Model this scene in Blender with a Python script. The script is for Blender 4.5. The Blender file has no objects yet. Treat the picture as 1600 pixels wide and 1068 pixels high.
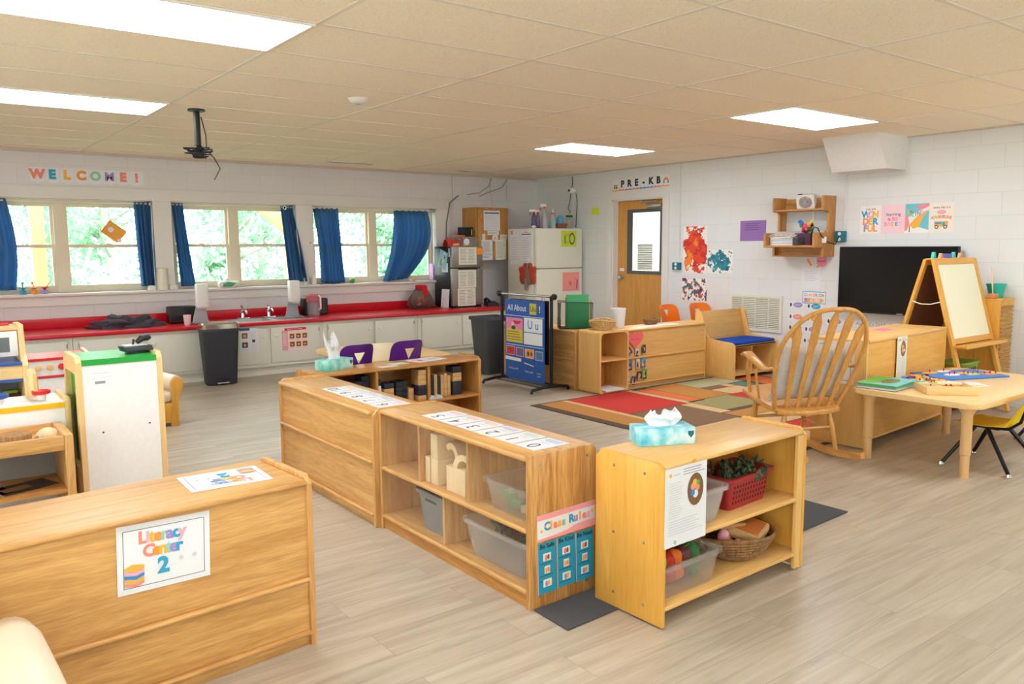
import bpy, bmesh, math, random
from mathutils import Vector, Matrix, Euler, noise
random.seed(7)
SC = bpy.context.scene
COL = SC.collection
PI = math.pi
def R(d): return math.radians(d)
def lin(c):
    c = c / 255.0
    return c / 12.92 if c <= 0.04045 else ((c + 0.055) / 1.055) ** 2.4
def rgb(r, g, b): return (lin(r), lin(g), lin(b), 1.0)

# ------------------------------------------------------------------ materials
MATS = {}
def nodes_of(name):
    m = bpy.data.materials.new(name); m.use_nodes = True
    nt = m.node_tree
    return m, nt, nt.nodes['Principled BSDF'], nt.nodes['Material Output']
def mat(name, col, rough=0.55, metal=0.0, var=0.06, scale=40.0, bump=0.0, spec=0.4):
    """plain procedural material: base colour with a faint noise variation"""
    if name in MATS: return MATS[name]
    m, nt, b, out = nodes_of(name)
    c = rgb(*col)
    tc = nt.nodes.new('ShaderNodeTexCoord')
    nz = nt.nodes.new('ShaderNodeTexNoise'); nz.inputs['Scale'].default_value = scale
    nz.inputs['Detail'].default_value = 3
    nt.links.new(tc.outputs['Object'], nz.inputs['Vector'])
    mx = nt.nodes.new('ShaderNodeMix'); mx.data_type = 'RGBA'
    mx.inputs[6].default_value = tuple(max(0, v * (1 - var)) for v in c[:3]) + (1,)
    mx.inputs[7].default_value = tuple(min(1, v * (1 + var)) for v in c[:3]) + (1,)
    nt.links.new(nz.outputs['Fac'], mx.inputs[0])
    nt.links.new(mx.outputs[2], b.inputs['Base Color'])
    b.inputs['Roughness'].default_value = rough
    b.inputs['Metallic'].default_value = metal
    b.inputs['Specular IOR Level'].default_value = spec
    if bump:
        bp = nt.nodes.new('ShaderNodeBump'); bp.inputs['Strength'].default_value = bump
        bp.inputs['Distance'].default_value = 0.004
        nt.links.new(nz.outputs['Fac'], bp.inputs['Height'])
        nt.links.new(bp.outputs['Normal'], b.inputs['Normal'])
    MATS[name] = m
    return m
def wood(name, light, dark, axis='x', rough=0.38, s=1.0, contrast=1.0):
    """board with grain running along one object axis"""
    key = name + '_' + axis
    if key in MATS: return MATS[key]
    m, nt, b, out = nodes_of(key)
    tc = nt.nodes.new('ShaderNodeTexCoord')
    mp = nt.nodes.new('ShaderNodeMapping')
    sc = {'x': (1.1, 14, 14), 'y': (14, 1.1, 14), 'z': (14, 14, 1.1)}[axis]
    mp.inputs['Scale'].default_value = tuple(v * s for v in sc)
    nt.links.new(tc.outputs['Object'], mp.inputs['Vector'])
    n1 = nt.nodes.new('ShaderNodeTexNoise'); n1.inputs['Scale'].default_value = 1.6
    n1.inputs['Detail'].default_value = 6; n1.inputs['Roughness'].default_value = 0.62
    n1.inputs['Distortion'].default_value = 1.2
    nt.links.new(mp.outputs['Vector'], n1.inputs['Vector'])
    n2 = nt.nodes.new('ShaderNodeTexNoise'); n2.inputs['Scale'].default_value = 13
    n2.inputs['Detail'].default_value = 3
    nt.links.new(mp.outputs['Vector'], n2.inputs['Vector'])
    ad = nt.nodes.new('ShaderNodeMath'); ad.operation = 'MULTIPLY_ADD'
    ad.inputs[1].default_value = 0.5; 
    nt.links.new(n2.outputs['Fac'], ad.inputs[0]); nt.links.new(n1.outputs['Fac'], ad.inputs[2])
    cr = nt.nodes.new('ShaderNodeValToRGB')
    e = cr.color_ramp.elements
    mid = 0.74; w = 0.2 / max(contrast, .01)
    e[0].position = mid - w; e[0].color = rgb(*dark)
    e[1].position = mid + w; e[1].color = rgb(*light)
    nt.links.new(ad.outputs[0], cr.inputs['Fac'])
    nt.links.new(cr.outputs['Color'], b.inputs['Base Color'])
    b.inputs['Roughness'].default_value = rough
    b.inputs['Specular IOR Level'].default_value = 0.45
    bp = nt.nodes.new('ShaderNodeBump'); bp.inputs['Strength'].default_value = 0.08
    bp.inputs['Distance'].default_value = 0.002
    nt.links.new(n1.outputs['Fac'], bp.inputs['Height']); nt.links.new(bp.outputs['Normal'], b.inputs['Normal'])
    MATS[key] = m
    return m
def emit(name, col, strength):
    if name in MATS: return MATS[name]
    m = bpy.data.materials.new(name); m.use_nodes = True
    nt = m.node_tree; nt.nodes.clear()
    o = nt.nodes.new('ShaderNodeOutputMaterial'); e = nt.nodes.new('ShaderNodeEmission')
    e.inputs['Color'].default_value = rgb(*col); e.inputs['Strength'].default_value = strength
    nt.links.new(e.outputs[0], o.inputs['Surface'])
    MATS[name] = m
    return m
def clear(name, tint, body=0.0, bodycol=(230, 230, 230), gloss=0.08, rough=0.03):
    """thin clear sheet: see-through, a little body colour, a Fresnel-like gloss"""
    if name in MATS: return MATS[name]
    m = bpy.data.materials.new(name); m.use_nodes = True
    nt = m.node_tree; nt.nodes.clear()
    o = nt.nodes.new('ShaderNodeOutputMaterial')
    t = nt.nodes.new('ShaderNodeBsdfTransparent'); t.inputs['Color'].default_value = rgb(*tint)
    d = nt.nodes.new('ShaderNodeBsdfDiffuse'); d.inputs['Color'].default_value = rgb(*bodycol)
    tl = nt.nodes.new('ShaderNodeBsdfTranslucent'); tl.inputs['Color'].default_value = rgb(*bodycol)
    dm = nt.nodes.new('ShaderNodeMixShader'); dm.inputs[0].default_value = .5
    nt.links.new(d.outputs[0], dm.inputs[1]); nt.links.new(tl.outputs[0], dm.inputs[2])
    g = nt.nodes.new('ShaderNodeBsdfGlossy'); g.inputs['Roughness'].default_value = rough
    m1 = nt.nodes.new('ShaderNodeMixShader'); m1.inputs[0].default_value = body
    m2 = nt.nodes.new('ShaderNodeMixShader')
    fr = nt.nodes.new('ShaderNodeLayerWeight'); fr.inputs['Blend'].default_value = gloss
    fr.inputs['Blend'].default_value = .5
    pw = nt.nodes.new('ShaderNodeMath'); pw.operation = 'POWER'; pw.inputs[1].default_value = 4.0; nt.links.new(fr.outputs['Facing'], pw.inputs[0])
    ma = nt.nodes.new('ShaderNodeMath'); ma.operation = 'MULTIPLY_ADD'; ma.inputs[1].default_value = gloss * 4; ma.inputs[2].default_value = gloss * .35
    nt.links.new(pw.outputs[0], ma.inputs[0]); nt.links.new(ma.outputs[0], m2.inputs[0])
    nt.links.new(t.outputs[0], m1.inputs[1]); nt.links.new(dm.outputs[0], m1.inputs[2])
    nt.links.new(m1.outputs[0], m2.inputs[1]); nt.links.new(g.outputs[0], m2.inputs[2])
    nt.links.new(m2.outputs[0], o.inputs['Surface'])
    MATS[name] = m
    return m
def cloth(name, col, translucent=0.0, rough=0.9, var=.12, scale=60):
    if name in MATS: return MATS[name]
    m = mat(name, col, rough, 0, var, scale, bump=.15, spec=.15)
    if translucent:
        nt = m.node_tree; b = nt.nodes['Principled BSDF']; o = nt.nodes['Material Output']
        tl = nt.nodes.new('ShaderNodeBsdfTranslucent'); tl.inputs['Color'].default_value = rgb(*col)
        mx = nt.nodes.new('ShaderNodeMixShader'); mx.inputs[0].default_value = translucent
        nt.links.new(b.outputs[0], mx.inputs[1]); nt.links.new(tl.outputs[0], mx.inputs[2])
        nt.links.new(mx.outputs[0], o.inputs['Surface'])
    return m

# ------------------------------------------------------------------ mesh building
class MB:
    def __init__(s): s.bm = bmesh.new(); s.mats = []
    def mi(s, m):
        if m not in s.mats: s.mats.append(m)
        return s.mats.index(m)
    def _tag(s, faces, m):
        i = s.mi(m)
        for f in faces: f.material_index = i
    def box(s, x0, x1, y0, y1, z0, z1, m=None, r=0.0, seg=2, M=None):
        vs = [s.bm.verts.new(p) for p in ((x0,y0,z0),(x1,y0,z0),(x1,y1,z0),(x0,y1,z0),(x0,y0,z1),(x1,y0,z1),(x1,y1,z1),(x0,y1,z1))]
        fs = [s.bm.faces.new([vs[i] for i in q]) for q in ((0,3,2,1),(4,5,6,7),(0,1,5,4),(1,2,6,5),(2,3,7,6),(3,0,4,7))]
        s._tag(fs, m)
        if r > 0:
            es = list({e for f in fs for e in f.edges})
            res = bmesh.ops.bevel(s.bm, geom=es, offset=r, segments=seg, affect='EDGES', profile=.5)
            s._tag(res['faces'], m)
            vs = list({v for f in res['faces'] for v in f.verts} | {v for f in fs if f.is_valid for v in f.verts})
        if M is not None: bmesh.ops.transform(s.bm, matrix=M, verts=[v for v in vs if v.is_valid])
        return s
    def cbox(s, c, size, m=None, r=0.0, seg=2, rot=None):
        M = Matrix.Translation(c)
        if rot: M = M @ Euler(rot).to_matrix().to_4x4()
        a, b, d = (v / 2 for v in size)
        return s.box(-a, a, -b, b, -d, d, m, r, seg, M)
    def ring(s, pts): return [s.bm.verts.new(p) for p in pts]
    def skin(s, rings, m=None, closed=True, caps=True, loop=False):
        fs = []
        n = len(rings[0])
        seqs = list(zip(rings, rings[1:])) + ([(rings[-1], rings[0])] if loop else [])
        for a, b in seqs:
            for i in range(n if closed else n - 1):
                j = (i + 1) % n
                try: fs.append(s.bm.faces.new((a[i], a[j], b[j], b[i])))
                except ValueError: pass
        if caps and closed and not loop:
            for r_, rev in ((rings[0], True), (rings[-1], False)):
                try: fs.append(s.bm.faces.new(list(reversed(r_)) if rev else r_))
                except ValueError: pass
        s._tag(fs, m)
        return s
    def tube(s, pts, r, m=None, n=8, loop=False, flat=None):
        """round (or flattened) bar swept along points; r a number or one per point"""
        pts = [Vector(p) for p in pts]; k = len(pts)
        rad = r if isinstance(r, (list, tuple)) else [r] * k
        rings = []; up = None
        for i, p in enumerate(pts):
            a = pts[(i - 1) % k] if (loop or i > 0) else p
            b = pts[(i + 1) % k] if (loop or i < k - 1) else p
            t = (b - a)
            t = t.normalized() if t.length > 1e-9 else Vector((0, 0, 1))
            if up is None:
                up = Vector((0, 0, 1)) if abs(t.z) < .9 else Vector((1, 0, 0))
            u = (up - t * up.dot(t))
            u = u.normalized() if u.length > 1e-6 else t.orthogonal().normalized()
            v = t.cross(u); up = u
            fa, fb = flat or (1, 1)
            rings.append(s.ring([p + (u * math.cos(2*PI*j/n) * fa + v * math.sin(2*PI*j/n) * fb) * rad[i] for j in range(n)]))
        return s.skin(rings, m, loop=loop)
    def cyl(s, p0, p1, r0, r1=None, m=None, n=14): return s.tube([p0, p1], [r0, r0 if r1 is None else r1], m, n)
    def lathe(s, prof, c=(0, 0, 0), m=None, n=20, sx=1, sy=1):
        c = Vector(c)
        rings = [s.ring([c + Vector((max(r, 1e-4) * math.cos(2*PI*j/n) * sx, max(r, 1e-4) * math.sin(2*PI*j/n) * sy, z)) for j in range(n)]) for r, z in prof]
        return s.skin(rings, m)
    def ball(s, c, rx, ry=None, rz=None, m=None, n=12, k=8, rot=None):
        ry = rx if ry is None else ry; rz = rx if rz is None else rz
        E_ = Euler(rot).to_matrix() if rot else Matrix.Identity(3)
        c = Vector(c); rings = []
        for i in range(k + 1):
            a = -PI/2 + PI * i / k
            q = max(math.cos(a), .02)
            rings.append(s.ring([c + E_ @ Vector((rx*q*math.cos(2*PI*j/n), ry*q*math.sin(2*PI*j/n), rz*math.sin(a))) for j in range(n)]))
        return s.skin(rings, m)
    def prism(s, poly, lo, hi, axis='y', m=None, r=0.0):
        """2-D outline pushed along an axis. axis y: poly=(x,z); x: poly=(y,z); z: poly=(x,y)"""
        def P(a, b, t): return {'y': (a, t, b), 'x': (t, a, b), 'z': (a, b, t)}[axis]
        A = [s.bm.verts.new(P(a, b, lo)) for a, b in poly]; B = [s.bm.verts.new(P(a, b, hi)) for a, b in poly]
        n = len(poly); fs = [s.bm.faces.new(A), s.bm.faces.new(list(reversed(B)))]
        caps = list(fs)
        for i in range(n):
            j = (i + 1) % n; fs.append(s.bm.faces.new((A[j], A[i], B[i], B[j])))
        s._tag(fs, m)
        if r > 0:
            es = list({e for f in caps for e in f.edges})
            res = bmesh.ops.bevel(s.bm, geom=es, offset=r, segments=2, affect='EDGES', profile=.5)
            s._tag(res['faces'], m)
        return s
    def frame(s, outer, inner, lo, hi, axis='y', m=None):
        """closed band between two outlines with the same number of points (a plate with a hole)"""
        def P(a, b, t): return {'y': (a, t, b), 'x': (t, a, b), 'z': (a, b, t)}[axis]
        rings = [s.ring([P(a, b, t) for a, b in o]) for o, t in ((outer, lo), (outer, hi), (inner, hi), (inner, lo))]
        return s.skin(rings, m, loop=True)
    def grid(s, fn, nu, nv, m=None, closed_u=False):
        V = [[s.bm.verts.new(fn(i / nu, j / nv)) for j in range(nv + 1)] for i in range(nu + (0 if closed_u else 1))]
        fs = []
        k = len(V)
        for i in range(nu):
            a, b = V[i], V[(i + 1) % k]
            for j in range(nv): fs.append(s.bm.faces.new((a[j], b[j], b[j+1], a[j+1])))
        s._tag(fs, m)
        return s
    def quad(s, pts, m=None):
        f = s.bm.faces.new([s.bm.verts.new(p) for p in pts]); s._tag([f], m); return s
    def poly(s, pts, m=None): return s.quad(pts, m)
    def text(s, txt, size, M, m=None, bold=0.0, ext=0.0006, align='CENTER', width=1.0, shear=0.0):
        """lettering: built-in font outlines turned into thin raised mesh; M maps (x right, y up) into place"""
        cu = bpy.data.curves.new('lettering', 'FONT'); cu.body = txt; cu.size = size
        cu.align_x = align; cu.align_y = 'CENTER'; cu.extrude = ext; cu.offset = bold; cu.resolution_u = 3
        cu.shear = shear
        ob = bpy.data.objects.new('lettering', cu); COL.objects.link(ob)
        dg = bpy.context.evaluated_depsgraph_get(); dg.update()
        me = bpy.data.meshes.new_from_object(ob.evaluated_get(dg))
        n0 = len(s.bm.faces); v0 = len(s.bm.verts)
        s.bm.from_mesh(me)
        s.bm.faces.ensure_lookup_table(); s.bm.verts.ensure_lookup_table()
        bmesh.ops.transform(s.bm, matrix=M @ Matrix.Diagonal((width, 1, 1, 1)), verts=s.bm.verts[v0:])
        s._tag(s.bm.faces[n0:], m)
        bpy.data.objects.remove(ob); bpy.data.curves.remove(cu); bpy.data.meshes.remove(me)
        return s
    def xf(s, M): bmesh.ops.transform(s.bm, matrix=M, verts=s.bm.verts[:]); return s
    def build(s, name, m=None, parent=None, loc=None, rot=None, smooth=35, recalc=True):
        if recalc: bmesh.ops.recalc_face_normals(s.bm, faces=s.bm.faces[:])
        me = bpy.data.meshes.new(name); s.bm.to_mesh(me); s.bm.free()
        for q in (s.mats if s.mats else [m]): me.materials.append(q if q is not None else m)
        if smooth:
            me.shade_smooth(); me.set_sharp_from_angle(angle=R(smooth))
        o = bpy.data.objects.new(name, me); COL.objects.link(o)
        if loc is not None: o.location = loc
        if rot is not None: o.rotation_euler = rot if not isinstance(rot, (int, float)) else (0, 0, rot)
        if parent is not None: o.parent = parent
        return o

def tag(o, label, cat, group=None, kind=None):
    if label: o['label'] = label
    if cat: o['category'] = cat
    if group: o['group'] = group
    if kind: o['kind'] = kind
    return o
def thing(name, label, cat, loc=(0, 0, 0), rz=0.0, group=None):
    o = bpy.data.objects.new(name, None); o.empty_display_size = .05; COL.objects.link(o)
    o.location = loc; o.rotation_euler = (0, 0, rz)
    return tag(o, label, cat, group)
def struct(o): o['kind'] = 'structure'; return o
def dup(root, loc, rz=0.0, label=None, group=None, rot=None):
    """copy of a thing with copies of its parts and sub-parts (mesh data shared)"""
    def cp(o, parent):
        c = o.copy(); COL.objects.link(c)
        if parent is not None: c.parent = parent
        for ch in list(o.children): cp(ch, c)
        return c
    r = cp(root, None); r.location = loc; r.rotation_euler = rot or (0, 0, rz)
    if label: r['label'] = label
    if group: r['group'] = group
    return r
def rrect(x0, x1, y0, y1, r, n=4):
    pts = []
    for cx, cy, a in ((x1-r, y1-r, 0), (x0+r, y1-r, 90), (x0+r, y0+r, 180), (x1-r, y0+r, 270)):
        for i in range(n + 1):
            t = R(a + 90 * i / n); pts.append((cx + r * math.cos(t), cy + r * math.sin(t)))
    return pts
def facing(o, right, up):
    """matrix placing (x right, y up) lettering at o; normal = right x up"""
    r = Vector(right).normalized(); u = Vector(up).normalized(); n = r.cross(u)
    return Matrix(((r.x, u.x, n.x, o[0]), (r.y, u.y, n.y, o[1]), (r.z, u.z, n.z, o[2]), (0, 0, 0, 1)))

# palette
WHITE = mat('white_paint', (236, 235, 232), .5)
OFFW = mat('off_white_plastic', (232, 230, 224), .4)
PAPER = mat('white_paper', (228, 229, 231), .6, var=.02)
CREAMP = mat('cream_paper', (228, 226, 208), .7, var=.03)
INK = mat('black_ink', (40, 38, 40), .6)
GREYINK = mat('grey_print', (150, 150, 152), .7)
BLACK = mat('black_plastic', (26, 26, 29), .4)
DGREY = mat('dark_grey_plastic', (58, 60, 66), .45)
STEEL = mat('brushed_steel', (190, 190, 188), .3, .9)
CHROME = mat('chrome', (205, 205, 208), .12, 1.0)
BLKMETAL = mat('black_metal', (24, 24, 28), .35, .3)
def oak(a='x'): return wood('oak', (221, 173, 106), (186, 134, 72), a)
def oakd(a='x'): return wood('dark_oak', (208, 152, 82), (164, 106, 48), a, contrast=.9)
def birch(a='x'): return wood('birch', (236, 192, 120), (214, 164, 90), a, s=.7, contrast=.7)
def maple(a='x'): return wood('maple', (240, 208, 150), (224, 184, 120), a, s=.8, contrast=.7)
def gold(a='x'): return wood('honey_ply', (232, 178, 84), (208, 148, 56), a, s=.7, contrast=.7)
# ================================================================== room shell
CEIL = 2.395; XE = 7.6; YN = 9.4; XWST = -3.6; YS = -3.2
def block_mat(name, col, mort, ax):
    m, nt, b, out = nodes_of(name)
    tc = nt.nodes.new('ShaderNodeTexCoord'); sp = nt.nodes.new('ShaderNodeSeparateXYZ'); cb = nt.nodes.new('ShaderNodeCombineXYZ')
    nt.links.new(tc.outputs['Object'], sp.inputs[0])
    a1 = nt.nodes.new('ShaderNodeMath'); a1.operation = 'ADD'; a1.inputs[1].default_value = 20.0 - 0.102
    a2 = nt.nodes.new('ShaderNodeMath'); a2.operation = 'ADD'; a2.inputs[1].default_value = 0.0 - 0.018 + 2.03 * 2
    nt.links.new(sp.outputs[ax], a1.inputs[0]); nt.links.new(sp.outputs[2], a2.inputs[0])
    nt.links.new(a1.outputs[0], cb.inputs[0]); nt.links.new(a2.outputs[0], cb.inputs[1])
    br = nt.nodes.new('ShaderNodeTexBrick'); br.offset = .5
    br.inputs['Scale'].default_value = 1.0; br.inputs['Brick Width'].default_value = .406
    br.inputs['Row Height'].default_value = .203; br.inputs['Mortar Size'].default_value = .0038
    br.inputs['Mortar Smooth'].default_value = .45; br.inputs['Bias'].default_value = 0
    br.inputs['Color1'].default_value = rgb(*col); br.inputs['Color2'].default_value = rgb(*[v - 2 for v in col]); br.inputs['Mortar'].default_value = rgb(*mort)
    nt.links.new(cb.outputs[0], br.inputs['Vector'])
    nt.links.new(br.outputs['Color'], b.inputs['Base Color'])
    nz = nt.nodes.new('ShaderNodeTexNoise'); nz.inputs['Scale'].default_value = 120; nt.links.new(tc.outputs['Object'], nz.inputs['Vector'])
    ml = nt.nodes.new('ShaderNodeMath'); ml.operation = 'MULTIPLY_ADD'; ml.inputs[1].default_value = -1.0
    nt.links.new(br.outputs['Fac'], ml.inputs[0])
    k = nt.nodes.new('ShaderNodeMath'); k.operation = 'MULTIPLY'; k.inputs[1].default_value = .25
    nt.links.new(nz.outputs['Fac'], k.inputs[0]); nt.links.new(k.outputs[0], ml.inputs[2])
    bp = nt.nodes.new('ShaderNodeBump'); bp.inputs['Strength'].default_value = .32; bp.inputs['Distance'].default_value = .004
    nt.links.new(ml.outputs[0], bp.inputs['Height']); nt.links.new(bp.outputs['Normal'], b.inputs['Normal'])
    b.inputs['Roughness'].default_value = .45
    return m
WALLN = block_mat('painted_block_north', (222, 218, 217), (211, 207, 206), 0)
WALLE = block_mat('painted_block_east', (224, 224, 222), (213, 213, 212), 1)
TRIMM = mat('trim_paint', (226, 222, 216), .45, var=.02)
CREAMW = mat('cream_window_vinyl', (228, 216, 190), .45, var=.03)

def floor_mat():
    m, nt, b, out = nodes_of('vinyl_plank')
    tc = nt.nodes.new('ShaderNodeTexCoord')
    br = nt.nodes.new('ShaderNodeTexBrick'); br.offset = .37; br.offset_frequency = 2
    br.inputs['Scale'].default_value = 1; br.inputs['Brick Width'].default_value = 1.22; br.inputs['Row Height'].default_value = .178
    br.inputs['Mortar Size'].default_value = .0012; br.inputs['Mortar Smooth'].default_value = .3; br.inputs['Bias'].default_value = 0
    br.inputs['Color1'].default_value = (0, 0, 0, 1); br.inputs['Color2'].default_value = (1, 1, 1, 1); br.inputs['Mortar'].default_value = (.5, .5, .5, 1)
    mo = nt.nodes.new('ShaderNodeMapping'); mo.inputs['Location'].default_value = (30, 30.05, 0)
    nt.links.new(tc.outputs['Object'], mo.inputs['Vector']); nt.links.new(mo.outputs[0], br.inputs['Vector'])
    mp = nt.nodes.new('ShaderNodeMapping'); mp.inputs['Scale'].default_value = (1.0, 13, 1)
    nt.links.new(tc.outputs['Object'], mp.inputs['Vector'])
    off = nt.nodes.new('ShaderNodeVectorMath'); off.operation = 'ADD'
    nt.links.new(mp.outputs[0], off.inputs[0])
    sc = nt.nodes.new('ShaderNodeVectorMath'); sc.operation = 'SCALE'; sc.inputs['Scale'].default_value = 7.0
    nt.links.new(br.outputs['Color'], sc.inputs[0]); nt.links.new(sc.outputs[0], off.inputs[1])
    nz = nt.nodes.new('ShaderNodeTexNoise'); nz.inputs['Scale'].default_value = 1.5; nz.inputs['Detail'].default_value = 7; nz.inputs['Roughness'].default_value = .62; nz.inputs['Distortion'].default_value = .8
    nt.links.new(off.outputs[0], nz.inputs['Vector'])
    cr = nt.nodes.new('ShaderNodeValToRGB'); e = cr.color_ramp.elements
    e[0].position = .3; e[0].color = rgb(164, 150, 130); e[1].position = .72; e[1].color = rgb(202, 190, 171)
    x = e.new(.5); x.color = rgb(186, 172, 151)
    nt.links.new(nz.outputs['Fac'], cr.inputs['Fac'])
    mx = nt.nodes.new('ShaderNodeMix'); mx.data_type = 'RGBA'; mx.blend_type = 'MULTIPLY'; mx.inputs[0].default_value = 1
    r2 = nt.nodes.new('ShaderNodeValToRGB'); r2.color_ramp.elements[0].color = (.9, .9, .9, 1); r2.color_ramp.elements[1].color = (1, 1, 1, 1)
    nt.links.new(br.outputs['Color'], r2.inputs['Fac'])
    nt.links.new(cr.outputs['Color'], mx.inputs[6]); nt.links.new(r2.outputs['Color'], mx.inputs[7])
    mo2 = nt.nodes.new('ShaderNodeMix'); mo2.data_type = 'RGBA'; mo2.inputs[7].default_value = rgb(150, 137, 120)
    nt.links.new(br.outputs['Fac'], mo2.inputs[0]); nt.links.new(mx.outputs[2], mo2.inputs[6])
    nt.links.new(mo2.outputs[2], b.inputs['Base Color'])
    b.inputs['Roughness'].default_value = .36; b.inputs['Specular IOR Level'].default_value = .45
    bp = nt.nodes.new('ShaderNodeBump'); bp.inputs['Strength'].default_value = .12; bp.inputs['Distance'].default_value = .002
    nt.links.new(nz.outputs['Fac'], bp.inputs['Height']); nt.links.new(bp.outputs['Normal'], b.inputs['Normal'])
    return m
def ceil_mat():
    m, nt, b, out = nodes_of('acoustic_tile')
    tc = nt.nodes.new('ShaderNodeTexCoord')
    nz = nt.nodes.new('ShaderNodeTexNoise'); nz.inputs['Scale'].default_value = 130; nz.inputs['Detail'].default_value = 2
    nt.links.new(tc.outputs['Object'], nz.inputs['Vector'])
    cr = nt.nodes.new('ShaderNodeValToRGB'); e = cr.color_ramp.elements
    e[0].position = .33; e[0].color = rgb(244, 226, 196); e[1].position = .47; e[1].color = rgb(253, 244, 226)
    nt.links.new(nz.outputs['Fac'], cr.inputs['Fac']); nt.links.new(cr.outputs[0], b.inputs['Base Color'])
    b.inputs['Roughness'].default_value = .85; b.inputs['Specular IOR Level'].default_value = .15
    bp = nt.nodes.new('ShaderNodeBump'); bp.inputs['Strength'].default_value = .25; bp.inputs['Distance'].default_value = .003
    nt.links.new(nz.outputs['Fac'], bp.inputs['Height']); nt.links.new(bp.outputs['Normal'], b.inputs['Normal'])
    return m
FLOORM = floor_mat(); CEILM = ceil_mat()
struct(MB().box(XWST, XE + .2, YS, YN, -.12, 0).build('floor', FLOORM))
struct(MB().box(XWST, XE + .2, YS, YN + .2, CEIL, CEIL + .1).build('ceiling', CEILM))
# --- north wall with three window openings
SILL, HEAD = .955, 1.915
OPEN = [(.46, 2.25), (2.44, 3.87), (4.08, 5.84)]
w = MB()
w.box(XWST, XE + .2, YN, YN + .2, 0, SILL); w.box(XWST, XE + .2, YN, YN + .2, HEAD, CEIL)
xs = [XWST] + [v for o_ in OPEN for v in o_] + [XE + .2]
for a, b_ in zip(xs[0::2], xs[1::2]): w.box(a, b_, YN, YN + .2, SILL, HEAD)
struct(w.build('wall_north', WALLN, smooth=0))
# --- east wall with the door opening (y 6.90 - 7.80)
DY0, DY1, DH = 6.90, 7.80, 2.005
w = MB(); w.box(XE, XE + .2, YS, DY0, 0, CEIL); w.box(XE, XE + .2, DY1, YN, 0, CEIL); w.box(XE, XE + .2, DY0, DY1, DH, CEIL)
struct(w.build('wall_east', WALLE, smooth=0))
WFILL = [(-1.2, .8), (3.4, 5.4)]; SFILL = [(-2.6, -1.0), (4.2, 5.6)]; GZ0, GZ1 = .5, 2.05  # added openings in unseen walls, letting sky light up to the ceiling
w = MB(); w.box(XWST - .2, XWST, YS, YN, 0, GZ0); w.box(XWST - .2, XWST, YS, YN, GZ1, CEIL)
ys_ = [YS] + [v for q in WFILL for v in q] + [YN]
for a, b_ in zip(ys_[0::2], ys_[1::2]): w.box(XWST - .2, XWST, a, b_, GZ0, GZ1)
struct(w.build('wall_west', WALLE, smooth=0))
w = MB(); w.box(XWST - .2, XE + .2, YS - .2, YS, 0, GZ0); w.box(XWST - .2, XE + .2, YS - .2, YS, GZ1, CEIL)
xs_ = [XWST - .2] + [v for q in SFILL for v in q] + [XE + .2]
for a, b_ in zip(xs_[0::2], xs_[1::2]): w.box(a, b_, YS - .2, YS, GZ0, GZ1)
struct(w.build('wall_south', WALLN, smooth=0))
# --- ceiling tee grid, ceiling margin strip
g = MB()
k = -5
for i in range(-5, 6):
    x = 1.585 + 1.2192 * i
    if XWST < x < XE: g.box(x - .012, x + .012, YS, YN, CEIL - .0025, CEIL)
for j in range(-12, 11):
    y = 3.515 + .6096 * j
    if YS < y < YN: g.box(XWST, XE, y - .011, y + .011, CEIL - .002, CEIL)
struct(g.build('trim_1', mat('tee_bar', (232, 224, 210), .4, var=.02), smooth=0))
struct(MB().box(XWST, XE, YN - .03, YN, CEIL - .028, CEIL).box(XE - .025, XE, YS, YN - .03, CEIL - .012, CEIL).build('trim_2', mat('angle_trim', (205, 192, 176), .5)))
# --- header board over the windows, sill board and apron
struct(MB().box(-1.2, 6.05, YN - .022, YN, HEAD, 2.035, r=.003).build('trim_3', TRIMM))
struct(MB().box(5.84, 6.05, YN - .022, YN, SILL, HEAD).build('trim_4', TRIMM))
struct(MB().box(-1.2, 5.98, YN - .07, YN + .12, SILL - .03, SILL, r=.006).build('trim_5', TRIMM))
struct(MB().box(-1.2, 5.98, YN - .024, YN, SILL - .125, SILL - .03).build('trim_6', TRIMM))
for i, (a, b_) in enumerate(((2.25, 2.44), (3.87, 4.08))):
    struct(MB().box(a, b_, YN - .016, YN, SILL, HEAD).build('trim_%d' % (7 + i), TRIMM))
# --- the windows: twin double-hung units set back in the openings
PANE = clear('window_glass', (248, 252, 250), 0, gloss=.05)
for n, (a, b_) in enumerate(OPEN):
    y0, y1 = YN + .085, YN + .15
    mid = [1.36, 3.135, 4.93][n]
    wn = thing('window_%d' % (n + 1), None, None, (0, 0, 0)); struct(wn)
    f = MB()
    f.box(a, a + .035, y0, y1, SILL, HEAD); f.box(b_ - .035, b_, y0, y1, SILL, HEAD)
    f.box(a, b_, y0, y1, HEAD - .045, HEAD); f.box(a, b_, y0, y1, SILL, SILL + .035); f.box(mid - .05, mid + .05, y0 - .012, y1, SILL, HEAD)
    f.build('window_frame', CREAMW, wn)
    for c0, c1 in ((a + .035, mid - .05), (mid + .05, b_ - .035)):
        for up in (0, 1):
            z0, z1 = (SILL + .035, 1.45) if not up else (1.42, HEAD - .045)
            yy = y0 + (.006 if not up else .03)
            s = MB(); t = .03
            s.box(c0, c0 + t, yy, yy + .024, z0, z1); s.box(c1 - t, c1, yy, yy + .024, z0, z1)
            s.box(c0 + t, c1 - t, yy, yy + .024, z0, z0 + (.04 if not up else .032)); s.box(c0 + t, c1 - t, yy, yy + .024, z1 - .032, z1)
            if not up: s.box((c0 + c1) / 2 - .03, (c0 + c1) / 2 + .03, yy - .008, yy + .02, z1, z1 + .012, r=.004)
            sash = s.build('sash', CREAMW, wn)
            MB().box(c0 + t, c1 - t, yy + .010, yy + .014, z0 + .03, z1 - .03).build('pane', PANE, sash)
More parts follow.
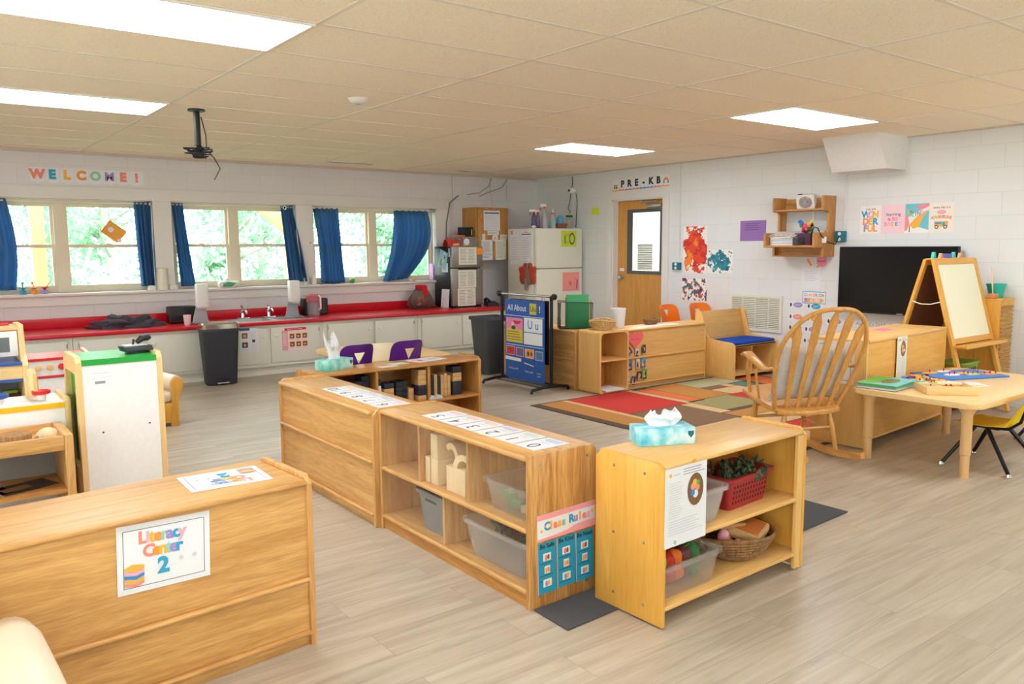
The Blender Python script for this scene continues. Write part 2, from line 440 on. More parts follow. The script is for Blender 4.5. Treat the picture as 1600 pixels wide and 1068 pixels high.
for n, (q, west) in enumerate([(q, 1) for q in WFILL] + [(q, 0) for q in SFILL]):  # glazing for the added openings, made up to brighten the ceiling
    wn = thing('window_%d' % (n + 4), None, None, (0, 0, 0)); struct(wn)
    ax = 'x' if west else 'y'; p0 = XWST - .12 if west else YS - .12; a, b_ = q; m_ = (a + b_) / 2
    fr_ = MB()
    for u0, u1 in ((a, m_), (m_, b_)): fr_.frame([(u0, GZ0), (u1, GZ0), (u1, GZ1), (u0, GZ1)], [(u0 + .04, GZ0 + .04), (u1 - .04, GZ0 + .04), (u1 - .04, GZ1 - .04), (u0 + .04, GZ1 - .04)], p0, p0 + .06, ax)
    fr_.build('window_frame', CREAMW, wn, smooth=0)
    MB().prism([(a + .03, GZ0 + .03), (b_ - .03, GZ0 + .03), (b_ - .03, GZ1 - .03), (a + .03, GZ1 - .03)], p0 + .028, p0 + .032, ax).build('pane', PANE, wn, smooth=0)
# --- door
DW = wood('door_veneer', (222, 164, 82), (196, 132, 54), 'z', s=.8, contrast=.7)
d = thing('door_1', None, None, (XE, 0, 0)); struct(d)
fr = MB()
for y in (DY0, DY1): 
    s0, s1 = (y - .10, y) if y == DY0 else (y, y + .10)
    fr.box(-.02, 0, s0, s1, 0, DH + .09)
fr.box(-.02, 0, DY0, DY1, DH, DH + .09)
fr.box(0, .14, DY0, DY0 + .02, 0, DH); fr.box(0, .14, DY1 - .02, DY1, 0, DH); fr.box(0, .14, DY0, DY1, DH - .02, DH)
fr.build('door_frame', TRIMM, d)
lf = MB(); WY0, WY1, WZ0, WZ1 = 7.0, 7.59, 1.05, 1.86
lf.frame([(DY0 + .02, .005), (DY1 - .02, .005), (DY1 - .02, DH - .02), (DY0 + .02, DH - .02)], [(WY0, WZ0), (WY1, WZ0), (WY1, WZ1), (WY0, WZ1)], .09, .13, 'x', DW)
leaf = lf.build('door_leaf', DW, d, smooth=0)
MB().frame([(WY0 - .012, WZ0 - .012), (WY1 + .012, WZ0 - .012), (WY1 + .012, WZ1 + .012), (WY0 - .012, WZ1 + .012)], [(WY0 + .03, WZ0 + .03), (WY1 - .03, WZ0 + .03), (WY1 - .03, WZ1 - .03), (WY0 + .03, WZ1 - .03)], .08, .14, 'x').build('window_rim', mat('rim_grey', (84, 92, 92), .4), leaf, smooth=0)
MB().box(.108, .113, WY0 + .01, WY1 - .01, WZ0 + .01, WZ1 - .01).build('pane', PANE, leaf)
MB().lathe([(.03, 0), (.03, .006), (.012, .008), (.012, .03), (.026, .036), (.03, .05), (.024, .062), (.004, .066)], m=STEEL).xf(Matrix.Translation((.09, 7.70, .985)) @ Matrix.Rotation(-PI/2, 4, 'Y')).build('door_knob', STEEL, leaf)
cl = MB().box(.04, .088, 6.98, 7.24, 1.885, 1.935, r=.012); cl.box(.05, .06, 7.05, 7.32, 1.955, 1.965); cl.box(.045, .06, 7.3, 7.34, 1.955, 1.99)
cl.build('door_closer', STEEL, leaf)
MB().box(.086, .09, 7.66, 7.74, 1.07, 1.11, r=.001).build('latch_plate', OFFW, leaf)
# --- duct box against east wall and ceiling
def quadbox(name, b4, t4, m):
    s = MB(); s.skin([s.ring(b4), s.ring(t4)], m); return s.build(name, m, smooth=0)
struct(quadbox('trim_9', [(7.6, 3.89, 2.09), (7.26, 3.89, 2.09), (7.26, 4.44, 2.09), (7.6, 4.44, 2.09)], [(7.6, 3.88, CEIL), (7.02, 3.88, CEIL), (7.04, 4.42, CEIL), (7.6, 4.42, CEIL)], mat('duct_paint', (232, 231, 230), .5)))
# --- corridor outside the door
cor = MB(); cor.box(XE + .2, 9.9, 5.2, 10.4, -.02, 0); 
struct(cor.build('floor_2', FLOORM))
struct(MB().box(9.8, 9.9, 5.2, 10.4, 0, 2.4).box(XE + .2, 9.8, 10.3, 10.4, 0, 2.4).box(XE + .2, XE + .25, 9.4, 10.3, 0, 2.4).box(XE + .2, 9.8, 5.1, 5.2, 0, 2.4).build('wall_corridor', WALLE, smooth=0))
struct(MB().box(XE + .2, 9.9, 5.1, 10.4, 2.4, 2.45).build('ceiling_2', CEILM))
lv = thing('return_air_grille', 'grey louvred grille on the white corridor wall seen through the door pane', 'vent', (9.785, 9.26, 0))
MB().frame([(-.2, .98), (.2, .98), (.2, 1.46), (-.2, 1.46)], [(-.17, 1.01), (.17, 1.01), (.17, 1.43), (-.17, 1.43)], -.02, .018, 'x').build('grille_frame', OFFW, lv, smooth=0)
s = MB()
for i in range(12): s.cbox((0, 0, 1.02 + i * .036), (.012, .34, .024), rot=(0, .6, 0))
s.build('louvre', mat('vent_grey', (150, 152, 150), .5), lv)
# --- ceiling lights
LAMP = emit('lamp_panel', (240, 245, 255), 12.5)
LFR = mat('light_frame', (240, 236, 226), .4)
def ceiling_light(cx, cy, label):
    t = thing('ceiling_light', label, 'ceiling light', (cx, cy, CEIL), group='recessed ceiling light panels')
    a, b_ = .592, .288
    MB().frame([(-.6, -.297), (.6, -.297), (.6, .297), (-.6, .297)], [(-a + .006, -b_ + .006), (a - .006, -b_ + .006), (a - .006, b_ - .006), (-a + .006, b_ - .006)], -.010, -.001, 'z').build('frame', LFR, t, smooth=0)
    MB().box(-a, a, -b_, b_, -.007, -.002).build('diffuser', LAMP, t, smooth=0)
t = thing('ceiling_light', 'added unseen light brightening the corridor beyond the classroom door', 'ceiling light', (8.8, 8.6, 2.4), group='added corridor fill light')
MB().box(-.3, .3, -.6, .6, -.02, -.0005).build('diffuser', emit('corridor_fill', (255, 250, 244), 26), t, smooth=0)  # added emitter with no known source, brightens the corridor behind the pane
XL_, XR_ = .978, 5.852
ceiling_light(XL_, 3.82, 'largest ceiling light panel, cut by the top left of the photo')
ceiling_light(XL_, 6.26, 'long ceiling light panel at left, nearest the windows')
ceiling_light(XR_, 3.82, 'ceiling light panel nearest the white duct box')
ceiling_light(XR_, 6.26, 'ceiling light panel nearest the door, smallest in view')
for cx in (XL_, XR_):
    for cy in (1.38, -1.06): ceiling_light(cx, cy, 'ceiling light panel behind the viewer')
# ================================================================== printed sheets
def C_(name, col, rough=.6): return mat(name, col, rough, var=.02)
CORAL = C_('ink_coral', (238, 140, 118)); TEALI = C_('ink_teal', (52, 160, 196)); AMBER = C_('ink_amber', (244, 176, 62)); ORANGEI = C_('ink_orange', (240, 150, 60))
SAGE = C_('ink_sage', (150, 202, 172)); LAV = C_('ink_lavender', (156, 140, 196)); PINKI = C_('ink_pink', (240, 170, 190)); REDI = C_('ink_red', (206, 40, 48))
BLUEI = C_('ink_blue', (60, 130, 200)); NAVY = C_('ink_navy', (40, 70, 120)); GREENI = C_('ink_green', (90, 170, 80)); BROWNI = C_('ink_brown', (140, 92, 66)); SKIN = C_('ink_tan', (214, 164, 124)); PURPI = C_('ink_purple', (120, 60, 150)); LGREY = C_('ink_lightgrey', (205, 205, 208)); DKI = C_('ink_dark', (70, 64, 66))
def sheet(name, label, cat, c, right, up, w, h, base=PAPER, prints=(), group=None, shape=None, t=.0014, curl=0.0, parent=None):
    s = MB()
    def X(u): return (u - .5) * w
    def Y(v): return (v - .5) * h
    if shape: s.prism([(X(u), Y(v)) for u, v in shape], 0, t, 'z', base)
    else: s.box(-w/2, w/2, -h/2, h/2, 0, t, base)
    z = t + .0003
    for p in prints:
        z += .00012
        k = p[0]
        if k == 'r': s.quad([(X(p[1]), Y(p[3]), z), (X(p[2]), Y(p[3]), z), (X(p[2]), Y(p[4]), z), (X(p[1]), Y(p[4]), z)], p[5])
        elif k == 'c':
            ry = p[5] if len(p) > 5 else p[3]
            s.poly([(X(p[1]) + p[3] * math.cos(2*PI*i/18), Y(p[2]) + ry * math.sin(2*PI*i/18), z) for i in range(18)], p[4])
        elif k == 'p': s.poly([(X(u), Y(v), z) for u, v in p[1]], p[2])
        elif k == 't':
            s.text(p[1], p[4], Matrix.Translation((X(p[2]), Y(p[3]), z)), p[5], p[6] if len(p) > 6 else 0, .0002, width=p[7] if len(p) > 7 else 1)
        elif k == 'l':
            n = p[5]; hh = abs(Y(p[4]) - Y(p[3])); rr = random.Random(n * 7 + int(p[1] * 100))
            for i in range(n):
                yy = Y(p[4]) - hh * (i + .5) / n; xe = p[1] + (p[2] - p[1]) * (.7 + .3 * rr.random())
                th = hh / n * .3
                s.quad([(X(p[1]), yy - th/2, z), (X(xe), yy - th/2, z), (X(xe), yy + th/2, z), (X(p[1]), yy + th/2, z)], p[6])
        elif k == 'f':   # thin border line
            m_, b_ = p[1], p[2]
            for q in (((-w/2+m_), (w/2-m_), (h/2-m_-b_), (h/2-m_)), ((-w/2+m_), (w/2-m_), (-h/2+m_), (-h/2+m_+b_)), ((-w/2+m_), (-w/2+m_+b_), (-h/2+m_), (h/2-m_)), ((w/2-m_-b_), (w/2-m_), (-h/2+m_), (h/2-m_))):
                s.quad([(q[0], q[2], z), (q[1], q[2], z), (q[1], q[3], z), (q[0], q[3], z)], p[3])
    if curl:
        for v in s.bm.verts: v.co.z += curl * (v.co.y / h + .5) ** 2
    o = s.build(name, base, smooth=0, recalc=False)
    o.matrix_world = facing(c, right, up)
    return tag(o, label, cat, group)
E_X, E_Y, E_Z = Vector((1, 0, 0)), Vector((0, 1, 0)), Vector((0, 0, 1))
NF = (E_X, E_Z)            # faces the room from the north wall (normal -y)
EF = (-E_Y, E_Z)           # faces the room from the east wall (normal -x)
def on_n(x, z, off=-.0005, y=YN): return (x, y - off, z)
def on_e(y, z, off=-.0005): return (XE - off, y, z)

# WELCOME! pennants
pent = [(0, 0.12), (.5, 0), (1, .12), (1, 1), (0, 1)]
for i, (ch, m_, cn) in enumerate((('W', CORAL, 'coral'), ('E', TEALI, 'teal'), ('L', AMBER, 'amber'), ('C', ORANGEI, 'orange'), ('O', SAGE, 'sage green'), ('M', LAV, 'lavender'), ('E', CORAL, 'coral'), ('!', CORAL, 'coral'))):
    nm = 'exclamation mark' if ch == '!' else 'letter ' + ch
    sheet('letter_card', 'white pennant card with %s %s above the windows' % (cn, nm), 'letter card', on_n(1.185 + i * .132, 2.142), *NF, .126, .155, PAPER,
          [('t', ch, .5, .55, .122, m_, .004 if ch == 'M' else .008)], group='welcome letter cards', shape=pent)

# curtains, rods
DENIM = cloth('blue_curtain', (96, 140, 182), .58)
def curtain(label, top, bot, zt, zb, pleats, amp, sag=0.0, bend=None, y=YN + .03, seed=0, fwd=.03):
    rr = random.Random(seed); ph = rr.random() * 6
    def fn(u, v):
        l = top[0] + (bot[0] - top[0]) * v ** 1.3; r_ = top[1] + (bot[1] - top[1]) * v ** 1.3
        if bend: l += bend[0] * math.sin(PI * v); r_ += bend[1] * math.sin(PI * v)
        x = l + (r_ - l) * u
        a = amp * (.45 + .55 * min(1, v * 3))
        yy = y - a * math.sin(2*PI*pleats*u + ph + .5 * math.sin(3*v + seed)) - a * .4 * math.sin(2*PI*pleats*2.3*u + 1.7*ph)
        z = zt + (zb - zt) * v + sag * math.sin(PI*u*1.0) * v * v
        if bend and bend[2]: z += bend[2] * (u ** 1.5) * v * v
        return (x, yy - fwd * v, z)
    t = thing('curtain', label, 'curtain', (0, 0, 0), group='blue curtains')
    o = MB().grid(fn, 64, 22, DENIM).build('curtain_cloth', DENIM, t, smooth=60)
    md = o.modifiers.new('thick', 'SOLIDIFY'); md.thickness = .003; md.offset = 0
    return t
curtain('blue curtain at far left of the photo, left side of first window', (.36, .90), (.40, .93), 1.905, 1.0, 5, .036, bend=(.0, .05, 0), seed=1)
curtain('blue curtain bunched at right side of first window, beside the white cone', (2.07, 2.24), (2.10, 2.245), 1.90, 1.0, 4, .032, seed=2)
curtain('narrow blue curtain bunched at left side of the middle window', (2.455, 2.57), (2.50, 2.655), 1.90, .985, 3, .03, seed=3)
curtain('blue curtain with metal grommet at right side of the middle window', (3.69, 3.84), (3.72, 3.95), 1.90, 1.0, 4, .03, seed=4, fwd=.10, bend=(0, .02, 0))
curtain('blue curtain with dark vertical fold at left of the third window', (4.105, 4.44), (4.18, 4.50), 1.89, .975, 5, .028, sag=-.02, bend=(.03, .0, 0), seed=5)
curtain('blue curtain swept sideways onto the sill at right of the third window', (5.23, 5.74), (5.04, 5.40), 1.885, .965, 6, .034, bend=(.03, .16, .03), seed=6)
for (a, b_), wn in zip(OPEN, ('first', 'middle', 'third')):
    t = thing('curtain_rod', 'thin white curtain rod across the %s window' % wn, 'curtain rod', (0, YN + .03, 1.885), group='curtain rods')
    MB().cyl((a + .015, 0, 0), (b_ - .02, 0, 0), .008, m=OFFW).build('rod', OFFW, t)
    for x in (a + .012, b_ - .016):
        MB().box(x - .008, x + .008, -.016, .055, -.02, .02, r=.003).build('bracket', STEEL, t)
tag(MB().lathe([(.014, 0), (.022, 0), (.022, .004), (.014, .004), (.014, 0)], m=CHROME).xf(Matrix.Rotation(PI/2, 4, 'X')).build('grommet', CHROME, loc=(3.735, YN - .0015, 1.878)), 'metal grommet ring of the middle window curtain', 'grommet')

# stickers and things on the panes and sill
o = sheet('suncatcher', 'orange rectangular suncatcher with round hole on left window pane', 'suncatcher', (1.87, YN + .088, 1.585), (math.cos(R(-38)), 0, math.sin(R(-38))), (-math.sin(R(-38)), 0, math.cos(R(-38))), .205, .155, mat('orange_film', (246, 166, 50), .4), [('c', .33, .5, .028, PAPER), ('c', .98, .22, .02, PAPER)], t=.003)
sheet('flower_sticker', 'tiny orange flower sticker on the pier between middle and third windows', 'sticker', (4.04, YN - .0158, 1.465), *NF, .03, .03, ORANGEI, [('c', .5, .5, .005, AMBER)], shape=[(.5 + .5 * math.cos(a * PI / 5) * (1 if a % 2 else .6), .5 + .5 * math.sin(a * PI / 5) * (1 if a % 2 else .6)) for a in range(10)])
sheet('purple_sheet', 'lilac paper sheet standing at right end of the window sill', 'paper', (5.80, YN + .06, SILL + .115), (.5, -.85, 0), (0, 0, 1), .06, .22, C_('lilac_paper', (214, 170, 220)))
SY = YN - .02
def on_sill(x): return (x, SY, SILL)
for x, body, lidc, lab in ((.985, TEALI, TEALI, 'blue toy cup with green knob on the window sill'), (1.085, ORANGEI, ORANGEI, 'orange toy cup with orange knob on the window sill'), (1.175, LAV, REDI, 'lilac toy cup with red lid and straw on the window sill')):
    t = thing('paint_cup', lab, 'cup', on_sill(x), group='toy paint cups on the sill')
    MB().lathe([(.026, 0), (.03, .004), (.028, .04), (.024, .04), (.024, .008)], m=body).build('cup_body', body, t)
    MB().lathe([(.012, .04), (.018, .055), (.036, .062), (.036, .068), (.01, .07)], m=lidc).build('lid', lidc, t)
    if body is LAV: MB().cyl((.01, 0, .066), (.06, 0, .13), .004, m=CORAL).build('straw', CORAL, t)
    else: MB().cyl((0, 0, .066), (-.012 if body is ORANGEI else 0, 0, .1), .006, m=lidc).ball((-.016 if body is ORANGEI else 0, 0, .112), .013, m=GREENI if body is TEALI else ORANGEI).build('knob', None, t)
tag(MB().lathe([(.066, 0), (.066, .004), (.055, .235), (.03, .238)], m=CREAMP).build('paper_cone', CREAMP, loc=(2.30, SY - .02, SILL)), 'tall white tapered paper cylinder on the sill between windows', 'paper cone')
tag(MB().lathe([(.05, 0), (.052, .02), (.04, .055), (.02, .056)], m=OFFW).build('paper_bowl', OFFW, loc=(2.415, SY - .02, SILL)), 'small white bowl just right of the tapered cylinder on the sill', 'bowl')
tag(MB().lathe([(.04, 0), (.044, .02), (.036, .05), (.02, .052)], m=OFFW).build('paper_bowl', OFFW, loc=(2.19, SY - .02, SILL)), 'small white bowl just left of the tapered cylinder on the sill', 'bowl')
t = thing('wipes_packet', 'white baby wipes packet with green label on the sill', 'wipes', (3.02, SY - .015, SILL))
MB().box(-.115, .115, -.045, .045, 0, .075, OFFW, r=.028, seg=3).build('packet', OFFW, t)
MB().prism([(-.08, .012), (.02, .012), (.075, .05), (-.02, .066), (-.07, .05)], -.047, -.044, 'y', C_('label_green', (70, 170, 110))).build('label', C_('label_green', (70, 170, 110)), t, smooth=0)
MB().grid(lambda u, v: (-.05 + .08 * u + .01 * math.sin(9*v), -.02 + .04 * v, .072 + .035 * math.sin(PI * u) * (.6 + .4 * math.sin(7*v+u*5))), 8, 6, PAPER).build('wipe', PAPER, t)
tag(MB().lathe([(.03, 0), (.034, .085), (.031, .085), (.028, .005)], m=OFFW).build('paper_cup', OFFW, loc=(3.955, SY - .03, SILL)), 'white paper cup on the sill beside the grommet curtain', 'cup')
tag(MB().lathe([(.03, 0), (.034, .06), (.022, .1), (.01, .104)], m=OFFW).build('white_bottle', OFFW, loc=(4.055, SY - .03, SILL)), 'rounded white bottle on the sill beside dark folded curtain', 'bottle')
tag(MB().ball((0, 0, .03), .035, .03, .03, m=GREENI).ball((.02, -.01, .055), .02, m=mat('toy_lime', (150, 200, 70), .4)).ball((-.025, 0, .05), .016, m=WHITE).build('green_toy', GREENI, loc=(4.58, SY, SILL)), 'little green and white toy on the third window sill', 'toy')
o = sheet('craft_paper', 'white paper with orange marker on it on third window sill', 'paper', (4.92, SY, SILL + .0005), (1, 0, 0), (0, 1, 0), .3, .12, PAPER, [('r', .2, .38, .35, .5, CORAL), ('r', .5, .62, .4, .6, BLUEI)])
tag(MB().ball((0, 0, .018), .03, .022, .018, m=CREAMP).ball((.05, 0, .016), .022, m=AMBER).build('clay_lump', CREAMP, loc=(5.42, SY - .03, SILL)), 'cream and yellow lumps beside swept curtain on the sill', 'craft lump')

# ================================================================== base cabinets, worktop, sink
CABP = mat('cabinet_paint', (224, 222, 208), .42, var=.02)
KNOB = mat('knob_white', (238, 236, 228), .3)
CY = 8.68
def base_unit(x0, x1, doors, label):
    t = thing('base_cabinet', label, 'cabinet', (x0, CY, 0), group='white base cabinets under the red worktop')
    W = x1 - x0
    MB().box(.001, W - .001, .002, .66, .10, .562).box(.001, W - .001, .06, .66, 0, .10).build('body', CABP, t, smooth=0)
    for a, b_, side in doors:
        dd = MB().box(a - x0, b_ - x0, -.018, .001, .138, .525, r=.003).build('door', CABP, t)
        kx = (b_ - .05 if side > 0 else a + .05) - x0
        MB().lathe([(.008, 0), (.008, .012), (.017, .018), (.018, .026), (.01, .032), (.002, .033)], m=KNOB).xf(Matrix.Translation((kx, -.018, .44)) @ Matrix.Rotation(PI/2, 4, 'X')).build('knob', KNOB, dd)
        hx = (a + .004 if side > 0 else b_ - .004) - x0
        MB().box(hx - .006, hx + .006, -.023, -.017, .46, .5).box(hx - .006, hx + .006, -.023, -.017, .17, .21).build('hinge', STEEL, dd, smooth=0)
base_unit(.03, 1.288, [(.09, .64, 1), (.67, 1.24, -1)], 'white two-door base cabinet at far left behind the play stove')
base_unit(1.29, 2.598, [(1.336, 1.93, 1), (1.96, 2.555, -1)], 'white two-door base cabinet under the dark jacket')
base_unit(2.60, 3.85, [(2.64, 3.19, 1), (3.23, 3.80, -1)], 'white two-door base cabinet under the sink with two posters')
base_unit(3.852, 5.108, [(3.905, 4.48, 1), (4.514, 5.053, -1)], 'white two-door base cabinet just right of the sink cabinet')
base_unit(5.11, 6.58, [(5.163, 5.747, 1), (5.777, 6.285, -1)], 'white two-door base cabinet under the small fridge')
base_unit(-1.2, .028, [(-1.15, -.6, 1), (-.57, -.02, -1)], 'white base cabinet beyond the left edge of the photo')
RED = mat('red_laminate', (206, 24, 40), .28, var=.05)
t = thing('worktop', 'long red laminate worktop with backsplash under the windows', 'worktop', (0, 0, 0))
SX0, SX1, SY0, SY1 = 2.90, 3.74, 8.72, 9.20
s = MB(); Z0, Z1 = .563, .6
s.box(-1.2, SX0, 8.63, YN - .001, Z0, Z1); s.box(SX1, 6.6, 8.63, YN - .001, Z0, Z1); s.box(SX0, SX1, 8.63, SY0, Z0, Z1); s.box(SX0, SX1, SY1, YN - .001, Z0, Z1)
s.cyl((-1.2, 8.632, .5815), (6.6, 8.632, .5815), .0185, n=12)
s.build('worktop_slab', RED, t, smooth=30)
MB().box(-1.2, 5.78, YN - .024, YN - .001, Z1, .70, r=.005).build('backsplash', RED, t)
t = thing('sink', 'double stainless steel sink set in the red worktop', 'sink', (0, 0, 0))
s = MB(); cx = 3.32
outer = [(SX0 - .012, SY0 - .012), (SX1 + .012, SY0 - .012), (SX1 + .012, SY1 + .012), (SX0 - .012, SY1 + .012)]
s.box(SX0 - .012, SX1 + .012, SY0 - .012, SY0 + .03, .6002, .605); s.box(SX0 - .012, SX1 + .012, SY1 - .09, SY1 + .012, .6002, .605)
s.box(SX0 - .012, SX0 + .035, SY0 + .03, SY1 - .09, .6002, .605); s.box(SX1 - .035, SX1 + .012, SY0 + .03, SY1 - .09, .6002, .605); s.box(cx - .02, cx + .02, SY0 + .03, SY1 - .09, .6002, .605)
s.build('rim', STEEL, t, smooth=0)
for a, b_ in ((SX0 + .035, cx - .02), (cx + .02, SX1 - .035)):
    MB().box(a, b_, SY0 + .03, SY1 - .09, .567, .570).frame([(a, SY0+.03), (b_, SY0+.03), (b_, SY1-.09), (a, SY1-.09)], [(a+.003, SY0+.033), (b_-.003, SY0+.033), (b_-.003, SY1-.093), (a+.003, SY1-.093)], .57, .604, 'z').build('basin', STEEL, t, smooth=0)
for x, lab in ((3.095, 'chrome faucet at left bowl of the sink'), (3.40, 'chrome faucet at right bowl of the sink')):
    t = thing('faucet', lab, 'faucet', (x, 9.155, .605), group='sink faucets')
    MB().box(-.075, .075, -.025, .025, 0, .012, CHROME, r=.005).lathe([(.026, .012), (.022, .05), (.02, .085), (.014, .1)], m=CHROME).build('base', CHROME, t)
    MB().tube([(0, -.005, .07), (0, -.05, .095), (0, -.1, .1), (0, -.13, .085), (0, -.135, .065)], [.014, .013, .012, .011, .011], CHROME).build('spout', CHROME, t)
    MB().tube([(0, 0, .095), (.004, .01, .125), (-.02, -.03, .155)], [.014, .011, .008], CHROME).build('lever', CHROME, t)
# two posters on the sink cabinet doors
YD = CY - .0205
sheet('handwash_poster', 'white poster with blue title and small photos on the left sink door', 'poster', (2.985, YD, .41), *NF, .205, .265, PAPER, [('r', .0, .55, .9, 1, C_('ink_petrol', (44, 92, 120))), ('l', .58, .95, .55, .85, 6, LGREY), ('r', .12, .42, .58, .8, BROWNI), ('r', .2, .36, .62, .74, SKIN), ('r', .12, .42, .2, .42, DKI), ('r', .2, .34, .25, .36, SKIN), ('r', .66, .82, .4, .52, DKI), ('l', .58, .95, .08, .36, 5, LGREY), ('l', .1, .45, .05, .16, 2, LGREY)])
pr = [('r', 0, .22, .0, .9, C_('ink_rose', (228, 160, 170))), ('r', .1, .93, .89, 1, REDI), ('l', .2, .85, .92, .97, 1, PAPER), ('l', .03, .2, .2, .8, 9, PAPER)]
for r_ in range(2):
    for c in range(3):
        x0 = .27 + c * .245; y0 = .52 - r_ * .36
        pr += [('r', x0, x0 + .2, y0, y0 + .24, AMBER), ('r', x0 + .03, x0 + .19, y0, y0 + .2, DKI), ('r', x0 + .06, x0 + .15, y0 + .05, y0 + .14, SKIN), ('l', x0, x0 + .18, y0 - .08, y0 - .02, 1, CORAL)]
sheet('handwash_poster', 'pink diapering steps poster with six photos on the right sink door', 'poster', (3.508, YD, .388), *NF, .305, .25, C_('ink_blush', (244, 214, 214)), pr)

# ---- things on the worktop
CT = .6005
def blob(name, label, cat, loc, size, m, seed=0, wr=.35, n=40, k=18):
    rr = seed * 3.7
    def fn(u, v):
        a = 2*PI*u; b_ = PI/2 * v
        q = math.cos(b_); x, y, z = q*math.cos(a), q*math.sin(a), math.sin(b_)
        d = 1 + wr * noise.noise(Vector((x*2+rr, y*2, z*2))) + wr*.4 * noise.noise(Vector((x*6+rr, y*6, z*6)))
        return (size[0]*x*d, size[1]*y*d, max(0, size[2]*z*d))
    return tag(MB().grid(fn, n, k, m, closed_u=True).build(name, m, loc=loc, smooth=80), label, cat)
blob('jacket', 'dark grey jacket lying bunched on the red worktop', 'jacket', (1.86, 9.0, CT), (.27, .13, .11), cloth('jacket_grey', (78, 76, 84)), 2, .75)
t = thing('towel_dispenser', 'black glossy paper towel dispenser box on the worktop left of the sink', 'dispenser', (2.425, 9.14, CT))
MB().box(-.145, .145, -.07, .07, 0, .185, BLACK, r=.02).build('case', BLACK, t)
MB().box(-.12, .12, -.074, -.068, .02, .028).build('slot', DGREY, t)
tag(MB().lathe([(.028, 0), (.03, .003), (.04, .11), (.037, .11), (.027, .006)], m=C_('pink_plastic', (240, 206, 214))).build('plastic_cup', C_('pink_plastic', (240, 206, 214)), loc=(2.385, 8.78, CT)), 'pale pink plastic cup on the worktop before black dispenser', 'cup')
GREYST = mat('stand_grey', (170, 170, 172), .4)
for x, y, lab in ((2.575, 8.93, 'white soap dispenser on grey stand left of the sink'), (3.655, 9.05, 'white soap dispenser on grey stand right of the sink')):
    t = thing('soap_dispenser', lab, 'soap dispenser', (x, y, CT + .007), group='soap dispensers on stands')
    MB().prism([(-.095, 0), (.075, 0), (.045, .2), (-.045, .2)], .005, .02, 'y').box(-.1, .09, -.09, .05, 0, .006).build('stand', GREYST, t, smooth=0)
    MB().box(-.06, .06, -.085, .004, .17, .42, OFFW, r=.012).build('tank', OFFW, t)
    MB().box(-.045, .045, -.075, -.01, .155, .17, LGREY, r=.004).build('nozzle', LGREY, t)
t = thing('pitcher', 'clear pitcher with pink lid and handle beside the right soap dispenser', 'pitcher', (3.86, 8.93, CT))
CLP = clear('clear_plastic', (250, 250, 250), .12, (238, 238, 240), .12, .15)
MB().lathe([(.062, 0), (.066, .004), (.082, .2), (.079, .2), (.06, .008)], m=CLP).build('jug', CLP, t)
PKT = clear('pink_clear', (250, 200, 204), .4, (240, 150, 156), .1, .2)
MB().lathe([(.0835, .17), (.085, .25), (.075, .262), (.01, .264)], m=PKT).build('lid', PKT, t)
MB().tube([(.03, -.08, .25), (.03, -.125, .23), (.03, -.125, .1), (.03, -.072, .08)], .011, C_('pale_pink', (242, 206, 206))).build('handle', C_('pale_pink', (242, 206, 206)), t)
t = thing('radio', 'black box speaker on the worktop behind the pitcher', 'speaker', (3.975, 9.19, CT))
MB().box(-.15, .15, -.075, .075, 0, .2, BLACK, r=.015).build('case', BLACK, t)
MB().box(-.13, .13, -.079, -.074, .02, .18, DGREY).build('speaker_cloth', DGREY, t)
t = thing('mesh_bag', 'grey mesh bag with red top on the worktop beside the small fridge', 'bag', (5.46, 9.17, CT))
MESHG = clear('bag_mesh', (220, 216, 212), .42, (150, 142, 136), .03, .5)
def bag(u, v):
    a = 2*PI*u; r_ = (.19 - .11 * v ** 2.2) * (1 + .14 * math.sin(5*a + 4*v) * (1 - v) + .1 * noise.noise(Vector((math.cos(a)*2, math.sin(a)*2, v*3))))
    r_ *= .55 + .45 * min(1, v * 5)
    return (r_ * math.cos(a), r_ * math.sin(a) * .7, .26 * v)
MB().grid(bag, 36, 14, MESHG, closed_u=True).build('sack', MESHG, t, smooth=80)
MB().lathe([(.05, .235), (.075, .255), (.08, .3), (.07, .31), (.045, .27)], m=cloth('red_cloth', (200, 40, 44)), sy=.8).prism([(-.06, .29), (.03, .3), (.05, .17), (.0, .13)], -.105, -.095, 'y', cloth('red_cloth', (200, 40, 44))).build('red_flap', cloth('red_cloth', (200, 40, 44)), t)
rb = random.Random(3)
for i in range(9):
    a = rb.random() * 6.28; m_ = rb.choice([AMBER, CORAL, SKIN, REDI, LGREY, BROWNI])
    tag(MB().ball((0, 0, 0), .032 + .012 * rb.random(), m=m_, n=8, k=6).build('toy_food', m_, loc=(5.46 + .085 * math.cos(a) * rb.random(), 9.17 + .06 * math.sin(a), CT + .05 + .1 * rb.random())), 'small bright toy food piece inside the grey mesh bag', 'toy food', 'toy food in the mesh bag')
# ---- small fridge and what is on it
FX0, FX1, FY0, FY1, FZ0, FZ1 = 5.80, 6.29, 8.93, 9.375, CT, 1.41
t = thing('mini_fridge', 'small two-door fridge with black side on the red worktop', 'fridge', (FX0, FY0, FZ0))
W = FX1 - FX0; Hh = FZ1 - FZ0
MB().box(0, W, .05, FY1 - FY0, .012, Hh, BLACK, r=.008).box(.02, W - .02, .02, .4, 0, .014, BLACK).build('body', BLACK, t)
SILV = mat('silver_door', (150, 146, 138), .35, .55)
s0 = MB().box(0, W, 0, .052, .028, .518, SILV, r=.008).build('door', SILV, t)
s1 = MB().box(0, W, 0, .052, .53, Hh, SILV, r=.008).build('freezer_door', SILV, t)
MB().prism([(.07, .53), (W - .07, .53), (W - .1, .505), (.1, .505)], -.006, .01, 'y', BLACK).build('handle', BLACK, s0, smooth=0)
YF = FY0 - .0015
